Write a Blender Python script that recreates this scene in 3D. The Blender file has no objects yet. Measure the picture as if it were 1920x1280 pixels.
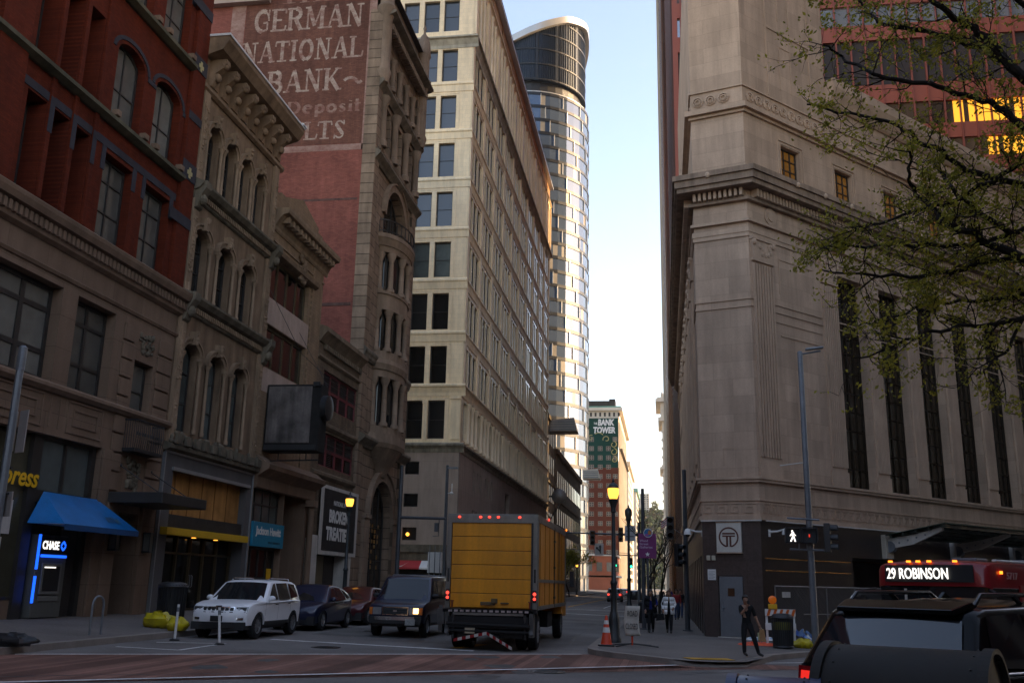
import bpy, bmesh, math, random
from mathutils import Vector, Matrix
random.seed(7)
PI=math.pi
S=bpy.context.scene
COL=S.collection
# ------------------------------------------------------------------ camera
FPX=1802.0; PITCH=math.radians(14.15); ROLL=math.radians(1.185); YAW=math.radians(9.0)
CAM=Vector((0,0,1.8))
FW=Vector((-math.sin(YAW)*math.cos(PITCH),math.cos(YAW)*math.cos(PITCH),math.sin(PITCH)))
_r0=Vector((math.cos(YAW),math.sin(YAW),0)); _u0=_r0.cross(FW)
RT=math.cos(ROLL)*_r0+math.sin(ROLL)*_u0; UP=-math.sin(ROLL)*_r0+math.cos(ROLL)*_u0
cd=bpy.data.cameras.new('camera'); cam=bpy.data.objects.new('camera',cd); COL.objects.link(cam)
cd.sensor_width=36; cd.lens=FPX/1920*36; cd.clip_start=0.1; cd.clip_end=9000
m=Matrix((RT,UP,-FW)).transposed().to_4x4(); m.translation=CAM; cam.matrix_world=m
S.camera=cam
# ------------------------------------------------------------------ light
SUN_AZ=math.radians(79); SUN_EL=math.radians(19)
w=bpy.data.worlds.new('World'); S.world=w; w.use_nodes=True
nt=w.node_tree; bg=nt.nodes['Background']; sky=nt.nodes.new('ShaderNodeTexSky')
sky.sky_type='NISHITA'; sky.sun_disc=False; sky.sun_elevation=SUN_EL; sky.sun_rotation=SUN_AZ
sky.air_density=1.0; sky.dust_density=0.9; sky.ozone_density=1.0; sky.altitude=200
tint=nt.nodes.new('ShaderNodeMix'); tint.data_type='RGBA'; tint.blend_type='MULTIPLY'; tint.inputs[0].default_value=1; tint.inputs[7].default_value=(1.15,.945,.84,1)
nt.links.new(sky.outputs[0],tint.inputs[6]); nt.links.new(tint.outputs[2],bg.inputs[0]); bg.inputs[1].default_value=0.15
sl=bpy.data.lights.new('sun','SUN'); sl.energy=2.2; sl.angle=math.radians(0.5); sl.color=(1,.68,.34)
sun=bpy.data.objects.new('sun',sl); COL.objects.link(sun)
sun.rotation_euler=Vector((math.sin(SUN_AZ)*math.cos(SUN_EL),math.cos(SUN_AZ)*math.cos(SUN_EL),math.sin(SUN_EL))).to_track_quat('Z','Y').to_euler()
S.view_settings.view_transform='Standard'; S.view_settings.look='None'; S.view_settings.exposure=1.9; S.view_settings.gamma=1
S.cycles.max_bounces=6; S.cycles.diffuse_bounces=3; S.cycles.glossy_bounces=3; S.cycles.transparent_max_bounces=8
# ------------------------------------------------------------------ where a line of sight meets a real plane
def ray(px,py): return FW+RT*((px-960)/FPX)-UP*((py-640)/FPX)
def atx(px,py,X=-19.0): d=ray(px,py); return CAM+d*(X/d.x)
def aty(px,py,Y): d=ray(px,py); return CAM+d*(Y/d.y)
def atp(px,py,p0,n): d=ray(px,py); return CAM+d*((p0-CAM).dot(n)/d.dot(n))
def atd(px,py,D): return CAM+ray(px,py)*D
def rz(x): return -0.022*(min(max(x,-40),80)+12)
def atg(px,py,dz=0):
    n=Vector((0.022,0,1)); return atp(px,py,Vector((-12,0,dz)),n)
# ------------------------------------------------------------------ materials
def lnk(nt,a,b): nt.links.new(a,b)
def M(name,col,rough=.8,var=.18,scale=.8,metal=0,spec=.5,streak=0,bump=0,bscale=8,brick=None,az=None,coat=0,emit=None,estr=0,rand=0,fine=.06):
    m=bpy.data.materials.new(name); m.use_nodes=True; nt=m.node_tree; N=nt.nodes
    p=N['Principled BSDF']; p.inputs['Roughness'].default_value=rough; p.inputs['Metallic'].default_value=metal
    p.inputs['Specular IOR Level'].default_value=(.2 if rough>=.7 and spec==.5 else spec); p.inputs['Coat Weight'].default_value=coat
    c4=(*col,1)
    if emit: p.inputs['Emission Color'].default_value=(*emit,1); p.inputs['Emission Strength'].default_value=estr
    tc=N.new('ShaderNodeTexCoord'); vec=tc.outputs['Object']
    src=None
    if brick:
        # brick=(row height, brick width, mortar, mortar colour factor, contrast)
        sx=N.new('ShaderNodeSeparateXYZ'); lnk(nt,vec,sx.inputs[0])
        h=N.new('ShaderNodeMath'); h.operation='MULTIPLY'; h.inputs[1].default_value=math.cos(az)
        lnk(nt,sx.outputs[0],h.inputs[0])
        h2=N.new('ShaderNodeMath'); h2.operation='MULTIPLY_ADD'; h2.inputs[1].default_value=math.sin(az)
        lnk(nt,sx.outputs[1],h2.inputs[0]); lnk(nt,h.outputs[0],h2.inputs[2])
        cx=N.new('ShaderNodeCombineXYZ'); lnk(nt,h2.outputs[0],cx.inputs[0]); lnk(nt,sx.outputs[1 if brick[4:]==('flat',) else 2],cx.inputs[1])
        b=N.new('ShaderNodeTexBrick'); lnk(nt,cx.outputs[0],b.inputs['Vector'])
        b.inputs['Scale'].default_value=1; b.inputs['Row Height'].default_value=brick[0]; b.inputs['Brick Width'].default_value=brick[1]
        b.inputs['Mortar Size'].default_value=brick[2]; b.inputs['Mortar Smooth'].default_value=.3
        k=brick[3]; v=brick[5] if len(brick)>5 else .16
        b.inputs['Color1'].default_value=tuple(c*(1-v) for c in col)+(1,); b.inputs['Color2'].default_value=tuple(c*(1+v) for c in col)+(1,)
        b.inputs['Mortar'].default_value=tuple(c*k for c in col)+(1,)
        src=b.outputs['Color']; bf=b.outputs['Fac']
    def noise(sc,det,st=0):
        n=N.new('ShaderNodeTexNoise'); n.inputs['Scale'].default_value=sc; n.inputs['Detail'].default_value=det; n.inputs['Roughness'].default_value=.62
        if st:
            mp=N.new('ShaderNodeMapping'); mp.inputs['Scale'].default_value=(1,1,st); lnk(nt,vec,mp.inputs[0]); lnk(nt,mp.outputs[0],n.inputs['Vector'])
        else: lnk(nt,vec,n.inputs['Vector'])
        return n.outputs['Fac']
    def mulby(src,fac,lo,hi,a=.3,b_=.7):
        mr=N.new('ShaderNodeMapRange'); mr.inputs[1].default_value=a; mr.inputs[2].default_value=b_; mr.inputs[3].default_value=lo; mr.inputs[4].default_value=hi
        lnk(nt,fac,mr.inputs[0])
        mx=N.new('ShaderNodeMix'); mx.data_type='RGBA'; mx.blend_type='MULTIPLY'; mx.inputs[0].default_value=1
        if src is None: mx.inputs[6].default_value=c4
        else: lnk(nt,src,mx.inputs[6])
        lnk(nt,mr.outputs[0],mx.inputs[7]); return mx.outputs[2]
    if var: src=mulby(src,noise(scale,5),1-var,1+var)
    if streak: src=mulby(src,noise(2.2,4,.12),1-streak,1+streak*.35)
    if fine: src=mulby(src,noise(14,3),1-fine,1+fine)
    if rand:
        oi=N.new('ShaderNodeObjectInfo'); src=mulby(src,oi.outputs['Random'],1-rand,1+rand,0,1)
    if src is None: p.inputs['Base Color'].default_value=c4
    else: lnk(nt,src,p.inputs['Base Color'])
    if var and rough>.3:
        mr=N.new('ShaderNodeMapRange'); mr.inputs[3].default_value=max(0,rough-.12); mr.inputs[4].default_value=min(1,rough+.12); lnk(nt,noise(3,3),mr.inputs[0]); lnk(nt,mr.outputs[0],p.inputs['Roughness'])
    if bump:
        bp=N.new('ShaderNodeBump'); bp.inputs['Strength'].default_value=bump; bp.inputs['Distance'].default_value=.03
        hgt=noise(bscale,5)
        if brick:
            mm=N.new('ShaderNodeMath'); mm.operation='MULTIPLY_ADD'; mm.inputs[1].default_value=-1.2; lnk(nt,bf,mm.inputs[0]); lnk(nt,hgt,mm.inputs[2]); hgt=mm.outputs[0]
        lnk(nt,hgt,bp.inputs['Height']); lnk(nt,bp.outputs[0],p.inputs['Normal'])
    return m
def glassmat(name,col,rough=.06,rand=.5,spec=.6,metal=0):
    return M(name,col,rough,var=0,fine=0,rand=rand,spec=spec,metal=metal)
# ------------------------------------------------------------------ mesh builder
ROOTS={}
class MB:
    def __init__(s,M=None): s.v=[]; s.f=[]; s.k=[]; s.M=M or Matrix(); s.mi=0
    def add(s,vs,fs):
        o=len(s.v); s.v+=[s.M@Vector(v) for v in vs]; s.f+=[tuple(i+o for i in f) for f in fs]; s.k+=[s.mi]*len(fs); return s
    def quad(s,*p): return s.add(p,[tuple(range(len(p)))])
    def box(s,x0,x1,y0,y1,z0,z1):
        return s.add([(x,y,z) for z in (z0,z1) for y in (y0,y1) for x in (x0,x1)],[(0,2,3,1),(4,5,7,6),(0,1,5,4),(2,6,7,3),(0,4,6,2),(1,3,7,5)])
    def hexa(s,p8): return s.add(p8,[(0,3,2,1),(4,5,6,7),(0,1,5,4),(1,2,6,5),(2,3,7,6),(3,0,4,7)])
    def prism(s,pts,a0,a1,axis='y'):
        # outline in (x,z) extruded along y; or (x,y) along z; or (y,z) along x
        g={'y':lambda p,a:(p[0],a,p[1]),'z':lambda p,a:(p[0],p[1],a),'x':lambda p,a:(a,p[0],p[1])}[axis]
        n=len(pts)
        return s.add([g(p,a0) for p in pts]+[g(p,a1) for p in pts],[tuple(range(n)),tuple(range(2*n-1,n-1,-1))]+[(i,(i+1)%n,n+(i+1)%n,n+i) for i in range(n)])
    def tube(s,pts,rad,n=8,cap=True):
        pts=[Vector(p) for p in pts]; R=rad if isinstance(rad,(list,tuple)) else [rad]*len(pts)
        vs=[];fs=[]; pu=None
        for i,p in enumerate(pts):
            t=(pts[min(i+1,len(pts)-1)]-pts[max(i-1,0)]).normalized()
            if pu is None: pu=t.orthogonal().normalized()
            pu=(pu-t*pu.dot(t)); pu=pu.normalized() if pu.length>1e-5 else t.orthogonal().normalized()
            q=t.cross(pu)
            for k in range(n):
                a=2*PI*k/n; vs.append(p+(pu*math.cos(a)+q*math.sin(a))*R[i])
        for i in range(len(pts)-1):
            for k in range(n):
                k2=(k+1)%n; fs.append((i*n+k,i*n+k2,(i+1)*n+k2,(i+1)*n+k))
        if cap: fs.append(tuple(range(n-1,-1,-1))); fs.append(tuple(range((len(pts)-1)*n,len(pts)*n)))
        return s.add(vs,fs)
    def lathe(s,prof,n=16,c=(0,0,0),axis='z',cap=True):
        vs=[];fs=[]; c=Vector(c)
        for r,z in prof:
            for k in range(n):
                a=2*PI*k/n; x,y=r*math.cos(a),r*math.sin(a)
                vs.append(c+Vector({'z':(x,y,z),'y':(x,z,y),'x':(z,x,y)}[axis]))
        for i in range(len(prof)-1):
            for k in range(n):
                k2=(k+1)%n; fs.append((i*n+k,i*n+k2,(i+1)*n+k2,(i+1)*n+k))
        if cap: fs.append(tuple(range(n-1,-1,-1))); fs.append(tuple(range((len(prof)-1)*n,len(prof)*n)))
        return s.add(vs,fs)
    def ball(s,c,r,nu=12,nv=8):
        r=(r,r,r) if not hasattr(r,'__len__') else r
        vs=[(c[0],c[1],c[2]+r[2])]; 
        for j in range(1,nv):
            t=PI*j/nv
            for k in range(nu): a=2*PI*k/nu; vs.append((c[0]+r[0]*math.sin(t)*math.cos(a),c[1]+r[1]*math.sin(t)*math.sin(a),c[2]+r[2]*math.cos(t)))
        vs.append((c[0],c[1],c[2]-r[2])); fs=[]
        for k in range(nu):
            k2=(k+1)%nu; fs.append((0,1+k,1+k2)); fs.append((len(vs)-1,1+(nv-2)*nu+k2,1+(nv-2)*nu+k))
            for j in range(nv-2): fs.append((1+j*nu+k,1+(j+1)*nu+k,1+(j+1)*nu+k2,1+j*nu+k2))
        return s.add(vs,fs)
    # ---- wall with openings on the plane y=0 of the facade frame
    def wall(s,u0,u1,z0,z1,holes=(),dep=.3):
        us=sorted({u0,u1,*[h[0] for h in holes],*[h[1] for h in holes]}); zs=sorted({z0,z1,*[h[2] for h in holes],*[h[3] for h in holes]})
        us=[u for u in us if u0<=u<=u1]; zs=[z for z in zs if z0<=z<=z1]
        for j in range(len(zs)-1):
            i=0
            while i<len(us)-1:
                def hol(i): 
                    cu=(us[i]+us[i+1])/2; cz=(zs[j]+zs[j+1])/2
                    return any(h[0]<cu<h[1] and h[2]<cz<h[3] for h in holes)
                if hol(i): i+=1; continue
                k=i
                while k+1<len(us)-1 and not hol(k+1): k+=1
                s.quad((us[i],0,zs[j]),(us[k+1],0,zs[j]),(us[k+1],0,zs[j+1]),(us[i],0,zs[j+1])); i=k+1
        for h in holes:
            a,b,c,d=h[:4]; dp=h[5] if len(h)>5 else dep; top=d
            arch=h[4] if len(h)>4 and h[4] else None
            if arch:
                zs_=d-arch; n=12; pa=[((a+b)/2-(b-a)/2*math.cos(PI*i/n),zs_+arch*math.sin(PI*i/n)) for i in range(n+1)]
                for i in range(n):
                    p,q=pa[i],pa[i+1]; s.quad((p[0],0,p[1]),(q[0],0,q[1]),(q[0],0,d),(p[0],0,d)); s.quad((p[0],0,p[1]),(p[0],dp,p[1]),(q[0],dp,q[1]),(q[0],0,q[1]))
                top=zs_
            else: s.quad((a,0,d),(b,0,d),(b,dp,d),(a,dp,d))
            s.quad((a,0,c),(a,dp,c),(a,dp,top),(a,0,top)); s.quad((b,0,c),(b,0,top),(b,dp,top),(b,dp,c)); s.quad((a,0,c),(b,0,c),(b,dp,c),(a,dp,c))
        return s
    def archband(s,u,w,zs,rise,th,y0,y1,n=12,uw=None):
        # raised moulding following an arch: inner half-width w, thickness th
        def pt(k,o): t=PI*k/n; return (u-(w+o)*math.cos(t),zs+(rise+o)*math.sin(t))
        for k in range(n):
            a,b=pt(k,0),pt(k+1,0); c,d=pt(k+1,th),pt(k,th)
            s.hexa([(a[0],y0,a[1]),(b[0],y0,b[1]),(b[0],y1,b[1]),(a[0],y1,a[1]),(d[0],y0,d[1]),(c[0],y0,c[1]),(c[0],y1,c[1]),(d[0],y1,d[1])])
        return s
    def dentils(s,u0,u1,step,w,y0,y1,z0,z1):
        n=int((u1-u0)/step)
        for i in range(n): a=u0+(i+.5)*(u1-u0)/n-w/2; s.box(a,a+w,y0,y1,z0,z1)
        return s
    def cornice(s,u0,u1,prof,r0=True):
        # prof: list of (outward depth, z) from bottom to top; closed against wall
        pts=[(0.0,prof[0][1])]+[(-d,z) for d,z in prof]+[(0.0,prof[-1][1])]
        return s.prism(pts,u0,u1,'x')
    def build(s,name,mat,parent=None,smooth=False,bevel=0,bseg=2,local=False,recalc=True,kind=None,sub=0):
        me=bpy.data.meshes.new(name)
        off=Vector()
        if parent is not None and not local:
            t=parent
            while t.parent: t=t.parent
            off=t.location
        me.from_pydata([tuple(v-off) for v in s.v],[],s.f)
        mats=mat if isinstance(mat,(list,tuple)) else [mat]
        for mm in mats: me.materials.append(mm)
        if len(mats)>1:
            for p,k in zip(me.polygons,s.k): p.material_index=k
        if recalc or bevel:
            bm=bmesh.new(); bm.from_mesh(me); bmesh.ops.remove_doubles(bm,verts=bm.verts,dist=1e-5); bmesh.ops.recalc_face_normals(bm,faces=bm.faces)
            if bevel:
                ed=[e for e in bm.edges if len(e.link_faces)==2 and e.calc_face_angle(0)>.5]
                bmesh.ops.bevel(bm,geom=ed,offset=bevel,segments=bseg,affect='EDGES',profile=.6,clamp_overlap=True)
            bm.to_mesh(me); bm.free()
        if smooth:
            me.polygons.foreach_set('use_smooth',[True]*len(me.polygons)); me.set_sharp_from_angle(angle=math.radians(40 if smooth is True else smooth))
        o=bpy.data.objects.new(name,me); COL.objects.link(o)
        if parent is not None: o.parent=parent
        if sub: mo=o.modifiers.new('s','SUBSURF'); mo.levels=mo.render_levels=sub
        if kind: o['kind']=kind
        return o
def root(name,label,cat,loc=(0,0,0),group=None,rzv=0):
    o=bpy.data.objects.new(name,None); COL.objects.link(o); o.location=loc; o.rotation_euler=(0,0,rzv); o.empty_display_size=.2
    o['label']=label; o['category']=cat
    if group: o['group']=group
    return o
def tag(o,label,cat,group=None):
    o['label']=label; o['category']=cat
    if group: o['group']=group
    return o
def struct(o): o['kind']='structure'; return o
def copytree(o,parent=None,label=None,group=None):
    c=o.copy(); COL.objects.link(c); c.parent=parent
    if label: c['label']=label
    if group: c['group']=group
    for ch in list(o.children): copytree(ch,c)
    return c
def frame(x,y,z,ang): return Matrix.Translation((x,y,z))@Matrix.Rotation(ang,4,'Z')
def place(proto,rt,FM,u,d,z,first):
    # a window (with its sub-parts) set into a facade frame
    o=proto if first else copytree(proto,rt)
    o.parent=rt; o.matrix_local=Matrix.Translation(-rt.location)@FM@Matrix.Translation((u,d,z)); return o
def windows(rt,FM,mk,spots,d):
    # spots (u_center,z_bottom); one prototype, the rest are copies
    p=None
    for i,(u,z) in enumerate(spots):
        if p is None: p=mk(rt); place(p,rt,FM,u,d,z,True)
        else: place(p,rt,FM,u,d,z,False)
    return p
def winmk(w,h,cols=1,rails=(.46,),bar=.07,fm=None,gm=None,name='window',thin=.05,arch=0):
    # frame bars round a pane; cols panes across, rails are heights of cross bars
    def mk(rt):
        b=MB(); x0,x1=-w/2,w/2
        b.box(x0,x0+bar,0,.09,0,h); b.box(x1-bar,x1,0,.09,0,h); b.box(x0+bar,x1-bar,0,.09,0,bar); b.box(x0+bar,x1-bar,0,.09,h-bar,h)
        for k in range(1,cols): c=x0+w*k/cols; b.box(c-thin/2*1.3,c+thin/2*1.3,.01,.08,bar,h-bar)
        for r in rails: b.box(x0+bar,x1-bar,.018,.07,h*r-thin/2,h*r+thin/2)
        if arch: b.archband(0,w/2-bar,h-arch,arch-bar,bar,0,.09,10)
        o=b.build(name,fm,rt,local=True)
        g=MB()
        g.quad((x0+.02,.06,.02),(x1-.02,.06,.02),(x1-.02,.06,h-.02),(x0+.02,.06,h-.02))
        g.build('pane',gm,o,local=True,recalc=False)
        return o
    return mk
_txt={}
def textmesh(s,bold=0,shear=0,space=1.0):
    k=(s,bold,shear,space)
    if k in _txt: return _txt[k]
    cu=bpy.data.curves.new('t','FONT'); cu.body=s; cu.size=1; cu.offset=bold; cu.shear=shear; cu.space_character=space; cu.extrude=.012; cu.resolution_u=3
    o=bpy.data.objects.new('t',cu); COL.objects.link(o); dg=bpy.context.evaluated_depsgraph_get(); dg.update()
    me=bpy.data.meshes.new_from_object(o.evaluated_get(dg)); bpy.data.objects.remove(o)
    _txt[k]=([v.co.copy() for v in me.vertices],[tuple(p.vertices) for p in me.polygons]); return _txt[k]
def text(s,FM,u0,u1,z0,z1,y,name,mat,parent,bold=0.02,shear=0,local=False,warp=None,keep=None):
    # lettering filling the box u0..u1, z0..z1 standing on the plane y of frame FM
    v,f=textmesh(s,bold,shear)
    xs=[p.x for p in v]; ys=[p.y for p in v]; xa,xb,ya,yb=min(xs),max(xs),min(ys),max(ys)
    b=MB(FM); b.add([(u0+(p.x-xa)/(xb-xa)*(u1-u0),y-p.z*.5,z0+(p.y-ya)/(yb-ya)*(z1-z0)) for p in v],f)
    return b.build(name,mat,parent,local=local,recalc=False)
# ------------------------------------------------------------------ material palette
A90=PI/2
brick_red=M('brick_red',(0.1107,0.0182,0.0065),.85,.22,.5,brick=(.075,.22,.007,.72),az=A90,streak=.2,bump=.25)
brick_blue=M('brick_blue',(.045,.042,.05),.8,.2,1)
stone_b1=M('stone_b1',(0.1952,0.1302,0.0892),.85,.14,.4,brick=(1.05,1.9,.008,.45,0,.05),az=A90,streak=.16,bump=.12)
stone_plain=M('stone_plain',(0.2018,0.1347,0.0924),.85,.18,.5,streak=.22,bump=.1)
stone_dirty=M('stone_dirty',(.15,.125,.09),.9,.35,1.2,streak=.4,bump=.2)
moss=M('moss_ledge',(.095,.085,.055),.95,.35,1.5,bump=.3)
cream_b2=M('cream_carved',(0.2147,0.1445,0.0924),.85,.25,.7,streak=.4,bump=.25,bscale=5)
cream_pale=M('cream_pale',(0.2669,0.1855,0.1204),.85,.22,.8,streak=.35,bump=.12)
beige_b3=M('beige_b3',(0.2539,0.1692,0.1041),.85,.15,.6,brick=(.16,.42,.006,.6,0,.06),az=A90,streak=.25)
pinkish=M('pinkish_panel',(.42,.31,.25),.8,.12,.6,streak=.2)
brown_b4=M('brown_b4',(0.1553,0.1109,0.0740),.9,.25,.8,brick=(.075,.24,.007,.7),az=A90,streak=.3,bump=.2)
brown_trim=M('brown_trim',(0.1849,0.1368,0.0924),.9,.25,.8,streak=.35)
party=M('party_brick',(0.2119,0.0719,0.0530),.9,.2,.35,brick=(.09,.26,.008,.75),az=0,streak=.18,bump=.2)
party_paint=M('party_paint',(0.1438,0.0605,0.0416),.9,.25,.3,brick=(.09,.26,.008,.75),az=0,streak=.3)
granite=M('granite_rough',(0.2408,0.1692,0.1171),.9,.25,.7,brick=(.72,1.5,.03,.35,0,.12),az=A90,streak=.3,bump=.9,bscale=2.5)
granite_s=M('granite_smooth',(0.2473,0.1757,0.1237),.85,.2,.7,brick=(.95,1.9,.012,.5,0,.06),az=A90,streak=.25,bump=.1)
granite_p=M('granite_plain',(0.2343,0.1660,0.1171),.85,.22,.8,streak=.3,bump=.1)
granite_d=M('granite_dark',(.17,.14,.105),.9,.3,1,streak=.4,bump=.2)
terra=M('terracotta_cream',(.92,.72,.46),.5,.1,.3,brick=(.46,.62,.008,.72,0,.04),az=0,streak=.16,spec=.5)
terra_s=M('terracotta_street',(.84,.66,.43),.27,.1,.3,brick=(.46,.62,.008,.72,0,.04),az=A90,streak=.16,spec=.9,coat=.4)
terra_p=M('terracotta_plain',(.90,.71,.46),.42,.12,.4,streak=.2)
terra_dk=M('terracotta_stained',(.25,.215,.16),.8,.35,1,streak=.5)
attic=M('attic_brick',(.42,.25,.14),.8,.18,.4,brick=(.09,.26,.008,.8),az=A90)
greystucco=M('grey_base',(.33,.255,.205),.85,.12,.4,brick=(2.6,4.2,.012,.75,0,.03),az=0,streak=.18)
greystucco2=M('grey_base_street',(.33,.255,.205),.85,.12,.4,brick=(2.6,4.2,.012,.75,0,.03),az=A90,streak=.18)
darkframe=M('dark_frame',(.03,.026,.023),.5,.2,2)
blackm=M('black_metal',(.018,.018,.02),.45,.2,2)
steel_grey=M('pole_steel',(.20,.215,.235),.45,.15,2,metal=.5,streak=.2)
steel_dark=M('pole_dark',(.075,.08,.09),.5,.2,2,metal=.3)
bronze=M('bronze_frame',(.10,.075,.04),.4,.2,2,metal=.5)
maroon=M('maroon_paint',(.16,.028,.032),.6,.2,2)
glass_dk=glassmat('glass_dark',(.014,.014,.014),.05,.6)
glass_blind=M('glass_blind',(.085,.10,.095),.12,.25,.9,rand=.45,spec=.6,fine=0)
glass_grey=M('glass_grey_blind',(.12,.115,.10),.15,.22,.8,rand=.4,spec=.6,fine=0)
glass_sky=glassmat('glass_mirror',(.055,.062,.075),.03,.35,.9)
glass_warm=glassmat('glass_warm',(.018,.012,.006),.1,.6)
asphalt=M('asphalt',(.165,.152,.143),.9,.32,.22,bump=.3,bscale=60,fine=.15)
asphalt2=M('asphalt_patch',(.12,.115,.11),.9,.25,.5,bump=.3,bscale=60,fine=.15)
pave=M('pavement',(.155,.138,.125),.9,.2,.3,bump=.2,bscale=50,fine=.18)
kerbm=M('kerb_stone',(.23,.20,.175),.9,.22,1,bump=.2)
brickpave=M('brick_crossing',(.20,.105,.08),.9,.3,.35,brick=(.1,.2,.008,.6,'flat',.3),az=0,bump=.2,fine=.12)
white_line=M('road_paint',(.62,.60,.58),.8,.35,1.2,fine=.25)
yellow_line=M('yellow_paint',(.50,.27,.04),.8,.3,1.5)
white_paint=M('white_paint',(.70,.68,.65),.5,.08,1)
white_pl=M('white_plaster',(.52,.48,.43),.8,.12,.8,streak=.2)
yellow_band=M('yellow_fascia',(.62,.36,.015),.5,.1,1)
plywood=M('plywood',(.42,.20,.06),.8,.3,.9,streak=.25)
grey_panel=M('grey_panel',(.105,.10,.10),.6,.12,.8,streak=.15)
dark_panel=M('dark_panel',(.045,.038,.034),.7,.2,.8)
blue_awn=M('blue_canvas',(.012,.15,.42),.3,.2,1.2,coat=.25)
sign_teal=M('sign_teal',(.012,.19,.30),.5,.08,1)
sign_black=M('sign_black',(.012,.012,.013),.6,.1,1)
letter_w=M('letter_white',(.66,.64,.60),.6,.08,2)
letter_y=M('letter_yellow',(.75,.42,.01),.5,.06,1)
def emis(n,c,s): return M(n,c,.5,var=0,fine=0,emit=c,estr=s)
em_blue=emis('led_blue',(.01,.10,.9),.55)
em_white=emis('led_white',(1,.93,.85),.5)
em_warm=emis('lamp_warm',(1,.42,.05),.8)
em_red=emis('lamp_red',(1,.05,.03),.75)
em_amber=emis('lamp_amber',(1,.20,.015),1.1)
em_green=emis('lamp_green',(.03,1,.45),1.2)
em_gold_refl=emis('gold_reflection',(1,.42,.03),.36)  # glow standing in for golden sunlight mirrored in tower panes
em_dim_refl=M('amber_reflection',(.12,.06,.015),.1,.5,1.5,emit=(.6,.24,.03),estr=.035,spec=.7)  # faint glow painted in for amber reflections on the attic glass
em_head=emis('headlight_on',(1,.55,.18),1.6)
# ------------------------------------------------------------------ ground
def sheet(name,pts,mat,dz,struct_=True):
    b=MB(); b.quad(*[(x,y,rz(x)+dz) for x,y in pts]); o=b.build(name,mat,recalc=False); 
    if struct_: struct(o)
    return o
b=MB(); xs=[-6000,-400,-40,-19,-14.5,-2.4,5,20,80,400,6000]
for i in range(len(xs)-1): b.quad((xs[i],-400,rz(xs[i])),(xs[i+1],-400,rz(xs[i+1])),(xs[i+1],7000,rz(xs[i+1])),(xs[i],7000,rz(xs[i])))
struct(b.build('ground',asphalt,recalc=False))
# brick crossing between the two diagonal white lines, and the lines
def stripe(p,q,wd,dz=.008):
    p=Vector(p);q=Vector(q); t=(q-p).normalized(); n=Vector((-t.y,t.x))*wd/2
    return [(p+n)[:],(q+n)[:],(q-n)[:],(p-n)[:]]
sheet('brick_crossing',[(-15.2,20.0),(-2.25,30.55),(-.6,29.0),(.75,27.6),(2.2,28.75),(3.45,32.5),(4.7,34.8),(7.5,37.6),(9,36.4),(3.9,30.5),(2.2,30.3),(-1.7,26.0),(-6.2,21.1),(-11.4,15.8),(-14.7,12.6),(-17,15)][:4]+[(2.0,28.0),(4.2,30.3),(2.2,30.3),(-1.7,26.0),(-6.2,21.1),(-11.4,15.8),(-14.5,12.7)],brickpave,.004)
sheet('brick_crossing',[(2.0,28.0),(14.5,40.5),(16.0,39.2),(4.2,29.2)],brickpave,.0045)
mk=[]
def line(name,p,q,wd=.16,mat=None,dz=.008): return sheet(name,stripe(p,q,wd),mat or white_line,dz)
line('road_marking',(-14.4,20.65),(-2.5,30.4)); line('road_marking',(-14.5,12.6),(-1.73,26.0)); line('road_marking',(-1.73,26.0),(2.25,30.3)); line('road_marking',(2.25,30.3),(16,42.0))
line('road_marking',(-12.0,29.5),(-5.6,29.3),.3); line('road_marking',(-13.9,23.95),(-12.2,24.0),.12); line('road_marking',(-12.2,24.0),(-12.3,26.9),.12); line('road_marking',(-13.9,26.0),(-12.3,26.9),.12)
line('road_marking',(-14.2,81.5),(-2.6,81.5),.5); line('road_marking',(-14.2,69.5),(-2.6,69.5),.5); line('road_marking',(-8.4,88),(-8.4,180),.12,yellow_line); line('road_marking',(-6.3,30.0),(-5.9,32.5),.35,yellow_line)
line('road_marking',(-5.4,90),(-5.4,150),.12); line('road_marking',(-8.6,90),(-8.6,180),.12,yellow_line)
sheet('road_patch',[(-12,33),(-8.9,33),(-8.9,60),(-12,60)],asphalt2,.004)
def pavement(name,poly,inner=None,dz=.15,mat=pave,kw=.3,lows=()):
    # top sheet with a kerb of its own along the open edges; lows = vertices where the kerb is dropped
    n=len(poly); cx=sum(p[0] for p in poly)/n; cy=sum(p[1] for p in poly)/n
    b=MB(); b.quad(*[(x,y,rz(x)+dz) for x,y in poly]); return struct(b.build(name,mat,recalc=False))
def kerb(pts,lows=(),dz=.15,kw=.32,side=1):
    b=MB(); V=[Vector(p) for p in pts]; n=len(V); offs=[]
    for i in range(n):
        t=(V[min(i+1,n-1)]-V[max(i-1,0)]).normalized(); offs.append(Vector((-t.y,t.x))*kw*side)
    for i in range(n-1):
        a,c=V[i],V[i+1]; ai,ci=a+offs[i],c+offs[i+1]
        za=(.03 if i in lows else dz+.006); zc=(.03 if i+1 in lows else dz+.006)
        b.hexa([(a.x,a.y,rz(a.x)-.2),(c.x,c.y,rz(c.x)-.2),(ci.x,ci.y,rz(ci.x)-.2),(ai.x,ai.y,rz(ai.x)-.2),(a.x,a.y,rz(a.x)+za),(c.x,c.y,rz(c.x)+zc),(ci.x,ci.y,rz(ci.x)+dz+.006),(ai.x,ai.y,rz(ai.x)+dz+.006)])
    return struct(b.build('kerb',kerbm))
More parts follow.
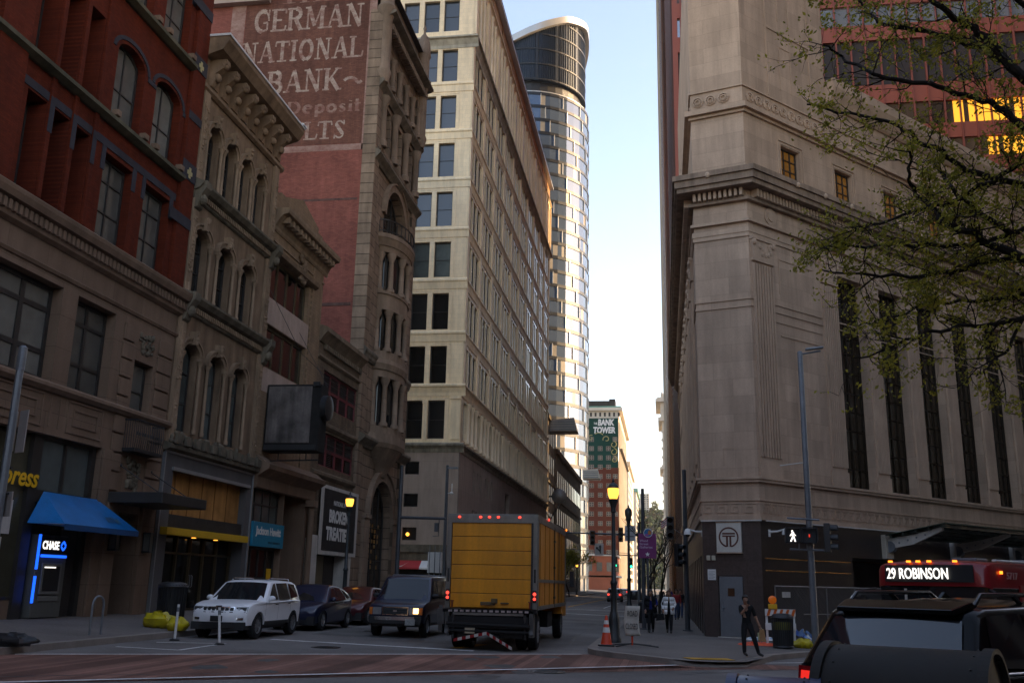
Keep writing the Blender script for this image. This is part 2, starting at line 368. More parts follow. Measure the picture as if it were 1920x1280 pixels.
# left pavement rises to the buildings
for y0,y1 in ((-20,19.5),(19.5,70.5),(88,420)):
    b=MB(); x=-14.6
    b.quad((x,y0,.205),(x,y1,.205),(-19.3,y1,.49),(-19.3,y0,.49)); struct(b.build('pavement',pave,recalc=False))
    kerb([(-14.5,y0),(-14.5,y1)],side=1)
nose=[(-2.4,420),(-2.4,31.6),(-2.33,30.9),(-2.05,30.2),(-1.5,29.6),(-.71,29.0),(.1,28.3),(.75,28.0),(1.4,28.1),(2.24,28.8),(2.9,30.7),(3.36,32.4),(4.65,34.9),(8.3,38.7),(40,71)]
pavement('pavement',nose+[(60,95),(60,420)])
kerb(nose,lows=(7,8,9),side=1)
# foreground pavement under the camera
b=MB(); b.quad((-3,-8,.32),(30,-8,.32),(30,9.0,.32),(6,8.0,.32),(2.5,6.6,.32),(-3,4.2,.32)); struct(b.build('pavement',pave,recalc=False))
b=MB(); c4=[(-3,4.2),(2.5,6.6),(6,8),(30,9)]
for i in range(3): p,q=c4[i],c4[i+1]; b.quad((p[0],p[1],-.6),(q[0],q[1],-.6),(q[0],q[1],.318),(p[0],p[1],.318))
struct(b.build('kerb',kerbm,recalc=False))
rk=random.Random(17)
for p,q in (((-13,30.5),(-3,34)),((-11.5,24.2),(-4,27.2)),((-8.9,33),(-8.7,60)),((-12,16.5),(-2.5,25)),((-5.6,31),(-5.2,48)),((-3.2,34),(-3.6,66)),((-13.5,21.8),(-9,24.5)),((-1,24),(6,31.5)),((-7,20.5),(1,27)),((-4.5,29),(-2.6,29.9))):
    p=Vector(p);q=Vector(q); t=(q-p).normalized(); n=Vector((-t.y,t.x)); N=26; b=MB(); L=[]
    off=0
    for k in range(N+1):
        off+=rk.gauss(0,.05); c=p+(q-p)*k/N+n*off; w_=rk.uniform(.015,.05); L.append((c+n*w_,c-n*w_))
    for k in range(N): b.quad(*[(v.x,v.y,rz(v.x)+.0062) for v in (L[k][0],L[k+1][0],L[k+1][1],L[k][1])])
    struct(b.build('road_crack',M('tar_seal_%d'%len(L) if False else 'tar_seal',(.04,.038,.037),.6,.2,2) if 'tar_seal' not in bpy.data.materials else bpy.data.materials['tar_seal'],recalc=False))
for i in range(16):
    x,y=rk.uniform(-12,-3),rk.uniform(17,42); r_=rk.uniform(.15,.6); b=MB(); N=14; b.quad(*[(x+r_*rk.uniform(.6,1.2)*math.cos(2*PI*k/N),y+r_*1.6*rk.uniform(.6,1.2)*math.sin(2*PI*k/N),0) for k in range(N)])
    b.v=[Vector((v.x,v.y,rz(v.x)+.0052+.00005*i)) for v in b.v]; struct(b.build('oil_stain',M('oil_stain',(.095,.088,.083),.7,.4,3) if 'oil_stain' not in bpy.data.materials else bpy.data.materials['oil_stain'],recalc=False))
tac=MB()
a_=[(.72,28.45),(1.95,29.0),(1.75,29.5),(.5,28.95)]
tac.add([(x,y,rz(x)+.158) for x,y in a_]+[(x,y,rz(x)+.172) for x,y in a_],[(0,1,2,3),(4,5,6,7),(0,1,5,4),(1,2,6,5),(2,3,7,6),(3,0,4,7)])
for i in range(12):
    for j in range(4):
        s_=(i+.5)/12; t_=(j+.5)/4; x=.72+1.23*s_-.22*t_; y=28.45+.55*s_+.5*t_; tac.ball((x,y,rz(x)+.172),(.018,.018,.008),6,4)
tag(tac.build('tactile_paving',yellow_line),'orange tactile paving strip at the kerb in front of the man in black','tactile paving')
for (x,y,r_,lab) in ((-9.56,27.55,.42,'round dark manhole cover in the road in front of the blue van'),(-2.79,23.9,.45,'round dark manhole cover in the lower middle of the road, nearest the viewer'),(-11.0,36.5,.3,'small dark manhole cover beside the dark blue car')):
    mbx=MB(); mbx.lathe([(r_,0),(r_,.012),(r_-.04,.014),(r_-.05,.009),(0.01,.009)],24,(x,y,rz(x)+.004))
    for i in range(5): mbx.box(x-r_*.6,x+r_*.6,y-r_*.6+i*r_*.3,y-r_*.6+i*r_*.3+.03,rz(x)+.012,rz(x)+.018)
    tag(mbx.build('manhole_cover',blackm,smooth=True),lab,'manhole cover','manhole covers')
# ------------------------------------------------------------------ left row: facade frame (u = along street, d = into the building, z)
XF=-19.0
LF=frame(XF,0,0,A90)
def body(rt,u0,u1,z0,z1,depth,mat,name='wall',FM=LF,front=False):
    # the block behind a facade: two side walls, back and roof
    b=MB(FM); 
    b.quad((u0,0,z0),(u0,depth,z0),(u0,depth,z1),(u0,0,z1)); b.quad((u1,0,z0),(u1,0,z1),(u1,depth,z1),(u1,depth,z0)); b.quad((u0,depth,z0),(u1,depth,z0),(u1,depth,z1),(u0,depth,z1))
    o=b.build(name,mat,rt,recalc=False)
    b=MB(FM); b.quad((u0,0,z1-.02),(u1,0,z1-.02),(u1,depth,z1-.02),(u0,depth,z1-.02)); b.build('roof',dark_panel,rt,recalc=False); return o
def interior(rt,u0,u1,z0,z1,d,mat,FM=LF,name='interior_wall'):
    b=MB(FM); b.quad((u0,d,z0),(u1,d,z0),(u1,d,z1),(u0,d,z1)); return b.build(name,mat,rt,recalc=False)
# ---------- red brick building
B1=root('brick_building','dark red brick building with stone lower storeys and an ATM, leftmost of the row','building',(XF,29,.45))
uA=[(28.4,30.1),(31.1,32.85)]; nar=[(24.1,25.05),(25.3,26.25),(26.5,27.4),(19.5,20.4),(20.7,21.6)]
H=[]
for zb,zt,ar in ((13.0,16.15,0),(17.62,20.65,.5),(22.5,25.6,0)):
    for a,c in uA: H.append((a-.05,c+.1,zb,zt,ar,.38))
    for a,c in nar: H.append((a,c,zb+(.1 if zb<14 else 0),zt+.1,0,.75))
b=MB(LF); b.wall(14,34.45,12.8,27.5,H); b.build('wall',brick_red,B1,recalc=False)
body(B1,14,34.45,.2,27.5,16,brick_red)
b=MB(LF)   # brick piers and end strip standing proud
b.box(33.35,34.4,-.16,-.002,12.9,27.5); b.box(22.4,23.7,-.16,-.002,12.9,27.5)
for u in (25.17,26.37,27.55): b.box(u-.1,u+.1,-.1,-.002,13.1,26)
b.build('pier',brick_red,B1,bevel=.02)
for z in (17.28,22.2):
    b=MB(LF); b.cornice(14,33.35,[(.12,z-.12),(.34,z-.02),(.34,z+.12),(.1,z+.24)]); b.build('ledge',moss,B1)
    for a,c in uA:
        b=MB(LF); b.box(a-.15,a+.1,-.36,-.1,z+.2,z+.42); b.box(c,c+.3,-.36,-.1,z+.2,z+.42); b.build('sill_block',stone_plain,B1,bevel=.03)
b=MB(LF)   # blue brick bands stepping over the openings
for zb in (16.2,25.7):
    b.box(14,33.3,-.03,-.003,zb+.12,zb+.4)
    for a,c in uA: b.box(a-.25,a-.02,-.03,-.003,zb-.75,zb+.12); b.box(c+.05,c+.3,-.03,-.003,zb-.75,zb+.12); 
    for a,c in nar: b.box(c+.01,c+.24,-.115,-.104,zb-.9,zb+.3)
    b.box(32.75,34.4,-.19,-.163,zb-.75,zb-.3)
b.box(33.35,34.4,-.19,-.163,20.0,20.35); b.box(33.3,34.4,-.19,-.163,17.45,18.2); b.box(33.3,34.4,-.19,-.163,22.3,22.95)
for a,c in uA:
    b.archband((a+c)/2,(c-a)/2+.25,20.15,.62,.16,-.035,-.003); b.box(c+.3,c+.9,-.03,-.003,19.95,20.13)
b.build('brick_band',brick_blue,B1)
b=MB(LF)
for z in (17.75,22.55):
    for dx,dz in ((0,0),(.12,0),(-.12,0),(0,.14),(0,-.14)): b.box(33.85+dx-.07,33.85+dx+.07,-.22,-.191,z+dz-.08,z+dz+.08)
b.build('tile_ornament',M('tile_cream',(.42,.36,.18),.5,.2,3),B1)
wA=winmk(1.78,3.1,2,(.38,.74),.08,darkframe,glass_grey); windows(B1,LF,wA,[(29.28,13.0),(32.0,13.0),(29.28,22.5),(32.0,22.5)],.3)
windows(B1,LF,winmk(1.8,3.0,2,(.42,),.09,darkframe,glass_grey,arch=.5),[(29.28,17.62),(32.0,17.62)],.3)
windows(B1,LF,winmk(.95,3.15,1,(.5,),.07,darkframe,glass_dk),[((a+c)/2,z) for z in (13.1,17.62,22.5) for a,c in nar],.66)
# stone base
Hs=[(21.4,27.15,7.7,10.78,0,.45),(27.98,30.28,7.7,10.78,0,.45),(31.78,33.1,7.7,9.5,0,.35),(22.2,30.42,.4,6.05,0,.6),(31.75,33.25,.4,3.98,0,1.0),(15,20.5,7.7,10.78,0,.45),(15,21.4,.4,6.05,0,.6)]
b=MB(LF); b.wall(14,34.45,.0,12.0,Hs); b.build('stone_base',stone_b1,B1,recalc=False)
b=MB(LF); b.cornice(14,34.75,[(.05,11.05),(.1,11.15),(.05,11.2)]); b.cornice(14,34.85,[(.04,11.9),(.18,12.0),(.2,12.12),(.2,12.45),(.42,12.5),(.5,12.68),(.52,12.8),(.3,12.95)]); b.build('cornice',stone_plain,B1)
b=MB(LF); b.dentils(14,34.7,.24,.14,-.31,-.2,12.15,12.44); b.build('dentil',stone_plain,B1)
b=MB(LF); b.cornice(21.2,34.6,[(.1,7.36),(.22,7.48),(.22,7.58),(.08,7.68)]); b.build('belt',stone_plain,B1)
b=MB(LF)
for u0,u1 in ((22,26.9),(28.2,30.2)):
    for k,(i,zz) in enumerate(((0,6.25),(.3,6.5))):
        a,c,z0,z1=u0+i,u1-i,zz,7.3-(zz-6.25); t=.05
        b.box(a,c,-.04,-.003,z1-t,z1); b.box(a,c,-.04,-.003,z0,z0+t); b.box(a,a+t,-.04,-.003,z0+t,z1-t); b.box(c-t,c,-.04,-.003,z0+t,z1-t)
b.box(27.25,27.3,-.04,-.003,6.3,7.25); b.box(27.75,27.8,-.04,-.003,6.3,7.25)
b.build('panel_moulding',stone_plain,B1)
b=MB(LF)   # rusticated blocks beside the small window
for k in range(9):
    z=4.7+k*.67
    if z<11: b.box(30.85,31.55,-.07,-.003,z,z+.6); b.box(33.3,34.35,-.07,-.003,z,z+.6)
b.build('rusticated_block',stone_b1,B1,bevel=.025)
rng=random.Random(3)
def relief(b,u0,u1,z0,z1,y,n,r):
    for i in range(n): b.ball((rng.uniform(u0,u1),y,rng.uniform(z0,z1)),(r*rng.uniform(.5,1.3),r*.7,r*rng.uniform(.5,1.3)),7,5)
b=MB(LF); relief(b,31.95,32.95,9.85,10.55,-.02,34,.1); relief(b,32.1,32.9,4.75,5.9,-.02,38,.12); b.build('carved_relief',stone_dirty,B1,smooth=True)
b=MB(LF)
for u0,u1 in ((21.2,22.2),): b.box(u0,u1,-.1,-.003,.3,6.05)
b.box(30.45,31.0,-.08,-.003,.3,6.05); b.box(31.0,31.7,-.14,-.003,.3,4.3); b.box(33.3,33.9,-.14,-.003,.3,4.3); b.build('pilaster',stone_b1,B1,bevel=.02)
windows(B1,LF,winmk(5.7,3.05,4,(.3,.75),.14,darkframe,glass_grey,thin=.16),[(24.28,7.71)],.35)
windows(B1,LF,winmk(2.28,3.05,2,(.3,.75),.12,darkframe,glass_grey,thin=.12),[(29.13,7.71)],.35)
windows(B1,LF,winmk(1.3,1.78,1,(.4,),.08,darkframe,glass_grey),[(32.44,7.71)],.28)
b=MB(LF); b.box(32.1,32.28,.5,.55,8.35,8.85); b.build('lamp_glow',em_warm,B1)
# balcony
b=MB(LF); b.box(31.5,33.45,-.55,-.004,6.1,6.22); b.box(31.5,33.45,-.55,-.5,7.2,7.26); b.box(31.5,31.55,-.5,-.004,7.2,7.26); b.box(33.4,33.45,-.5,-.004,7.2,7.26)
for i in range(15): u=31.52+i*.136; b.tube([LF.inverted()@(LF@Vector((u,-.525,6.22))),(u,-.56,6.6),(u,-.525,7.2)],.012,5)
for i in range(5):
    for u in (31.525,33.425): b.tube([(u,-.1-.09*i,6.22),(u,-.1-.09*i,7.2)],.012,5)
for i in range(10): u=31.6+i*.19; b.lathe([(.07,-.008),(.07,.008)],10,(u,-.54,6.75),'y')
b.build('balcony',blackm,B1)
# shop front
interior(B1,22.2,30.42,.4,6.05,.55,dark_panel)
b=MB(LF); b.box(22.2,27.15,.3,.4,.4,1.05); b.build('stall_riser',stone_plain,B1)
for u0,u1,z0,z1,gm in ((22.4,27.05,1.1,6.0,M('glass_shop',(.06,.055,.035),.06,.35,.5,spec=.6,fine=0)),(27.6,28.75,4.35,5.95,glass_blind),(28.85,30.2,4.35,5.95,glass_blind)):
    b=MB(LF); b.quad((u0,.34,z0),(u1,.34,z0),(u1,.34,z1),(u0,.34,z1)); b.build('shop_glass',gm,B1,recalc=False)
b=MB(LF); b.box(27.05,27.5,.2,.5,.4,6.04); b.box(28.75,28.85,.25,.4,4.3,6.04); b.box(30.2,30.42,.2,.5,.4,6.04); b.box(27.5,30.2,.2,.5,4.0,4.35); b.box(27.5,30.2,.25,.4,5.93,6.04); b.box(22.2,27.05,.28,.4,1.05,1.14); b.box(22.2,22.4,.25,.4,1.14,6.04); b.build('shopfront_frame',darkframe,B1)
text('Express',LF,25.05,27.45,4.2,4.98,.16,'lettering',letter_y,B1,bold=.02,shear=.25)
for z0,z1,u0,u1 in ((2.95,3.95,25.4,26.6),(1.9,2.85,25.1,26.3)):
    b=MB(LF); b.box(u0,u1,.30,.33,z0,z1); o=b.build('poster',white_pl,B1)
    if z0<2: 
        b=MB(LF); b.box(u0+.35,u0+.5,.292,.299,2.05,2.65); b.box(u0+.62,u0+.7,.292,.299,2.05,2.6); b.build('print',sign_black,B1)
for z0,z1 in ((.45,4.0),):
    b=MB(LF); b.box(29.3,30.15,.35,.42,.45,3.9); b.build('door',dark_panel,B1)
b=MB(LF); b.box(31.85,33.15,.9,.97,.45,3.95); b.box(32.49,32.51,.88,.9,.45,3.95); b.build('door',M('door_dark',(.03,.026,.022),.5,.2,1),B1)
# ATM
atm=root('cash_machine','cash machine with glowing blue edge strip under the blue awning','cash machine',(XF-.1,28.4,.45))
b=MB(LF); b.box(27.7,29.2,.02,.34,.5,3.0); b.build('cabinet',M('atm_grey',(.10,.098,.085),.5,.1,1),atm,bevel=.03)
b=MB(LF); b.box(27.95,28.95,-.035,.018,1.2,2.15); b.box(27.95,28.95,-.02,.018,1.0,1.15); b.build('frame',M('atm_frame',(.16,.155,.14),.5,.1,1),atm,bevel=.02)
b=MB(LF); b.box(28.05,28.85,-.04,-.0355,1.3,2.05); b.build('screen',sign_black,atm)
b=MB(LF); b.box(28.05,28.6,-.06,-.041,2.0,2.035); b.build('light_strip',em_white,atm)
b=MB(LF); b.box(27.62,27.69,-.05,.0,.95,1.75); b.box(27.62,27.69,-.05,.0,1.95,3.0); b.box(27.85,29.1,-.05,.015,2.32,2.40); b.build('light_strip',em_blue,atm)
b=MB(LF); b.box(27.75,29.15,-.03,.015,2.42,2.98); b.build('sign_panel',sign_black,atm)
text('CHASE',LF,27.82,28.66,2.56,2.82,-.034,'lettering',em_white,atm,bold=.02)
b=MB(LF); 
for k in range(4):
    a=PI/4+k*PI/2; c=Vector((28.88+.085*math.cos(a),0,2.69+.1*math.sin(a))); t=Vector((-math.sin(a),0,math.cos(a))); n=Vector((math.cos(a),0,math.sin(a)))
    p=[c-t*.11-n*.025,c+t*.06-n*.025,c+t*.1+n*.025,c-t*.07+n*.035]; b.add([(q.x,-.045,q.z) for q in p]+[(q.x,-.0305,q.z) for q in p],[(0,1,2,3),(7,6,5,4),(0,1,5,4),(1,2,6,5),(2,3,7,6),(3,0,4,7)])
b.build('emblem',em_blue,atm)
# awning
aw=root('shop_awning','bright blue canvas awning over the cash machine','awning',(XF,29.5,3.2))
b=MB(LF); zt,zb=4.3,3.3; 
b.quad((27.55,0,zt),(30.5,0,zt),(31.35,-1.15,zb),(27.1,-1.15,zb)); b.quad((27.55,0,zt),(27.1,-1.15,zb),(26.95,0,zb)); b.quad((30.5,0,zt),(31.5,0,zb),(31.35,-1.15,zb)); b.quad((26.95,0,zb),(27.1,-1.15,zb),(31.35,-1.15,zb),(31.5,0,zb))
b.build('canvas',blue_awn,aw)
b=MB(LF); b.prism([(0,3.0),(0,3.3),(-.01,3.3),(-.01,3.0)],0,.1,'x') if 0 else None
b.box(27.1,31.35,-1.165,-1.151,3.12,3.3); b.build('valance',M('valance_blue',(.01,.06,.17),.5,.1,1),aw)
n_=Vector((0,-1.0,-1.15)).normalized()
v,f=textmesh('ATM',.02,0); b=MB(LF); b.add([(29.6+p.x*.42,-.86-p.y*.30*1.0-.012*1,3.56+p.y*.26) if 0 else (29.75+p.x*.40,-.95+p.y*.32-.02,3.475+p.y*.278+.02) for p in v],f); b.build('lettering',M('faded_letter',(.10,.20,.30),.6,.3,4),aw,recalc=False)
# entrance canopy
cn=root('entrance_canopy','flat black metal canopy over the dark entrance of the brick building','canopy',(XF,33,4.2))
b=MB(LF); b.box(31.0,34.3,-2.1,-.01,4.25,4.62); b.build('slab',M('canopy_black',(.03,.027,.025),.5,.2,1),cn,bevel=.03)
b=MB(LF)
for u in (31.6,33.7): b.tube([(u,-1.7,4.6),(u,-.02,5.6)],.02,6); b.ball((u,-.05,5.6),.06)
b.build('stay_rod',blackm,cn)
for u in (31.35,33.6):
    ln=root('wall_lantern','dark wall lantern on the '+('left' if u<32 else 'right')+' side of the entrance under the black canopy','lantern',(XF+.3,u,3.0),'lanterns beside the entrance')
    b=MB(LF); b.box(u-.12,u+.12,-.42,-.18,2.7,3.3); b.build('glass',glass_grey,ln)
    b=MB(LF); b.box(u-.15,u+.15,-.45,-.15,3.3,3.36); b.box(u-.15,u+.15,-.45,-.15,2.64,2.7); b.box(u-.03,u+.03,-.15,-.142,2.7,3.4)
    for du in (-.13,.13):
        for dd in (-.43,-.17): b.box(u+du-.012,u+du+.012,dd-.012,dd+.012,2.7,3.3)
    b.build('frame',blackm,ln)
# ---------- cream Italianate building
B2=root('arcaded_building','cream four storey building with arched windows and a heavy bracketed cornice','building',(XF,39,.4))
H=[(35.29+1.62*i,36.44+1.62*i,17.75,20.75,.55,.4) for i in range(4)]
c3=[35.55,37.85,40.15]
for u in c3: H.append((u-.6,u+.8,13.05,15.95,.45,.4)); H.append((u-.5,u+.9,7.45,11.05,.45,.4))
b=MB(LF); b.wall(34.5,43,6.55,24.2,H); b.build('wall',cream_b2,B2,recalc=False); body(B2,34.5,43,.2,24.2,16,cream_b2)
b=MB(LF); b.cornice(34.4,43.15,[(.08,21.9),(.2,22.0),(.2,22.15),(.06,22.25)]); b.cornice(34.4,43.3,[(.15,23.5),(.8,23.7),(.95,23.95),(1.05,24.1),(1.05,24.32)]); b.build('cornice',cream_b2,B2)
b=MB(LF); b.box(34.35,43.35,-1.1,.3,24.322,24.42); b.box(42.9,43.4,-1.15,-.9,24.42,24.5); b.build('coping',M('white_coping',(.62,.62,.62),.4,.1,1),B2)
b=MB(LF)
for i in range(8):
    u=35.1+i*1.02
    b.prism([(0,22.25),(-.16,22.3),(-.3,22.6),(-.28,22.85),(-.6,23.1),(-.78,23.3),(-.75,23.52),(0,23.52)],u-.17,u+.17,'x')
    b.ball((u,-.33,22.72),(.2,.17,.2),10,6); b.ball((u,-.62,23.25),(.2,.16,.16),10,6); b.box(u+.35,u+.66,-.06,-.003,22.4,23.3)
b.build('bracket',cream_b2,B2,smooth=True)
for z0 in (12.55,17.35):
    b=MB(LF); b.cornice(34.5,43.1,[(.05,z0-.35),(.12,z0-.3),(.12,z0),(.35,z0+.1),(.5,z0+.28),(.5,z0+.38),(.15,z0+.5)]); b.build('cornice',stone_dirty,B2)
    b=MB(LF); b.dentils(34.9,42.4,.17,.09,-.22,-.12,z0-.22,z0); b.build('dentil',cream_pale,B2)
    b=MB(LF)
    for u in (34.85,42.7): b.prism([(0,z0-.9),(-.25,z0-.7),(-.4,z0-.2),(-.6,z0+.1),(-.6,z0+.42),(0,z0+.42)],u-.25,u+.25,'x'); b.ball((u,-.35,z0-.35),(.22,.2,.25),8,6)
    b.build('corner_bracket',stone_dirty,B2,bevel=.03)
b=MB(LF)
for z0,z1 in ((6.7,12.2),(13.05,17.0),(17.9,21.9)):
    for u in (34.55,42.25): b.box(u,u+.5,-.14,-.003,z0,z1); b.box(u+.1,u+.4,-.17,-.141,z0+.4,z1-.5); relief(b,u+.12,u+.38,z0+.5,z1-.6,-.17,26,.07)
b.build('pilaster',cream_pale,B2,bevel=.015)
arch=MB(LF); cap=MB(LF); colm=MB(LF)
def bay(u,w,zb,zt,rise):
    arch.archband(u,w,zt-rise,rise,.16,-.14,-.003); arch.archband(u,w+.17,zt-rise,rise+.17,.08,-.2,-.003)
    arch.prism([(u-.12,zt-.05),(u+.12,zt-.05),(u+.17,zt+.5),(u-.17,zt+.5)],-.3,-.003,'y'); relief(arch,u-.12,u+.12,zt,zt+.5,-.3,7,.09)
    for s_ in (-1,1):
        x=u+s_*(w+.1); colm.lathe([(.1,zb),(.1,zb+.15),(.075,zb+.2),(.068,zt-rise-.35)],10,(x,-.1,0)); cap.box(x-.13,x+.13,-.22,-.003,zt-rise-.12,zt-rise); cap.lathe([(.07,zt-rise-.36),(.09,zt-rise-.3),(.14,zt-rise-.13)],10,(x,-.1,0))
for i in range(4): bay(35.865+1.62*i,.575,17.75,20.75,.55)
for u in c3: bay(u+.1,.7,13.05,15.95,.45); bay(u+.2,.7,7.45,11.05,.45)
arch.build('arch_moulding',cream_pale,B2); cap.build('capital',cream_pale,B2); colm.build('column',cream_pale,B2,smooth=True)
windows(B2,LF,winmk(1.15,3.0,1,(.33,.66),.06,darkframe,glass_dk,arch=.55),[(35.865+1.62*i,17.75) for i in range(4)],.3)
windows(B2,LF,winmk(1.4,2.9,1,(.4,.72),.06,darkframe,glass_dk,arch=.45),[(u+.1,13.05) for u in c3],.3)
windows(B2,LF,winmk(1.4,3.6,1,(.33,.68),.06,darkframe,glass_blind,arch=.45),[(u+.2,7.45) for u in c3],.3)
b=MB(LF); b.cornice(34.5,43,[(.1,6.58),(.3,6.66),(.3,6.8),(.1,6.9)]); b.dentils(34.6,43,.75,.45,-.42,-.3,6.85,7.2); relief(b,34.6,42.9,6.9,7.3,-.2,80,.13); b.build('rubble_sill',stone_dirty,B2,smooth=True)
b=MB(LF); b.wall(34.7,43,.2,6.55,[(35.45,42.45,.3,5.9,0,.9)]); b.build('shop_surround',grey_panel,B2,recalc=False)
b=MB(LF); b.box(35.3,42.6,-.1,-.003,5.86,6.0); b.box(34.62,34.7,-.06,.2,.3,6.5); b.box(34.62,43.0,-.06,-.003,6.5,6.6); b.box(42.94,43.02,-.06,-.003,.3,6.5); b.build('trim',M('alu_trim',(.30,.30,.30),.4,.12,1,metal=.4),B2)
b=MB(LF); b.box(35.45,42.45,.35,.4,4.2,5.9); b.build('plywood_board',plywood,B2)
b=MB(LF); 
for i in range(5): b.box(36.3+i*1.2,36.36+i*1.2,.33,.349,4.2,5.9)
b.build('board_joint',M('plywood_dark',(.22,.10,.03),.8,.2,1),B2)
b=MB(LF); b.box(35.45,42.45,.12,.5,3.62,4.2); b.build('sign_band',dark_panel,B2)
b=MB(LF); b.box(34.9,42.35,-.3,.1,3.38,3.66); b.build('yellow_fascia',yellow_band,B2,bevel=.01)
interior(B2,35.45,42.45,.2,3.6,.9,dark_panel)
b=MB(LF); b.quad((35.5,.6,.45),(42.4,.6,.45),(42.4,.6,3.4),(35.5,.6,3.4)); b.build('shop_glass',glass_dk,B2,recalc=False)
b=MB(LF)
for u in (35.5,37.35,38.55,39.75,41.0,42.35): b.box(u-.05,u+.05,.5,.62,.4,3.4)
b.box(35.5,42.4,.5,.62,2.7,2.78); b.box(35.5,42.4,.5,.62,.4,.55); b.build('shopfront_frame',bronze,B2)
b=MB(LF); b.tube([(38.45,.44,1.4),(38.45,.38,1.45),(38.45,.38,1.85),(38.45,.44,1.9)],.02,6); b.tube([(38.65,.44,1.4),(38.65,.38,1.45),(38.65,.38,1.85),(38.65,.44,1.9)],.02,6); b.build('door_handle',steel_grey,B2)
b=MB(LF)
for u in (37.6,39.6): b.lathe([(.09,3.355),(.09,3.375)],10,(u,-.05,0))
b.build('downlight',em_warm,B2)
# ---------- beige gabled building
B3=root('gabled_building','beige building with a low gabled parapet above two rows of dark windows','building',(XF,46.5,.4))
b=MB(LF); b.wall(43,50.35,6.6,19.9,[(43.1,48.25,15.3,17.4,0,.3),(43.15,48.35,11.8,13.95,0,.3)]); b.build('wall',beige_b3,B3,recalc=False); body(B3,43,50.35,.2,19.9,16,beige_b3)
b=MB(LF); b.prism([(42.95,19.9),(42.95,20.75),(43.4,20.75),(43.4,20.95),(44.0,20.95),(46.4,21.75),(48.9,21.05),(48.9,20.8),(49.6,20.8),(49.6,20.55),(50.4,20.55),(50.4,19.9)],-.05,.35,'y'); b.build('parapet',beige_b3,B3)
b=MB(LF); b.cornice(42.9,50.75,[(.05,18.75),(.1,18.85),(.1,19.0),(.2,19.2),(.45,19.55),(.75,19.62),(.8,19.78),(.8,19.92)]); b.cornice(43,50.4,[(.06,18.2),(.06,18.3)]); b.build('cornice',cream_pale,B3)
b=MB(LF); b.dentils(43.2,50.5,.55,.26,-.62,-.2,19.25,19.55); b.build('modillion',cream_pale,B3)
b=MB(LF); b.cornice(43.0,49.0,[(.08,17.42),(.3,17.55),(.35,17.75),(.08,17.85)]); relief(b,46.4,47.3,17.2,18.6,-.15,36,.16); b.build('window_hood',cream_b2,B3,smooth=True)
b=MB(LF); b.box(43.05,48.5,-.02,-.003,13.98,15.28); b.box(43.05,48.5,-.02,-.003,10.6,11.78); b.build('spandrel',pinkish,B3)
windows(B3,LF,winmk(5.15,2.1,4,(),.12,bronze,glass_dk,thin=.13),[(45.68,15.3),(45.75,11.82)],.2)
b=MB(LF); b.box(48.6,49.9,-.08,-.003,7.5,18.7); b.build('pilaster',beige_b3,B3,bevel=.02)
b=MB(LF); b.cornice(43.0,50.9,[(.1,5.95),(.2,6.0),(.2,6.5),(.5,6.7),(.75,6.85),(.8,7.05),(.5,7.2),(.1,7.5)]); b.build('ledge',stone_plain,B3)
b=MB(LF); b.wall(43,50.4,.2,6.6,[(43.2,47.0,.3,6.3,0,.35),(47.05,50.0,.3,6.2,0,2.6)]); b.build('shop_wall',stone_plain,B3,recalc=False)
interior(B3,47.05,50.0,.2,6.2,2.6,dark_panel); 
b=MB(LF); b.tube([(50.15,-.3,.5),(50.15,-.3,5.6)],.16,12); b.box(49.85,50.45,-.55,-.05,5.6,5.95); b.box(49.9,50.4,-.52,-.08,.35,.7); b.build('column',stone_plain,B3,smooth=True)
windows(B3,LF,winmk(3.75,2.0,4,(.5,),.09,darkframe,glass_blind,thin=.08),[(45.1,4.3)],.3)
windows(B3,LF,winmk(3.75,2.8,4,(.5,),.09,darkframe,glass_dk,thin=.08),[(45.1,.45)],.3)
b=MB(LF)
for u,z,w_ in ((43.9,.8,.5),(45.0,.85,.45)): b.box(u,u+w_,.31,.325,z,z+.55)
b.build('notice',white_pl,B3)
b=MB(LF); b.box(46.2,46.75,.31,.325,1.0,1.5); b.box(46.2,46.75,.31,.325,1.75,2.3); b.build('notice',letter_y,B3)
sg=root('shop_sign','teal shop sign with white lettering beside the recessed doorway','shop sign',(XF,45,3.2))
b=MB(LF); b.box(43.2,46.95,-.14,-.004,3.28,4.42); b.build('board',sign_teal,sg,bevel=.015)
text('Jackson Hewitt',LF,43.5,46.55,3.72,4.22,-.143,'lettering',letter_w,sg,bold=.035); text('TAX SERVICE',LF,45.0,46.5,3.45,3.55,-.143,'lettering',sign_black,sg,bold=.01)
# black blade sign on brackets
bl=root('blade_sign','weathered black box sign hanging out over the pavement above the teal shop sign','hanging sign',(XF+1.5,44,7.8))
b=MB(); b.box(-18.95,-16.2,43.7,44.7,7.75,11.0); b.build('box',M('sign_soot',(.022,.02,.019),.8,.3,2,bump=.2),bl,bevel=.03)
b=MB(); b.box(-18.85,-16.65,43.66,43.695,8.15,10.9); b.build('face',M('sign_face_worn',(.135,.115,.105),.8,.5,1.1,streak=.55,bump=.4),bl)
b=MB(); b.lathe([(.62,0),(.62,.28),(.3,.36)],20,(-16.2,44.2,9.9),'x'); b.box(-16.6,-16.25,43.6,43.69,10.9,11.1); b.box(-18.9,-16.3,43.62,43.69,7.8,8.05); b.build('housing',blackm,bl,smooth=True)
b=MB(); b.tube([(-19,43.9,7.3),(-16.2,43.9,7.35)],.035,6); b.tube([(-16.9,44.1,7.35),(-16.9,44.1,7.8)],.03,6); b.tube([(-18.3,44.1,7.3),(-18.3,44.1,7.8)],.03,6); b.tube([(-16.2,44.6,11),(-19,47.3,14.6)],.012,5); b.build('bracket',blackm,bl)
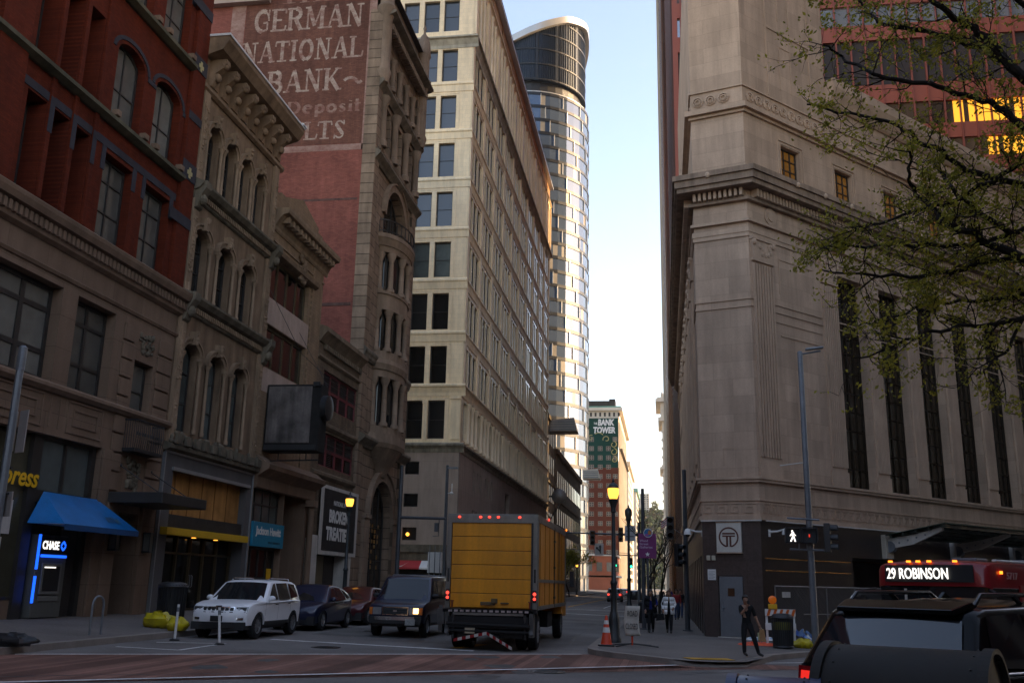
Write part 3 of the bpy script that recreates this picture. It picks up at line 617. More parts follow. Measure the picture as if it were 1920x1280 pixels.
cb=MB(); cb.tube([(-18.9,42.9,15.6),(-17.6,44.2,12.7),(-16.3,50.5,10.9)],.015,5); tag(cb.build('guy_wire',blackm),'thin black guy wire slanting across the beige building to the box sign','wire')
# ---------- low brown building
B4=root('brown_building','low brown building with maroon window bars and a big black museum poster','building',(XF,54,.4))
wz=[(11.4,13.5),(8.05,10.0)]
b=MB(LF); b.wall(50.35,58,4.0,15.6,[(51.5,57.85,a,c,0,.25) for a,c in wz]); b.build('wall',brown_b4,B4,recalc=False); body(B4,50.35,58,.2,15.6,16,brown_b4)
b=MB(LF); b.cornice(50.3,58,[(.05,13.95),(.15,14.05),(.1,14.2)]); b.cornice(50.3,58,[(.08,14.9),(.2,15.1),(.35,15.3),(.5,15.45),(.5,15.7),(.1,15.85)]); b.cornice(50.4,57.95,[(.06,10.15),(.2,10.3),(.2,10.45),(.06,10.55)]); b.cornice(50.4,57.95,[(.06,7.35),(.2,7.5),(.2,7.65),(.06,7.75)]); b.build('cornice',brown_trim,B4)
b=MB(LF); b.dentils(51,57.9,.32,.16,-.2,-.06,14.6,14.88); b.build('dentil',brown_trim,B4)
for (a,c) in wz: windows(B4,LF,winmk(6.33,c-a-.02,4,(.5,),.1,maroon,glass_dk,thin=.17),[(54.68,a+.01)],.15)
b=MB(LF)
for (a,c) in wz:
    for i in range(28): u=51.6+i*.225; b.box(u-.012,u+.012,.155,.17,a+(c-a)*.5,c-.1)
    for k in range(3): z=a+(c-a)*(.5+.14*(k+.5)); b.box(51.6,57.75,.156,.168,z-.012,z+.012)
for k in range(9): b.box(53.2,54.0,.14,.16,8.2+k*.1,8.25+k*.1)
b.build('window_mesh',darkframe,B4)
b=MB(LF); b.wall(50.35,58,.2,4.0,[(52.2,57.0,.3,3.2,0,.6)]); b.build('shop_wall',white_pl,B4,recalc=False); interior(B4,52.2,57,.2,3.2,.6,dark_panel)
b=MB(LF); b.box(50.5,51.9,-.15,-.003,.3,4.2); b.box(56.9,57.9,-.15,-.003,.3,3.3); b.build('pilaster',white_pl,B4,bevel=.02)
b=MB(LF); b.box(52.3,54.6,.4,.45,.45,3.15); b.build('shutter',M('shutter_tan',(.13,.105,.06),.6,.15,1),B4); b=MB(LF); b.box(54.7,55.9,.42,.46,.45,3.1); b.build('door',dark_panel,B4)
po=root('museum_poster','large black poster in a white frame with bold white letters','poster',(XF,55.4,3.2))
b=MB(LF); b.box(51.9,58.6,-.2,-.16,3.2,7.05); b.build('frame',white_pl,po,bevel=.01)
b=MB(LF); b.box(52.35,58.15,-.215,-.201,3.42,6.85); b.build('panel',sign_black,po)
text('NATIONAL MUSEUM',LF,54.0,57.2,6.0,6.28,-.217,'lettering',letter_w,po,bold=.01); text('BROKEN',LF,53.35,56.75,5.0,5.75,-.217,'lettering',letter_w,po,bold=.05); text('TREATIES',LF,52.95,57.0,4.0,4.78,-.217,'lettering',letter_w,po,bold=.05)
# ---------- granite bank building with painted party wall
G=root('granite_building','tall rough granite building with a round bay and a painted brick side wall','building',(XF,62,.4))
PW=frame(0,57.9,0,0)
b=MB(PW); b.quad((-50,0,0),(-19.75,0,0),(-19.75,0,46),(-50,0,46)); b.build('party_wall',party,G,recalc=False)
b=MB(LF); b.quad((57.9,.78,0),(69,.78,0),(69,.78,41.2),(57.9,.78,41.2)); b.quad((69,0,0),(69,31,0),(69,31,44),(69,0,44)); b.quad((57.9,.75,43.9),(69,.75,43.9),(69,31,43.9),(57.9,31,43.9)); b.build('inner_wall',granite_d,G,recalc=False)
b=MB(PW); b.box(-29.1,-19.85,-.012,-.002,30.75,46); b.build('painted_field',party_paint,G)
def paintmat(name,col,lo,hi):
    m=M(name,col,.9,.1,1); nt=m.node_tree; N=nt.nodes; p=N['Principled BSDF']
    tc=N.new('ShaderNodeTexCoord'); n=N.new('ShaderNodeTexNoise'); n.inputs['Scale'].default_value=1.6; n.inputs['Detail'].default_value=8; n.inputs['Roughness'].default_value=.75
    mp=N.new('ShaderNodeMapping'); mp.inputs['Scale'].default_value=(1,1,1.6); nt.links.new(tc.outputs['Object'],mp.inputs[0]); nt.links.new(mp.outputs[0],n.inputs[0])
    mr=N.new('ShaderNodeMapRange'); mr.inputs[1].default_value=lo; mr.inputs[2].default_value=hi; nt.links.new(n.outputs[0],mr.inputs[0])
    mx=N.new('ShaderNodeMix'); mx.data_type='RGBA'; mx.inputs[6].default_value=(.21,.10,.078,1); mx.inputs[7].default_value=(*col,1); nt.links.new(mr.outputs[0],mx.inputs[0]); nt.links.new(mx.outputs[2],p.inputs['Base Color']); return m
faded=paintmat('faded_white_paint',(.40,.31,.25),.38,.60); faded2=paintmat('very_faded_paint',(.33,.23,.18),.45,.68); faded3=paintmat('faded_border',(.33,.21,.17),.36,.62)
b=MB(PW)
b.box(-29.5,-19.75,-.014,-.0125,30.25,30.7) ; b.box(-19.85,-19.3,-.014,-.0125,30.25,46); b.box(-30.2,-29.15,-.014,-.0125,30.25,46); b.build('painted_border',faded3,G)
# slab-serif painted letters: strokes in a unit box
def arc(cx,cy,rx,ry,a0,a1,n=8): return [(cx+rx*math.cos(math.radians(a0+(a1-a0)*i/n)),cy+ry*math.sin(math.radians(a0+(a1-a0)*i/n))) for i in range(n+1)]
GL={ # (width, thick strokes, thin strokes, serifs)
'T':(.9,[[(.45,0),(.45,1)]],[[(.05,.95),(.85,.95)],[(.07,.95),(.03,.75)],[(.83,.95),(.87,.75)]],[(.45,0,.28)]),
'H':(1,[[(.22,0),(.22,1)],[(.78,0),(.78,1)]],[[(.22,.5),(.78,.5)]],[(.22,0,.2),(.22,1,.2),(.78,0,.2),(.78,1,.2)]),
'E':(.85,[[(.22,0),(.22,1)]],[[(.22,.96),(.8,.96),(.82,.78)],[(.22,.04),(.8,.04),(.84,.24)],[(.22,.5),(.6,.5)]],[(.2,0,.18),(.2,1,.18)]),
'G':(.95,[arc(.5,.5,.34,.46,60,270)],[arc(.5,.5,.34,.46,0,60),[(.5,.04),(.78,.1),(.78,.42),(.55,.42)],[(.84,.75),(.84,1)]],[]),
'R':(.95,[[(.22,0),(.22,1)],arc(.5,.74,.26,.22,90,-90),[(.5,.5),(.8,.02)]],[[(.22,.96),(.5,.96)],[(.22,.52),(.5,.52)]],[(.2,0,.18),(.16,1,.12),(.84,0,.12)]),
'M':(1.2,[[(.25,1),(.6,.15)],[(.98,0),(.98,1)]],[[(.22,0),(.22,1)],[(.6,.15),(.95,1)]],[(.2,0,.17),(.18,1,.12),(.98,0,.2),(1.02,1,.14)]),
'A':(1,[[(.5,1),(.84,0)]],[[(.48,1),(.16,0)],[(.28,.34),(.72,.34)]],[(.16,0,.17),(.84,0,.19)]),
'N':(1.05,[[(.24,1),(.82,0)]],[[(.22,0),(.22,1)],[(.82,0),(.82,1)]],[(.2,0,.17),(.17,1,.12),(.82,1,.18)]),
'I':(.5,[[(.25,0),(.25,1)]],[],[(.25,0,.2),(.25,1,.2)]),
'O':(1,[arc(.5,.5,.34,.46,100,260),arc(.5,.5,.34,.46,-80,80)],[arc(.5,.5,.34,.46,80,100,2),arc(.5,.5,.34,.46,260,280,2)],[]),
'L':(.85,[[(.22,0),(.22,1)]],[[(.22,.04),(.78,.04),(.84,.3)]],[(.2,0,.18),(.22,1,.2)]),
'B':(.95,[[(.22,0),(.22,1)],arc(.5,.75,.22,.21,90,-90),arc(.52,.27,.27,.24,90,-90)],[[(.2,.96),(.5,.96)],[(.22,.52),(.52,.52)],[(.2,.03),(.52,.03)]],[(.17,0,.13),(.17,1,.13)]),
'K':(1.05,[[(.22,0),(.22,1)],[(.45,.52),(.84,0)]],[[(.26,.36),(.78,1)]],[(.2,0,.18),(.2,1,.18),(.86,0,.15),(.8,1,.17)]),
'U':(1,[[(.22,1),(.22,.35)]+arc(.5,.3,.28,.27,180,270,5)],[arc(.5,.3,.28,.27,270,360,5)+[(.78,1)]],[(.22,1,.2),(.78,1,.17)]),
'S':(.85,[[(.24,.78),(.64,.26)]],[arc(.43,.76,.22,.2,20,180),arc(.45,.24,.23,.2,-160,10),[(.7,.75),(.7,1)],[(.16,.0),(.16,.25)]],[]),
'D':(1,[[(.22,0),(.22,1)],arc(.42,.5,.4,.46,75,-75)],[[(.2,.96),(.5,.96)],[(.2,.04),(.5,.04)]],[]),
'e':(.7,[arc(.36,.33,.24,.3,20,300)],[[(.14,.36),(.6,.36)]],[]),
'p':(.75,[[(.2,-.3),(.2,.62)],arc(.38,.32,.24,.29,120,-120)],[],[(.2,-.3,.14)]),
'o':(.72,[arc(.36,.32,.24,.29,0,360,12)],[],[]),
's':(.6,[[(.16,.48),(.44,.18)]],[arc(.3,.48,.15,.13,20,180),arc(.3,.16,.16,.14,-170,10)],[]),
'i':(.36,[[(.18,0),(.18,.6)],[(.17,.8),(.19,.86)]],[],[(.18,0,.14)]),
't':(.5,[[(.22,0),(.22,.95)]],[[(.05,.62),(.45,.62)]],[(.25,0,.14)]),
'V':(1,[[(.16,1),(.5,0)]],[[(.84,1),(.5,0)]],[(.16,1,.17),(.84,1,.14)]),
' ':(.5,[],[],[])}
def painted(s,x0,x1,z0,z1,mat,name='lettering',th=.2,tn=.09,slope=.0,y=-.0165,skew=.0):
    W=sum(GL[c][0] for c in s); kx=(x1-x0)/W; kz=z1-z0; x=x0; b=MB(PW)
    def seg(p,q,t):
        p=Vector(p);q=Vector(q); d=(q-p); 
        if d.length<1e-6: return
        n=Vector((-d.y,d.x)).normalized()*t/2; e=d.normalized()*t*.04
        pts=[p-e+n,q+e+n,q+e-n,p-e-n]
        b.quad(*[(x+(a.x+skew*a.y)*kx,y,z0+slope*(x-x0+a.x*kx)+a.y*kz) for a in pts])
    for c in s:
        w_,tk,tnn,sf=GL[c]
        for pl in tk:
            for i in range(len(pl)-1): seg(pl[i],pl[i+1],th)
        for pl in tnn:
            for i in range(len(pl)-1): seg(pl[i],pl[i+1],tn)
        for cx_,cz,hw_ in sf: seg((cx_-hw_,abs(cz-.035) if cz<.5 else cz-.035),(cx_+hw_,abs(cz-.035) if cz<.5 else cz-.035),.075)
        x+=w_*kx
    # give every stroke a hair of its own depth so that no two faces share a plane
    for i in range(0,len(b.v),4):
        for k in range(4): b.v[i+k]=b.v[i+k]+Vector((0,-.00012*((i//4)%23),0))
    return b.build(name,mat,G,recalc=False)
painted('THE',-26.7,-21.9,41.95,42.6,faded2)
painted('GERMAN',-28.5,-20.2,39.75,41.55,faded)
painted('NATIONAL',-29.2,-20.15,37.3,38.95,faded)
painted('BANK',-27.1,-21.5,34.85,36.55,faded)
painted('e',-26.7,-26.05,33.2,34.3,faded2)
painted('Deposit',-25.5,-20.0,33.15,34.1,faded2)
painted('VAULTS',-27.6,-21.0,31.15,32.5,faded)
b=MB(PW); pts=arc(-20.95,35.3,.5,.42,150,20,8)+arc(-20.3,35.6,.22,.3,180,330,5)
for i in range(len(pts)-1):
    p=Vector(pts[i]);q=Vector(pts[i+1]); n=Vector((-(q-p).y,(q-p).x)).normalized()*.11; b.quad(*[(a.x,-.0166-.0001*i,a.y) for a in (p+n,q+n,q-n,p-n)])
b.build('flourish',faded,G,recalc=False)
b=MB(PW); b.box(-42,-27.3,-.5,.3,42.05,44.5); b.build('roof_parapet',pinkish,G)
b=MB(PW); b.box(-44,-19.9,-.03,-.002,19.2,19.42); b.box(-44,-19.9,-.012,-.003,26.6,26.75); b.build('stain_line',M('soot_line',(.10,.055,.045),.95,.4,2),G)
# street front
b=MB(LF)
Hg=[]
for i in range(5): Hg.append((59.3+1.85*i,60.5+1.85*i,36.6,39.0,.55,.6))
for i in range(3): Hg.append((59.5+3.0*i,61.6+3.0*i,31.2,34.6,0,.7))
Hg.append((61.2,66.4,24.6,29.3,2.5,.75)); Hg.append((61.3,66.7,.3,8.4,2.65,.7))
b.wall(58,69,0,41,Hg); b.build('wall',granite,G,recalc=False)
b=MB(LF); b.box(57.88,58.9,-.18,.75,0,41.0); b.box(68.0,69.1,-.18,.75,0,41.0); b.build('quoin_pier',granite,G,bevel=.03)
b=MB(LF)
for z,pj in ((40.7,1.1),(35.4,.5),(30.0,.55),(16.2,.35),(10.6,.6)):
    b.cornice(57.9,69.4,[(.15,z-.45),(.25,z-.3),(pj*.8,z-.12),(pj,z),(pj,z+.16),(.2,z+.35)])
b.build('ledge',granite_d,G)
b=MB(LF); b.dentils(58.5,69,.36,.18,-.75,-.2,39.75,40.2); b.dentils(58.5,69,.3,.14,-.3,-.18,35.95,36.2); b.dentils(58.5,69,.3,.16,-.3,-.18,30.6,30.9); b.build('dentil',granite_p,G)
b=MB(LF); b.wall(58.0,69.3,41.05,43.6,[(58.6+i*.75,59.0+i*.75,41.5+k*.62,41.9+k*.62,.2,.3) for i in range(14) for k in range(3)]); b.build('balustrade',granite_p,G,recalc=False)
for u in (58.3,68.7):
    b=MB(LF); b.lathe([(r_*.72,z_) for r_,z_ in [(.5,35.4),(.75,36.2),(.6,36.5),(.6,40.4),(.95,40.8),(1.0,41.2),(.7,41.5),(.7,43.3),(.85,43.5),(.8,43.8),(.72,44.6),(.45,45.3),(.15,45.6),(.12,45.9),(.2,46.1),(.05,46.4)]],16,(u,-.3,0)); b.build('corner_turret',granite_p,G,smooth=True)
b=MB(LF)
for i in range(6): u=58.95+1.85*i+.0; b.lathe([(.3,36.0),(.3,36.3),(.2,36.4),(.18,38.1),(.32,38.5)],12,(min(max(u,59),68.5),-.22,0))
b.build('column',granite_p,G,smooth=True)
b=MB(LF)
for i in range(4): u=59.05+3.0*i; b.lathe([(.36,30.9),(.36,31.3),(.25,31.4),(.22,33.9),(.4,34.4),(.42,34.7)],12,(u,-.25,0))
b.build('column',granite_p,G,smooth=True)
b=MB(LF); b.archband(63.8,2.6,26.8,2.5,.5,-.22,-.002,18); b.archband(63.8,3.12,26.8,3.02,.12,-.36,-.002,18); b.archband(64,2.7,5.75,2.65,.6,-.2,-.002,18); b.archband(64,3.32,5.75,3.27,.14,-.34,-.002,18); b.build('arch_moulding',granite_s,G)
b=MB(LF); b.box(60.0,61.25,-.22,-.003,.3,5.7); b.box(66.75,68.0,-.22,-.003,.3,5.7); b.box(59.95,61.3,-.3,-.003,5.7,6.0); b.box(66.7,68.05,-.3,-.003,5.7,6.0); b.build('arch_pier',granite_s,G,bevel=.02)
windows(G,LF,winmk(1.2,2.4,1,(.5,),.06,darkframe,glass_dk,arch=.55),[(59.9+1.85*i,36.6) for i in range(5)],.4)
windows(G,LF,winmk(2.1,3.4,2,(.5,),.07,darkframe,glass_dk),[(60.55+3*i,31.2) for i in range(3)],.45)
windows(G,LF,winmk(5.2,4.7,3,(.45,),.1,darkframe,glass_dk,arch=2.5),[(63.8,24.6)],.5)
windows(G,LF,winmk(5.4,8.1,4,(.35,.62),.12,darkframe,glass_dk,arch=2.65),[(64,.3)],.5)
b=MB(LF); rr=random.Random(11)
for i in range(6):
    for k in range(9):
        if rr.random()<.6: b.quad((62.0+i*.66,.52,2.6+k*.34),(62.0+i*.66+.4,.52,2.6+k*.34),(62.4+i*.66,.52,2.85+k*.34),(62.0+i*.66,.52,2.85+k*.34))
b.build('stained_glass',M('stained_glass',(.34,.17,.035),.4,.6,2.5,rand=0),G,recalc=False)
# round bay (three storeys) with columns
def ring(z0,z1,r,n=16,cu=63.5,ry=None):
    ry=ry or r*.45
    return [((cu-r*math.cos(PI*k/n)),-ry*math.sin(PI*k/n)) for k in range(n+1)]
b=MB(LF)
def bayslab(z0,z1,r,r2=None):
    p=ring(z0,z1,r); q=ring(z0,z1,r2 or r); n=len(p)
    b.add([(x,y,z0) for x,y in p]+[(x,y,z1) for x,y in q],[(i,i+1,n+i+1,n+i) for i in range(n-1)]+[tuple(range(n-1,-1,-1)),tuple(range(n,2*n))])
for z0,z1,r,r2 in ((8.6,9.2,.7,1.2),(9.2,10.4,1.2,2.8),(10.4,10.7,2.9,3.1),(10.7,11.3,3.1,3.0),(11.3,11.8,2.75,2.75),(15.1,15.6,2.75,2.75),(15.6,16.0,2.9,3.1),(16.0,16.3,3.1,3.0),(16.3,16.9,2.75,2.75),(19.8,20.9,2.7,2.7),(20.9,21.1,2.85,2.85),(23.9,24.3,2.75,2.9),(24.3,24.8,3.0,3.3),(24.8,25.1,3.35,3.35)): bayslab(z0,z1,r,r2)
b.build('round_bay',granite_p,G,smooth=25)
b=MB(LF)
for z0,z1 in ((11.8,15.1),(16.9,19.8),(21.1,23.9)):
    for k in (0,3.2,6.4,9.6,12.8,16):
        a=PI*k/16; x,y=63.5-2.5*math.cos(a),-1.12*math.sin(a); b.lathe([(.3,z0),(.3,z0+.2),(.19,z0+.35),(.17,z1-.6),(.33,z1-.15),(.33,z1)],10,(x,y,0))
b.build('bay_column',granite_s,G,smooth=True)
for z0,z1 in ((11.8,15.1),(16.9,19.8),(21.1,23.9)):
    b=MB(LF); p=ring(0,0,2.15); n=len(p); b.add([(x,y,z0) for x,y in p]+[(x,y,z1) for x,y in p],[(i,i+1,n+i+1,n+i) for i in range(n-1)]); b.build('bay_window',glass_dk,G,recalc=False)
b=MB(LF)
for k in range(17):
    a=PI*k/16; x,y=63.5-3.2*math.cos(a),-1.44*math.sin(a); b.tube([(x,y,25.1),(x,y,26.1)],.03,5)
p=[(63.5-3.2*math.cos(PI*k/16),-1.44*math.sin(PI*k/16),26.1) for k in range(17)]; b.tube(p,.05,5); p=[(q[0],q[1],25.3) for q in p]; b.tube(p,.04,5); b.build('bay_railing',blackm,G)
b=MB(LF); b.box(58.5,69,-.4,.6,43.6,43.7)
for i in range(10): b.tube([(58.8+i*1.1,.3,43.6),(58.8+i*1.1,.3,45.0)],.03,5)
for z in (44.3,45.0): b.tube([(58.8,.3,z),(69,.3,z)],.03,5)
b.build('roof_railing',blackm,G)
# ---------- cream terracotta office building
K=root('office_building','tall cream office building with rows of paired windows and long string courses','building',(XF,95,0))
FF=frame(0,89.5,0,0); U0,U1=89.5,160.0
ZL=[14.72+5.42*k for k in range(9)]
gx=[(-26.75,-25.05),(-24.5,-22.8),(-22.3,-20.62),(-33.5,-31.8),(-31.25,-29.55)]
Hf=[(a,c,z+.45,z+4.2,0,.4) for z in ZL[:-1]+[58.6,62.9] for a,c in gx]
b=MB(FF); b.wall(-48,-19,13.9,70.6,Hf); b.build('front_wall',terra,K,recalc=False)
US=[90.6+6.98*k+1.98*j for k in range(10) for j in range(3)]
Hst=[(u,u+1.5,z+(.45 if i else .5),z+4.2,0,.28) for i,z in enumerate(ZL[:-1]) for u in US]+[(u,u+1.4,z,z+3.4,0,.5) for z in (59.2,63.4) for u in US]+[(u+.2,u+1.1,68.4,69.9,0,.3) for u in US[1::3]]
b=MB(LF); b.wall(U0,U1,13.9,67.3,[h for h in Hst if h[2]<67]); b.build('street_wall',terra_s,K,recalc=False)
b=MB(LF); b.wall(U0,U1,67.3,70.6,[h for h in Hst if h[2]>67]); b.build('attic_wall',attic,K,recalc=False)
b=MB(LF); b.quad((U1,0,0),(U1,0,70.6),(U1,29,70.6),(U1,29,0)); b.quad((U0,0,70.5),(U1,0,70.5),(U1,29,70.5),(U0,29,70.5)); b.build('roof',dark_panel,K,recalc=False)
def court(z,pj,mat,name,h=.3,nd=True):
    b=MB(LF); b.cornice(U0-.0,U1,[(.06,z-h-.35),(.1,z-h),(pj*.6,z-.12),(pj,z-.02),(pj,z+.14),(.05,z+.3)]); b.build(name,mat,K)
    b=MB(FF); b.prism([(0.0,z-h-.35)]+[(-d,zz) for d,zz in ((.06,z-h-.35),(.1,z-h),(pj*.6,z-.12),(pj,z-.02),(pj,z+.14),(.05,z+.3))]+[(0,z+.3)],-48,-19+pj*.97,'x'); b.build(name,mat,K)
for i,z in enumerate(ZL[1:-1]): court(z,.24,terra_p,'string_course',.45)
court(14.5,.42,terra_dk,'string_course'); court(20.25,.4,terra_p,'string_course',.6); court(58.0,.6,M('terracotta_dull',(.42,.37,.28),.6,.25,.6,streak=.3),'cornice',.7); court(67.2,.45,terra_p,'string_course',.4)  # main cornice in a darker, streaked terracotta
b=MB(LF); b.box(U0-.6,U1+.3,-.65,.4,70.6,70.95); b.build('coping',M('metal_coping',(.6,.62,.65),.3,.1,.4,metal=.4),K)
b=MB(FF); b.box(-48,-19.45,-.6,.4,70.6,70.94); b.build('coping',terra_p,K)
b=MB(LF)
for i in range(48): u=90+i*1.45; b.box(u-.04,u+.04,.2,.28,70.95,74.4)
b.box(U0,U1,.22,.3,74.3,74.45); b.box(U0,U1,.22,.3,72.6,72.7); b.build('roof_screen_frame',steel_dark,K)
b=MB(LF); b.quad((U0,.32,70.95),(U1,.32,70.95),(U1,.32,74.3),(U0,.32,74.3)); b.build('roof_screen',glass_sky,K,recalc=False)
b=MB(LF)   # pilasters between the window groups and slender mullion piers
for k in range(11):
    u=89.55+6.98*k; b.box(u,u+.95 if k<10 else U1,-.12,-.003,20.6,57.3)
    b.box(u,min(u+.95,U1),-.3,-.003,58.6,66.8)
b.build('pilaster',terra_p,K)
b=MB(LF)
for k in range(10):
    for j in range(2): u=90.6+6.98*k+1.98*j+1.5; b.lathe([(.24,59),(.24,59.3),(.18,59.4),(.17,66.2),(.28,66.7)],8,(u+.24,-.12,0))
b.build('column',terra_p,K,smooth=True)
b=MB(LF)
for k in range(10):
    for j in range(3): u=90.6+6.98*k+1.98*j+1.5; b.lathe([(.3,15.0),(.3,15.3),(.22,15.4),(.2,18.3),(.34,18.8),(.36,19.0)],8,(u+.24,-.1,0))
b.build('base_column',terra_p,K,smooth=True)
b=MB(FF)
for x in (-19.35,-28.2): 
    b.box(x-.65,x+.25,-.1,-.003,15.1,19.3); b.box(x-.7,x+.3,-.2,-.003,19.0,19.3)
for x in (-22.55,-24.77): b.box(x-.2,x+.2,-.08,-.003,15.1,18.6); b.box(x-.27,x+.27,-.14,-.003,18.6,18.95)
for z in ZL[1:-1]:
    for x in (-22.5,-25.6): b.lathe([(.24,-.03),(.24,-.004)],16,(x,0,z-.62),'y')
    b.box(-27.3,-20.3,-.03,-.003,z-1.05,z-1.0); b.box(-20.3,-20.25,-.03,-.003,z-5.0,z-.35)
b.build('front_trim',terra_p,K)
hi=[z+.45 for z in ZL[5:-1]]+[59.05,63.35]; mid=[ZL[4]+.45]; lo=[z+.45 for z in ZL[:4]]
windows(K,FF,winmk(1.69,3.74,1,(.5,),.11,darkframe,glass_sky),[((a+c)/2,z) for z in hi for a,c in gx[:3]],.3)
windows(K,FF,winmk(1.69,3.74,1,(.5,),.11,darkframe,glass_blind),[((a+c)/2,z) for z in [ZL[3]+.45] for a,c in gx[:3]],.3)
windows(K,FF,winmk(1.69,3.74,1,(.5,),.11,darkframe,glass_dk),[((a+c)/2,z) for z in lo[:3] for a,c in gx[:3]],.3)
windows(K,FF,winmk(1.69,3.74,1,(.5,),.11,darkframe,glass_sky),[((a+c)/2,z) for z in mid for a,c in gx[:3]],.3)
near=[(u+.75,z+.47) for z in ZL[1:-1] for u in US[:9]]
windows(K,LF,winmk(1.5,3.7,1,(.5,),.08,darkframe,glass_dk),near,.18)
b=MB(LF)
for z in ZL[:-1]:
    for u in (US[9:] if z>15 else US): b.quad((u,.25,z+.4),(u+1.5,.25,z+.4),(u+1.5,.25,z+4.2),(u,.25,z+4.2))
for z in (59.2,63.4):
    for u in US: b.quad((u,.45,z),(u+1.4,.45,z),(u+1.4,.45,z+3.4),(u,.45,z+3.4))
for u in US[1::3]: b.quad((u+.2,.28,68.4),(u+1.1,.28,68.4),(u+1.1,.28,69.9),(u+.2,.28,69.9))
b.build('window',glass_dk,K,recalc=False,kind='stuff')
# grey rendered base
bw=[(-24.29,-22.9,z0,z1,0,.2) for z0,z1 in ((11.75,13.0),(8.7,9.95),(5.6,6.8))]+[(-31,-29.6,z0,z1,0,.2) for z0,z1 in ((11.75,13.0),(8.7,9.95))]
b=MB(FF); b.wall(-48,-19.05,3.9,13.95,bw); b.build('base_wall',greystucco,K,recalc=False)
sb=[(u,u+.75,z0,z1,0,.25) for z0,z1 in ((10.9,12.9),(7.3,9.0)) for u in (96.5,98.4,100.3,103.3,105.2,107.1)]+[(117,120.6,9.4,12.6,0,.5)]+[(u,u+.7,9.6,11.4,0,.25) for u in (135,138,141,146,149)]
b=MB(LF); b.wall(U0,U1,0,13.95,[tuple([h[0],h[1],h[2],h[3],0,h[5]]) for h in sb]); b.build('base_wall',greystucco2,K,recalc=False)
b=MB(LF); 
for h in sb: b.quad((h[0],h[5]-.03,h[2]),(h[1],h[5]-.03,h[2]),(h[1],h[5]-.03,h[3]),(h[0],h[5]-.03,h[3]))
b.build('base_window',glass_dk,K,recalc=False)
windows(K,FF,winmk(1.38,1.24,1,(),.07,darkframe,glass_dk),[((h[0]+h[1])/2,h[2]) for h in bw],.12)
b=MB(FF); b.box(-48,-18.6,-.5,-.003,4.5,5.2); b.box(-48,-18.8,-.28,-.003,3.75,4.5); b.build('base_ledge',stone_dirty,K)
b=MB(FF); b.quad((-48,.4,0),(-19.05,.4,0),(-19.05,.4,3.9),(-48,.4,3.9)); b.build('shop_glass',glass_dk,K,recalc=False)
gl=root('globe_lamp','glowing globe lamp at a window of the grey base beside the mast arm pole','lamp',(-23.9,89.3,6.2)); b=MB(); b.ball((-23.75,89.52,6.15),.17); b.build('globe',em_warm,gl,smooth=True); b=MB(); b.tube([(-23.75,89.52,6.3),(-23.75,89.58,6.75)],.02,6); b.build('stem',blackm,gl)
ra=root('striped_awning','red and white shop awning at the foot of the grey base, behind the blue van','awning',(-22.5,89,3))
for x0,x1,mm in ((-25.5,-22.2,M('awning_red',(.42,.03,.03),.6,.1,1)),(-22.2,-20.2,white_paint)):
    b=MB(FF); b.prism([(-.3,3.0),(-1.2,2.95),(-1.2,3.1),(-.3,3.75)],x0,x1,'x'); b.build('canvas',mm,ra)
b=MB(FF); b.prism([(-24.5,3.1),(-23.9,3.15),(-23.2,3.6),(-23.7,3.3)],-1.22,-1.205,'y'); b.lathe([(.16,-1.235),(.16,-1.21)],14,(-21.3,0,3.25),'y'); b.build('emblem',letter_w,ra)
# ---------- darker buildings further along the left side
L1=root('dark_building','narrow dark stone building just beyond the cream office building','building',(-20,165,0))
b=MB(); b.box(-50,-19.6,160.2,177,0,30); b.build('wall',M('dark_stone',(.13,.105,.085),.85,.2,.5,brick=(3.2,2.4,.05,.6),az=A90),L1)
b=MB(); b.box(-50,-19.2,160.3,177.4,30,30.7); b.box(-50,-19.3,160.3,177.3,19,19.4); b.build('cornice',stone_dirty,L1)
b=MB()
for z in (6,11,16,21,26):
    for y in (162,165,168,171,174): b.box(-19.62,-19.55,y,y+1.6,z,z+3)
b.build('window',glass_dk,L1,kind=None)
L2=root('low_building','long low dark building in front of the glass tower','building',(-20,205,0))
b=MB(); b.box(-50,-19.4,177.4,233,0,25.5); b.build('wall',M('dark_stone_low',(.15,.12,.095),.85,.2,.5,brick=(4.2,3.1,.05,.6),az=A90),L2)
b=MB(); b.box(-50,-19.0,177.5,233.4,25.5,26.4); b.box(-50,-19.2,177.5,233.2,17,17.4); b.build('cornice',stone_plain,L2)
b=MB()
for z in (3,8,12.7,19.5):
    for i in range(14): y=179.5+i*3.8; b.box(-19.42,-19.34,y,y+1.8,z,z+3)
b.build('window',glass_dk,L2)
for (x0,x1,y,z,lab,mm) in ((-19.6,-14.6,168,28.2,'grey louvred box sign jutting out over the street beyond the cream building',M('louvre_grey',(.3,.3,.3),.5,.1,1)),(-19.2,-14.9,236,27.2,'pale sunlit box sign jutting out in front of the glass tower',M('louvre_pale',(.5,.45,.38),.5,.1,1))):
    r_=root('projecting_sign',lab,'box sign',(x0,y,z),'box signs jutting from the buildings')
    b=MB(); b.hexa([(x0,y,z),(x1,y,z),(x1,y+3,z-.2),(x0,y+3,z-.2),(x0,y,z+2.0),(x1-.6,y,z+2.4),(x1-.6,y+3,z+2.0),(x0,y+3,z+1.8)]); b.build('casing',mm,r_,bevel=.05)
    b=MB(); 
    for k in range(4): b.box(x0+.2,x1-.5,y-.05,y-.002,z+.2+k*.45,z+.4+k*.45)
    b.build('louvre',steel_grey,r_)
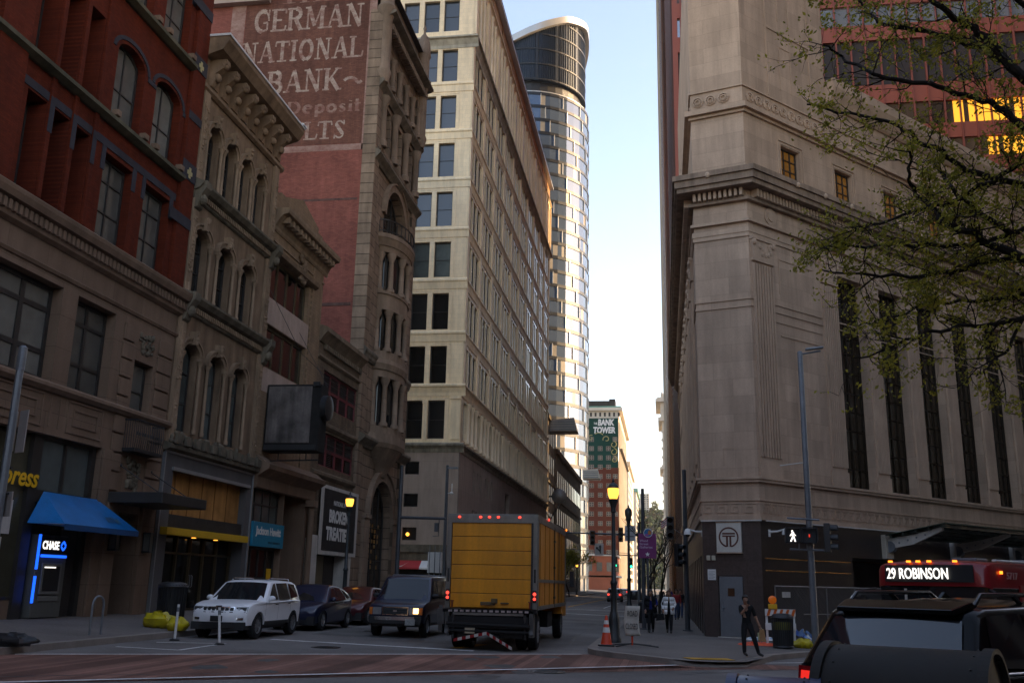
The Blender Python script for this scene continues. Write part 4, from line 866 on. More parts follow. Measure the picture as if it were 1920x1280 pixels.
d_=root('round_fixture','dark round dish fixed to the dark buildings above the yellow truck','dish',(-19,172,16)); b=MB(); b.lathe([(.1,-.3),(.8,-.2),(1.25,.1),(1.3,.3),(1.0,.2),(.2,-.1)],20,(-18,170,17),'y'); b.build('dish',steel_grey,d_,smooth=True); b=MB(); b.tube([(-19.6,171,17),(-17.6,170,17)],.15,6); b.tube([(-19.6,171,13),(-17.9,170,15.5)],.12,6); b.build('bracket',steel_dark,d_)
# ---------- glass tower with rounded end
gt=root('glass_tower','round ended glass tower with a dark louvred crown and sweeping roof visor','tower',(-40,285,0))
XR=aty(1102.5,420,283).x; RR=19.0; YF=264.0
def plan(off,xl=-82,n=20):
    pts=[(xl,YF+off)]; cx=XR-RR; cy=YF+RR
    for i in range(n+1): a=-PI/2+PI*i/n; pts.append((cx+(RR-off)*math.cos(a),cy+(RR-off)*math.sin(a)))
    pts.append((xl,YF+2*RR-off)); return pts
def ringwall(b,off,z0,z1,cap=False,step=1):
    p=plan(off); n=len(p); b.add([(x,y,z0) for x,y in p]+[(x,y,z1) for x,y in p],[(i,i+1,n+i+1,n+i) for i in range(n-1)])
    if cap: b.add([(x,y,z1) for x,y in p],[tuple(range(n))])
tower_glass=M('tower_glass',(.11,.15,.22),.10,.0,1,metal=.35,fine=0); tower_band=M('tower_band',(.022,.026,.034),.4,.1,1,metal=.2); curtain=M('tower_blind',(.28,.255,.22),.4,.15,.25,spec=.5); fin_m=M('tower_fin',(.55,.55,.54),.35,.1,1,metal=.3)
FH=4.35; NF=34
g=MB(); bd=MB(); cu=MB(); rg=random.Random(5)
segs=[]
p0=plan(0); 
# panels along the outline
out=[]; 
for i in range(len(p0)-1):
    a,c=Vector(p0[i]),Vector(p0[i+1]); L_=(c-a).length; m_=max(1,round(L_/1.5))
    for k in range(m_): out.append((a+(c-a)*k/m_,a+(c-a)*(k+1)/m_))
for f in range(NF):
    z0=.2+f*FH; z1=z0+FH-.95
    for a,c in out:
        if a.y>YF+RR*1.7: continue
        t=cu if rg.random()<.08 else g
        t.quad((a.x,a.y,z0),(c.x,c.y,z0),(c.x,c.y,z1),(a.x,a.y,z1))
    ringwall(bd,-.18,z1,z1+.95); p=plan(-.18); q=plan(.05); n=len(p)
    bd.add([(x,y,z1) for x,y in p]+[(x,y,z1) for x,y in q],[(i,i+1,n+i+1,n+i) for i in range(n-1)])
ZT=.2+NF*FH
g.build('glazing',tower_glass,gt,recalc=False); cu.build('blind_panel',curtain,gt,recalc=False); bd.build('floor_band',tower_band,gt,recalc=False)
b=MB()
for f in range(NF):
    z0=.2+f*FH
    for i,(a,c) in enumerate(out):
        if a.y>YF+RR*1.5: continue
        if (i+f)%5==0:
            t=(c-a).normalized(); nn=Vector((t.y,-t.x)); q=a+nn*.12; b.add([(a.x-t.x*.1,a.y-t.y*.1,z0),(a.x+t.x*.1,a.y+t.y*.1,z0),(q.x+t.x*.1+nn.x*.2,q.y+t.y*.1+nn.y*.2,z0),(q.x-t.x*.1+nn.x*.2,q.y-t.y*.1+nn.y*.2,z0)]+[(a.x-t.x*.1,a.y-t.y*.1,z0+FH-.7),(a.x+t.x*.1,a.y+t.y*.1,z0+FH-.7),(q.x+t.x*.1+nn.x*.2,q.y+t.y*.1+nn.y*.2,z0+FH-.7),(q.x-t.x*.1+nn.x*.2,q.y-t.y*.1+nn.y*.2,z0+FH-.7)],[(0,1,5,4),(1,2,6,5),(2,3,7,6),(3,0,4,7)])
b.build('fin',fin_m,gt,recalc=False)
b=MB(); ringwall(b,.0,ZT,ZT+.4,True); b.build('rim',fin_m,gt,recalc=False)
b=MB(); ringwall(b,2.2,ZT+.4,ZT+5,False); b.build('recess',blackm,gt,recalc=False)
# crown: outline with a top that rises to the rounded end and sweeps down behind
def topz(i,n): 
    s=i/(n-1); return 0
crown=M('crown_louvre',(.028,.038,.055),.5,.1,1,metal=.4); cap_m=M('visor_metal',(.62,.60,.56),.3,.08,.2,metal=.5)
p=plan(1.2,n=28); n=len(p); Zc=ZT+4.6; tops=[]
for i,(x,y) in enumerate(p):
    cx=XR-RR
    if i==0: tops.append(146.5)
    else:
        a=(i-1)/28  # 0 front .. 1 back of the round end
        K_=((0,167),(.25,174.3),(.45,177.5),(.6,172),(.8,162),(1,154)); k_=max(j for j in range(5) if K_[j][0]<=a+1e-9); tops.append(K_[k_][1]+(K_[k_+1][1]-K_[k_][1])*(a-K_[k_][0])/(K_[k_+1][0]-K_[k_][0]))
pp=[(p[0][0],p[0][1],tops[0])]
for k in range(1,9): s=k/9; pp.append((p[0][0]+(p[1][0]-p[0][0])*s,p[0][1],tops[0]+(tops[1]-tops[0])*s))
pp+=[(x,y,t) for (x,y),t in zip(p[1:-1],tops[1:-1])]
b=MB(); n=len(pp); b.add([(x,y,Zc) for x,y,t in pp]+pp,[(i,i+1,n+i+1,n+i) for i in range(n-1)]+[tuple(range(n-1,-1,-1))]); b.build('crown',crown,gt,recalc=False)
b=MB()
for z in range(5):
    zz=Zc+.2+z*5.2; q=[(x,y) for x,y,t in pp]
    for i in range(len(pp)-1):
        if min(pp[i][2],pp[i+1][2])>zz+.8:
            a,c=Vector(pp[i][:2]),Vector(pp[i+1][:2]); t=(c-a).normalized(); nn=Vector((t.y,-t.x))*.35
            b.quad((a.x+nn.x,a.y+nn.y,zz),(c.x+nn.x,c.y+nn.y,zz),(c.x+nn.x,c.y+nn.y,zz+.5),(a.x+nn.x,a.y+nn.y,zz+.5)); b.quad((a.x,a.y,zz),(c.x,c.y,zz),(c.x+nn.x,c.y+nn.y,zz),(a.x+nn.x,a.y+nn.y,zz))
b.build('crown_rail',blackm,gt,recalc=False)
b=MB()
acc=0
for i in range(len(pp)-1):
    a,c=Vector(pp[i]),Vector(pp[i+1]); L_=(c-a).length; m_=max(1,int(L_/.75))
    for k in range(m_):
        q=a+(c-a)*(k+.5)/m_; t=(c-a); t.z=0; t.normalize(); nn=Vector((t.y,-t.x,0))
        wd=.55 if int(acc)%10==0 else .12; acc+=1
        b.add([(q-t*wd+nn*.02)[:2]+(Zc,),(q+t*wd+nn*.02)[:2]+(Zc,),(q+t*wd*.7+nn*.28)[:2]+(Zc,),(q-t*wd*.7+nn*.28)[:2]+(Zc,)]+[(q-t*wd+nn*.02)[:2]+(q.z,),(q+t*wd+nn*.02)[:2]+(q.z,),(q+t*wd*.7+nn*.28)[:2]+(q.z,),(q-t*wd*.7+nn*.28)[:2]+(q.z,)],[(1,2,6,5),(2,3,7,6),(3,0,4,7)])
b.build('louvre',M('louvre_fin',(.028,.036,.05),.4,.1,1,metal=.4),gt,recalc=False)
b=MB(); vs=[];
for i,(x,y,t) in enumerate(pp):
    a=Vector(pp[max(i-1,0)][:2]); c=Vector(pp[min(i+1,len(pp)-1)][:2]); tt=(c-a).normalized(); nn=Vector((tt.y,-tt.x))
    o=Vector((x,y))+nn*1.5; ii=Vector((x,y))-nn*2.0; vs.append([(o.x,o.y,t),(o.x,o.y,t+2.3),(ii.x,ii.y,t+2.1),(ii.x,ii.y,t-.1)])
fl=[v for q in vs for v in q]; fs=[]
for i in range(len(vs)-1):
    for k in range(4): fs.append((i*4+k,i*4+(k+1)%4,(i+1)*4+(k+1)%4,(i+1)*4+k))
b.add(fl,fs+[(0,1,2,3),(len(fl)-1,len(fl)-2,len(fl)-3,len(fl)-4)]); b.build('visor',cap_m,gt,smooth=30)
# ---------- bank tower
bt=root('brick_tower','brick tower with a green painted upper wall and white lettering','tower',(-30,440,0))
YB=433.0; BF=frame(0,YB,0,0); XB=-19.0
bred=M('tower_brick',(.13,.036,.02),.85,.15,.1); bgreen=M('tower_green',(.007,.05,.038),.8,.1,.1); bcream=M('tower_stone',(.58,.52,.43),.8,.1,.2)
b=MB(BF); b.quad((-60,0,0),(XB,0,0),(XB,0,53.2),(-60,0,53.2)); b.build('wall',bred,bt,recalc=False)
b=MB(BF); b.quad((-60,-.1,53.2),(XB-.2,-.1,53.2),(XB-.2,-.1,75.6),(-60,-.1,75.6)); b.build('painted_wall',bgreen,bt,recalc=False)
b=MB(BF); b.quad((XB,0,0),(XB,95,0),(XB,95,76),(XB,0,76)); b.quad((-60,0,76),(XB,0,76),(XB,95,76),(-60,95,76)); b.build('side_wall',bcream,bt,recalc=False)
b=MB(BF); b.box(-60,XB+.2,-.2,95,75.6,79.0); b.box(-60,XB+1.8,-1.6,95,79.0,80.3); b.build('cornice',bcream,bt); b=MB(BF); b.box(-60,XB+1.2,-1.0,95,80.3,81.0); b.build('roof_edge',M('copper_green',(.12,.28,.22),.6,.2,.3),bt)
b=MB(BF); b.box(-60,-23.5,3,40,81,84.2); b.box(-23.4,-20.6,3,12,81,85); b.build('penthouse',dark_panel,bt)
b=MB(BF); 
for z in (71,66.6,62.4): b.box(XB,XB+1.6,2,90,z-5,z-4.6) if z==66.6 else None
b.build('balcony',dark_panel,bt)
wb=winmk(2.1,2.1,2,(.5,),.18,M('tower_sash',(.24,.19,.15),.6,.1,1),glass_grey,thin=.3); wn=[]
for r_ in range(17):
    z=57.6-4.15*r_+8.3
    for x in (-31.2,-27.3,-23.6,-20.6,-35,-38.5):
        if z>1 and not (z>63 and x>-28 and x<-22) and not(x==-20.6 and r_%2): wn.append((x,z-1))
windows(bt,BF,wb,wn,-.2)
b=MB(BF)
for i in range(8): b.box(-34+i*2.1,-33.1+i*2.1,-.25,-.202,76.4,78.2)
b.build('attic_window',dark_panel,bt)
text('THE',BF,-30.2,-28.6,72.7,73.7,-.11,'lettering',white_paint,bt,bold=.03); text('BANK',BF,-28.3,-20.9,72.2,75.2,-.11,'lettering',white_paint,bt,bold=.05,shear=.1); text('TOWER',BF,-30.4,-20.4,68.7,71.7,-.11,'lettering',white_paint,bt,bold=.05,shear=.1)
b=MB(BF)
def swirl(cx,cz,r,a0,a1,k): return [(cx+r*math.cos(math.radians(a0+(a1-a0)*i/14))*(1-k*i/14),-.2,cz+r*math.sin(math.radians(a0+(a1-a0)*i/14))*(1-k*i/14)) for i in range(15)]
for c in (swirl(-31.5,66.6,1.4,60,420,.7),swirl(-28,66.3,2.6,130,40,0),swirl(-24.5,66,1.6,200,-120,.6),swirl(-21.3,63.6,1.5,90,-250,.5),swirl(-21.2,60.3,1.6,90,-260,.5),swirl(-21.0,56.8,1.5,90,-260,.6)): b.tube(c,.22,5)
b.build('scroll',M('scroll_gold',(.33,.30,.13),.7,.1,1),bt)
b=MB(); b.box(XB,XB+.25,434,527,3,7.5); 
for i in range(12): b.box(XB,XB+.5,435+i*7.6,436+i*7.6,0,74)
b.build('side_pilaster',bcream,bt)
# sunlit neighbours
for (nm,lab,x0,x1,y0,y1,z1,mm,cm) in (('stone_block','sunlit pale stone building right behind the brick tower',-40,-18.2,531,620,66,bcream,bcream),('copper_roofed_block','small pale building with a green copper roof far down the street',-40,-17,640,700,62,bcream,M('copper_roof',(.16,.33,.27),.6,.2,.3))):
    r_=root(nm,lab,'building',((x0+x1)/2,y0,0)); b=MB(); b.box(x0,x1,y0,y1,0,z1); b.build('wall',mm,r_); b=MB(); b.box(x0-1,x1+1.2,y0-1,y1+1,z1,z1+2.2); b.build('roof',cm,r_)
    b=MB()
    for k in range(int(z1/4.3)-1):
        for i in range(5): b.box(x1-2-i*4.2-1.4,x1-2-i*4.2,y0-.1,y0-.02,4+k*4.3,6.4+k*4.3)
        for i in range(10): b.box(x1+.02,x1+.1,y0+3+i*6,y0+5+i*6,4+k*4.3,6.4+k*4.3)
    b.build('window',glass_grey,r_)
lw=root('brick_lowrise','low orange brick building at the foot of the brick tower','building',(-25,405,0)); b=MB(); b.box(-60,-19,396,431,0,13.5); b.build('wall',M('orange_brick',(.28,.09,.05),.8,.15,.3),lw); b=MB(); b.box(-60,-18.4,395.5,431.5,13.5,14.3); b.box(-60,-17.5,396,431,5.2,5.9); b.build('cornice',white_pl,lw); b=MB()
for i in range(8): b.box(-19.0,-18.94,397.5+i*4,399.8+i*4,7.5,11)
for i in range(4): b.box(-22.5-i*4,-20.3-i*4,395.9,395.97,7.5,11)
b.build('window',glass_grey,lw)
# ---------- hill, apartments on it, mast
hm=M('hillside',(.045,.055,.025),.95,.3,.02,fine=.3); b=MB(); nx,ny=40,14; rh=random.Random(2)
for j in range(ny+1):
    for i in range(nx+1):
        x=-420+i*21; t=j/ny; y=950+t*560; z=-2+118*(t**.8)*(1-.0000016*(x+20)**2)+ (rh.uniform(-5,5) if 0<j<ny else 0)-(6 if x>0 else 0)*t
        b.v.append(Vector((x,y,z)))
for j in range(ny):
    for i in range(nx): a=j*(nx+1)+i; b.f.append((a,a+1,a+nx+2,a+nx+1)); b.k.append(0)
hill=b.build('hill',hm,smooth=60,recalc=False); struct(hill)
def hz(x,y): t=max(0,min(1,(y-950)/560)); return -2+118*(t**.8)*(1-.0000016*(x+20)**2)-(6 if x>0 else 0)*t
leafs=[]; 
b=MB(); b2=MB(); rt_=random.Random(9)
for i in range(1500):
    y=rt_.uniform(955,1490); x=rt_.uniform(-95,70); r_=rt_.uniform(2.2,4.6); t=b if rt_.random()<.8 else b2
    c=Vector((x,y,hz(x,y)+r_*.7))
    for k in range(11):
        d=Vector((rt_.gauss(0,1),rt_.gauss(0,1),rt_.gauss(0,1))).normalized()*r_*rt_.uniform(.5,1); n1=Vector((rt_.gauss(0,1),rt_.gauss(0,1),rt_.gauss(0,1))).normalized(); n2=n1.orthogonal().normalized()*r_*.5; n3=n1.cross(n2)
        q=c+d; t.quad(q-n2-n3,q+n2-n3*.6,q+n2*.8+n3,q-n2*.7+n3)
o=b.build('hill_woodland',M('wood_green',(.045,.06,.022),.9,.35,.05),recalc=False,kind='stuff'); tag(o,'bare and green woodland covering the far hillside','woodland')
o=b2.build('hill_woodland',M('wood_brown',(.075,.062,.035),.9,.35,.05),recalc=False,kind='stuff'); tag(o,'brown leafless trees scattered over the far hillside','woodland')
def clump(b,c,r,n,ls,rg,flat=1.0):
    for k in range(n):
        d=Vector((rg.gauss(0,1),rg.gauss(0,1),rg.gauss(0,1)*flat)).normalized()*r*rg.uniform(.35,1); n1=Vector((rg.gauss(0,1),rg.gauss(0,1),rg.gauss(0,1))).normalized(); n2=n1.orthogonal().normalized()*ls; n3=n1.cross(n2)*.7; q=Vector(c)+d
        b.quad(q-n2,q-n3,q+n2,q+n3)
for px,py,r_,mm,lab in ((1214,985,9,M('tree_lime',(.30,.30,.03),.8,.2,.1),'bright yellow green tree on the far hillside'),(1228,946,7,M('tree_top',(.12,.13,.06),.8,.2,.1),'dark tree on the hilltop beside the apartment block')):
    c=aty(px,py,1330 if py>960 else 1490); r0_=root('hillside_tree',lab,'tree',(c.x,c.y,c.z-r_*1.6)); b=MB(); clump(b,c,r_,420,r_*.13,random.Random(4)); b.build('crown',mm,r0_,recalc=False); b=MB(); b.tube([(c.x,c.y,c.z-r_*1.6),(c.x,c.y,c.z)],r_*.07,6); b.build('trunk',dark_panel,r0_)
ap=root('apartment_block','pale apartment block standing on top of the hill','apartment block',(-33,1480,115)); AF=frame(0,1470,0,0); xa,xb=aty(1178,935,1470).x,aty(1217,935,1470).x; zt=aty(1197,925,1470).z
b=MB(AF); b.box(xa,xb,0,30,95,zt); b.build('wall',M('apartment_wall',(.50,.44,.37),.8,.1,.1),ap); b=MB(AF); b.box(xa+8,xa+16,5,20,zt,zt+4); b.build('roof',white_pl,ap); b=MB(AF)
for k in range(11):
    for i in range(7): b.box(xa+1.2+i*(xb-xa)/7,xa+3.4+i*(xb-xa)/7,-.3,-.02,zt-2.8-k*3.2,zt-1-k*3.2)
b.build('window',glass_dk,ap)
ms=root('radio_mast','thin lattice radio mast on the hilltop','mast',(-17.5,1500,115)); mt=aty(1217,800,1500); b=MB(); z0=112; zt=mt.z
for k in range(4):
    a=PI/4+k*PI/2; b.tube([(mt.x+7*math.cos(a),1500+7*math.sin(a),z0),(mt.x+2.2*math.cos(a),1500+2.2*math.sin(a),z0+(zt-z0)*.5),(mt.x+.3*math.cos(a),1500+.3*math.sin(a),zt)],[.3,.25,.18],4)
for j in range(22):
    t=j/22; r_=7-9.6*t if t<.5 else 2.2-3.8*(t-.5); z=z0+(zt-z0)*t; dz=(zt-z0)/22
    for k in range(4):
        a=PI/4+k*PI/2; a2=a+PI/2; r2=max(.3,r_-.35); b.tube([(mt.x+r_*math.cos(a),1500+r_*math.sin(a),z),(mt.x+r2*math.cos(a2),1500+r2*math.sin(a2),z+dz)],.14,4)
b.build('lattice',M('mast_red',(.5,.42,.4),.5,.1,1),ms)
# ------------------------------------------------------------------ station building (limestone, on the wedge shaped corner)
T=root('station_building','large grey limestone building with fluted pilasters and a dark granite base on the wedge corner','building',(4,45,-.2))
AH=math.radians(-17.6); AR=math.radians(45.6)
HF=frame(1.67,42.77,0,AH); RF=frame(4.04,42.02,0,AR); SF=frame(1.67,42.77,0,-A90); WH=2.487
def lime(az,n): return M(n,(.47,.33,.235),.85,.13,.35,brick=(.78,1.7,.006,.6,0,.10),az=az,streak=.22,bump=.05)
limeH=lime(AH,'limestone_corner'); limeR=lime(AR,'limestone_square'); limeS=lime(A90,'limestone_street'); lime_p=M('limestone_plain',(.48,.338,.24),.85,.14,.5,streak=.16); lime_d=M('limestone_weathered',(.30,.21,.15),.9,.25,.8,streak=.4)
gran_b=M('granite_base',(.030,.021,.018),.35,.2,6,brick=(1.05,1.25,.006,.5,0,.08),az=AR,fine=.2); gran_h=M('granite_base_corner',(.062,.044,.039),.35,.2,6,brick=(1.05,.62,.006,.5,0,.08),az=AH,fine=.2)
UE=46; US_=-44
tw=[(6.45+3.45*k,8.72+3.45*k,6.45,16.75,0,.55) for k in range(11)]
aw_=[(2.68+4.28*k,4.1+4.28*k,20.36,22.5,0,.3) for k in range(9)]
b=MB(RF); b.wall(0,UE,4.8,24.0,tw+aw_); b.wall(0,6.6,24.0,36); b.wall(6.6,UE,24.0,27.3); b.build('square_wall',limeR,T,recalc=False)
b=MB(HF); b.wall(0,WH,4.8,36); b.build('corner_wall',limeH,T,recalc=False)
st=[(-3.6-3.45*k-1.7,-3.6-3.45*k,6.45,16.75,0,.5) for k in range(11)]
b=MB(SF); b.wall(US_,0,4.8,24.0,st); b.wall(-26,0,24,36); b.wall(US_,-26,24,27.3); b.build('street_wall',limeS,T,recalc=False)
b=MB(); p=RF@Vector((6.6,0,0)); b.quad((p.x,p.y,27),(p.x,68.77,27),(p.x,68.77,36),(p.x,p.y,36)); b.quad((p.x,68.77,27),(1.67,68.77,27),(1.67,68.77,36),(p.x,68.77,36)); b.build('pavilion_shade_wall',limeS,T,recalc=False)  # hidden sides run far back to keep sun off the gabled building
b=MB(); p=[RF@Vector((UE,0,27.2)),RF@Vector((0,0,27.2)),Vector((1.67,42.77,27.2)),Vector((1.67,86.7,27.2))]; b.quad(*p); b.build('roof',dark_panel,T,recalc=False)
b=MB(); p=[RF@Vector((UE,0,0)),Vector((1.67,86.7,0))]; b.quad((p[0].x,p[0].y,0),(p[1].x,p[1].y,0),(p[1].x,p[1].y,27.3),(p[0].x,p[0].y,27.3)); b.build('rear_wall',limeS,T,recalc=False)
# continuous mouldings that turn both corners
def band(prof,name,mat,u1=UE,s0=US_,parts=None):
    for F,a,c in ((HF,-.002,WH+.002),(RF,0,u1),(SF,s0,0)):
        b=MB(F)
        for (d0,d1,z0,z1) in prof:
            # mitred ends: corner angles are about 107 and 117 degrees
            e0,e1={id(HF):(.74,.61),id(RF):(.61,0),id(SF):(0,.74)}[id(F)]
            b.hexa([(a-d1*e0*0-e0*d1,-d1,z0),(c+e1*d1,-d1,z0),(c+e1*0,-.0,z0),(a,-.0,z0),(a-e0*d1,-d1,z1),(c+e1*d1,-d1,z1),(c,-.0,z1),(a,-.0,z1)])
        b.build(name,mat,T)
band([(0,.10,4.62,4.8),(0,.05,5.42,5.48),(0,.14,6.2,6.32),(0,.2,6.32,6.42)],'string_course',lime_p)
band([(0,.06,17.25,17.45),(0,.09,17.45,17.7),(0,.16,17.95,18.08),(0,.05,13.95,14.0),(0,.05,14.3,14.36)],'architrave',lime_p)
band([(0,.22,18.95,19.1),(0,.75,19.5,19.72),(0,.85,19.72,20.05),(0,.95,20.05,20.3)],'cornice',lime_d)
band([(0,.12,23.4,23.55),(0,.3,23.55,23.8),(0,.08,24.75,24.82)],'string_course',lime_p)
b=MB(RF); b.cornice(6.62,UE,[(.1,25.9),(.2,26.0),(.45,26.5),(.55,26.8),(.55,27.3)]); b.build('parapet',lime_p,T)
b=MB(SF); b.cornice(US_,-26.1,[(.1,25.9),(.2,26.0),(.45,26.5),(.55,26.8),(.55,27.3)]); b.build('parapet',lime_p,T)
for F,a,c in ((HF,.05,WH-.05),(RF,.2,UE),(SF,US_,-.2)):
    b=MB(F); b.dentils(a,c,.23,.13,-.42,-.05,19.12,19.48); b.build('dentil',lime_p,T)
    b=MB(F)   # running scroll frieze
    n=int((c-a)/.62)
    for i in range(n if c!=UE else 11):
        if F is SF and i<n-10: continue
        u=a+(i+.5)*.62
        for r_,t in ((.24,.05),(.13,.045)):
            pts=[(u+r_*math.cos(x)*1,-.03,24.3+r_*math.sin(x)) for x in [k*PI/4 for k in range(9)]]; b.tube(pts,t,4,cap=False)
    b.build('scroll_frieze',lime_p,T,recalc=False)
    b=MB(F)   # key pattern
    n=int((c-a)/.5)
    for i in range(min(n,52)):
        if F is SF: u=c-(i+1)*(c-a)/n
        else: u=a+i*(c-a)/n
        w_=(c-a)/n
        if F is RF and u>28: break
        t=.045; 
        for x0,x1,z0,z1 in ((.02,.9,.44,.48),(.02,.06,.1,.44),(.02,.62,.06,.1),(.58,.62,.1,.34),(.22,.58,.3,.34),(.22,.26,.2,.3),(.86,.9,.06,.44)): b.box(u+x0*w_/1,u+x1*w_,-.035,-.002,4.86+z0,4.86+z1+.01)
    b.build('key_pattern',lime_p,T,recalc=False)
# fluted pilasters
def pil(F,u0,u1):
    b=MB(F); b.box(u0,u1,-.09,-.003,6.43,7.1); b.box(u0+.08,u1-.08,-.05,-.003,7.1,16.1); n=7; w_=(u1-u0-.16)
    for i in range(n+1): x=u0+.08+i*(w_-.08)/n; b.box(x,x+.09,-.12,-.051,7.3,16.0)
    b.build('pilaster',lime_p,T)
    b=MB(F); b.box(u0+.02,u1-.02,-.16,-.003,16.1,16.22); b.prism([(u0+.1,16.22),(u1-.1,16.22),(u1,17.1),(u0,17.1)],-.16,-.003,'y'); b.box(u0-.05,u1+.05,-.22,-.003,17.1,17.24)
    rr=random.Random(int(u0*10)); 
    for i in range(12): b.ball((rr.uniform(u0+.15,u1-.15),-.16,rr.uniform(16.3,17.0)),(.12,.06,.12),6,4)
    for x in (u0+.1,u1-.1): b.ball((x,-.18,16.98),(.15,.1,.15),8,5)
    b.build('capital',lime_p,T)
pil(RF,.08,1.6); pil(RF,5.12,6.42)
for k in range(9): pil(RF,8.76+3.45*k,9.86+3.45*k)
for k in range(9): pil(SF,-3.5-3.45*k,-2.0-3.45*k)
grille=M('bronze_grille',(.024,.016,.009),.45,.2,2,metal=.4)
windows(T,RF,winmk(2.25,10.28,4,(.09,.18,.27,.36,.45,.55,.64,.73,.82,.91),.1,grille,glass_warm,thin=.06),[((h[0]+h[1])/2,6.46) for h in tw],.42)
windows(T,SF,winmk(1.68,10.28,3,(.09,.18,.27,.36,.45,.55,.64,.73,.82,.91),.1,grille,glass_warm,thin=.06),[((h[0]+h[1])/2,6.46) for h in st],.4)
windows(T,RF,winmk(1.4,2.12,3,(.25,.5,.75),.07,darkframe,em_dim_refl,thin=.05),[((h[0]+h[1])/2,20.37) for h in aw_],.2)
b=MB(RF)
for h in aw_: 
    a,c=h[0]-.28,h[1]+.28
    for o,d in ((0,.05),(.16,.035)): b.box(a+o,a+o+.07,-d,-.003,20.35,22.78-o); b.box(c-o-.07,c-o,-d,-.003,20.35,22.78-o); b.box(a+o+.07,c-o-.07,-d,-.003,22.71-o,22.78-o)
b.box(1.62,5.1,-.04,-.003,13.5,13.56); b.box(2.0,4.7,-.04,-.003,12.9,12.95); b.box(2.1,4.6,-.035,-.003,16.55,16.6); b.box(2.05,2.1,-.035,-.003,14.9,16.6)
for z0,z1 in ((25.5,27.9),(29.3,31.8)): b.box(2.9,2.95,-.03,-.003,z0,z1); b.box(3.75,3.8,-.03,-.003,z0,z1); b.box(2.95,3.75,-.03,-.003,z1-.05,z1)
b.box(1.9,1.96,-.05,-.003,24.9,36); b.box(5.3,5.36,-.05,-.003,24.9,36); b.box(1.96,5.3,-.05,-.003,28.6,28.75); b.box(3.0,3.45,.0-.03,-.003,9.2,11.4)
b.lathe([(.42,-.06),(.42,-.003)],16,(1.6,0,18.55),'y'); b.lathe([(.25,-.1),(.25,-.003)],12,(1.6,0,18.55),'y')
for i in range(14): b.ball((2.6+i*2.1,-.93,20.12),(.14,.1,.15),8,5)
b.build('relief',lime_p,T,smooth=True)
b=MB(HF); b.box(1.02,1.05,-.02,-.003,6.9,7.7); b.box(1.05,1.5,-.02,-.003,7.67,7.7); b.ball((.95,-.9,20.12),(.14,.1,.15),8,5)
for x0,x1,z in ((.15,2.35,17.6),): b.box(x0,x1,-.03,-.003,z,z+.04)
b.build('relief',lime_p,T)
# dark granite ground floor
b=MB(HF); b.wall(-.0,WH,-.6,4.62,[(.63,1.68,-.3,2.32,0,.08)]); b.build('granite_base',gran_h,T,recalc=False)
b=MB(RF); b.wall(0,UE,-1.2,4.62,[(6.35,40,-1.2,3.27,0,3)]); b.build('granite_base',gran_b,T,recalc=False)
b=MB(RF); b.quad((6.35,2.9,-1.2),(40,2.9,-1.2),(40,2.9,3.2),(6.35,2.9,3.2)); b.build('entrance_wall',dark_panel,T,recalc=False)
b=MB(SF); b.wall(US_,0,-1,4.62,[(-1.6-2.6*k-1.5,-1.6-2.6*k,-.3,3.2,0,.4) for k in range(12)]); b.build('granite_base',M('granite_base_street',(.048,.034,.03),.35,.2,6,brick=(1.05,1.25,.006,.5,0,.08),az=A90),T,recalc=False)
b=MB(SF)
for k in range(12): b.quad((-3.1-2.6*k,.3,-.3),(-1.6-2.6*k,.3,-.3),(-1.6-2.6*k,.3,3.2),(-3.1-2.6*k,.3,3.2))
b.build('street_window',glass_dk,T,recalc=False)
b=MB(RF)
rg=random.Random(8)
for z in (3.03,2.54): b.box(.2,6.2,-.012,-.002,z,z+.045)
b.build('copper_strip',M('copper_strip',(.85,.45,.14),.25,.75,2.2,metal=.8),T)
b=MB(RF); b.tube([(.15,-.2,4.58),(12,-.2,4.58)],.03,6); b.build('conduit',white_pl,T); b=MB(HF); b.tube([(.0,-.2,4.58),(WH+.1,-.2,4.58)],.03,6); b.build('conduit',white_pl,T)
b=MB(HF); b.box(.66,1.65,.02,.07,-.12,2.3); b.build('door',M('door_grey',(.15,.155,.165),.5,.12,1,streak=.1),T,bevel=.008)
b=MB(HF); b.box(1.02,1.3,.005,.019,1.5,1.82); b.build('door_window',M('brown_glass',(.06,.025,.01),.3,.1,1),T); b=MB(HF); b.box(.72,.8,-.02,.019,.9,1.3); b.tube([(.76,-.06,1.05),(.92,-.06,1.05)],.015,6); b.tube([(.76,.02,1.05),(.76,-.06,1.05)],.015,6); b.build('door_handle',steel_grey,T)
b=MB(HF); b.box(.55,1.75,-.04,.02,-.2,-.13); b.build('threshold',white_pl,T)
b=MB(HF); b.box(.19,.54,-.02,-.003,2.14,2.58); b.build('notice',white_paint,T)
b=MB(HF); 
for i in range(6): b.box(.23,.23+(.27 if i%2 else .2),-.023,-.0205,2.2+i*.055,2.215+i*.055)
b.build('notice_text',M('print_grey',(.2,.2,.22),.7,.1,2),T)
b=MB(HF); b.box(.17,.33,-.08,-.003,2.95,3.15); b.box(.39,.55,-.08,-.003,2.95,3.15); b.build('light_box',M('box_tan',(.5,.44,.33),.5,.1,2),T,bevel=.01)
ts=root('transit_sign','square white sign with a brown circled T emblem above the grey corner door','sign',(2.5,42.4,3.3))
b=MB(HF); b.box(.64,1.7,-.16,-.004,3.28,4.5); b.build('panel',M('sign_cream',(.56,.53,.47),.4,.08,1),ts,bevel=.02)
tb=M('emblem_brown',(.10,.03,.018),.5,.1,2); b=MB(HF); cx,cz=1.17,3.9
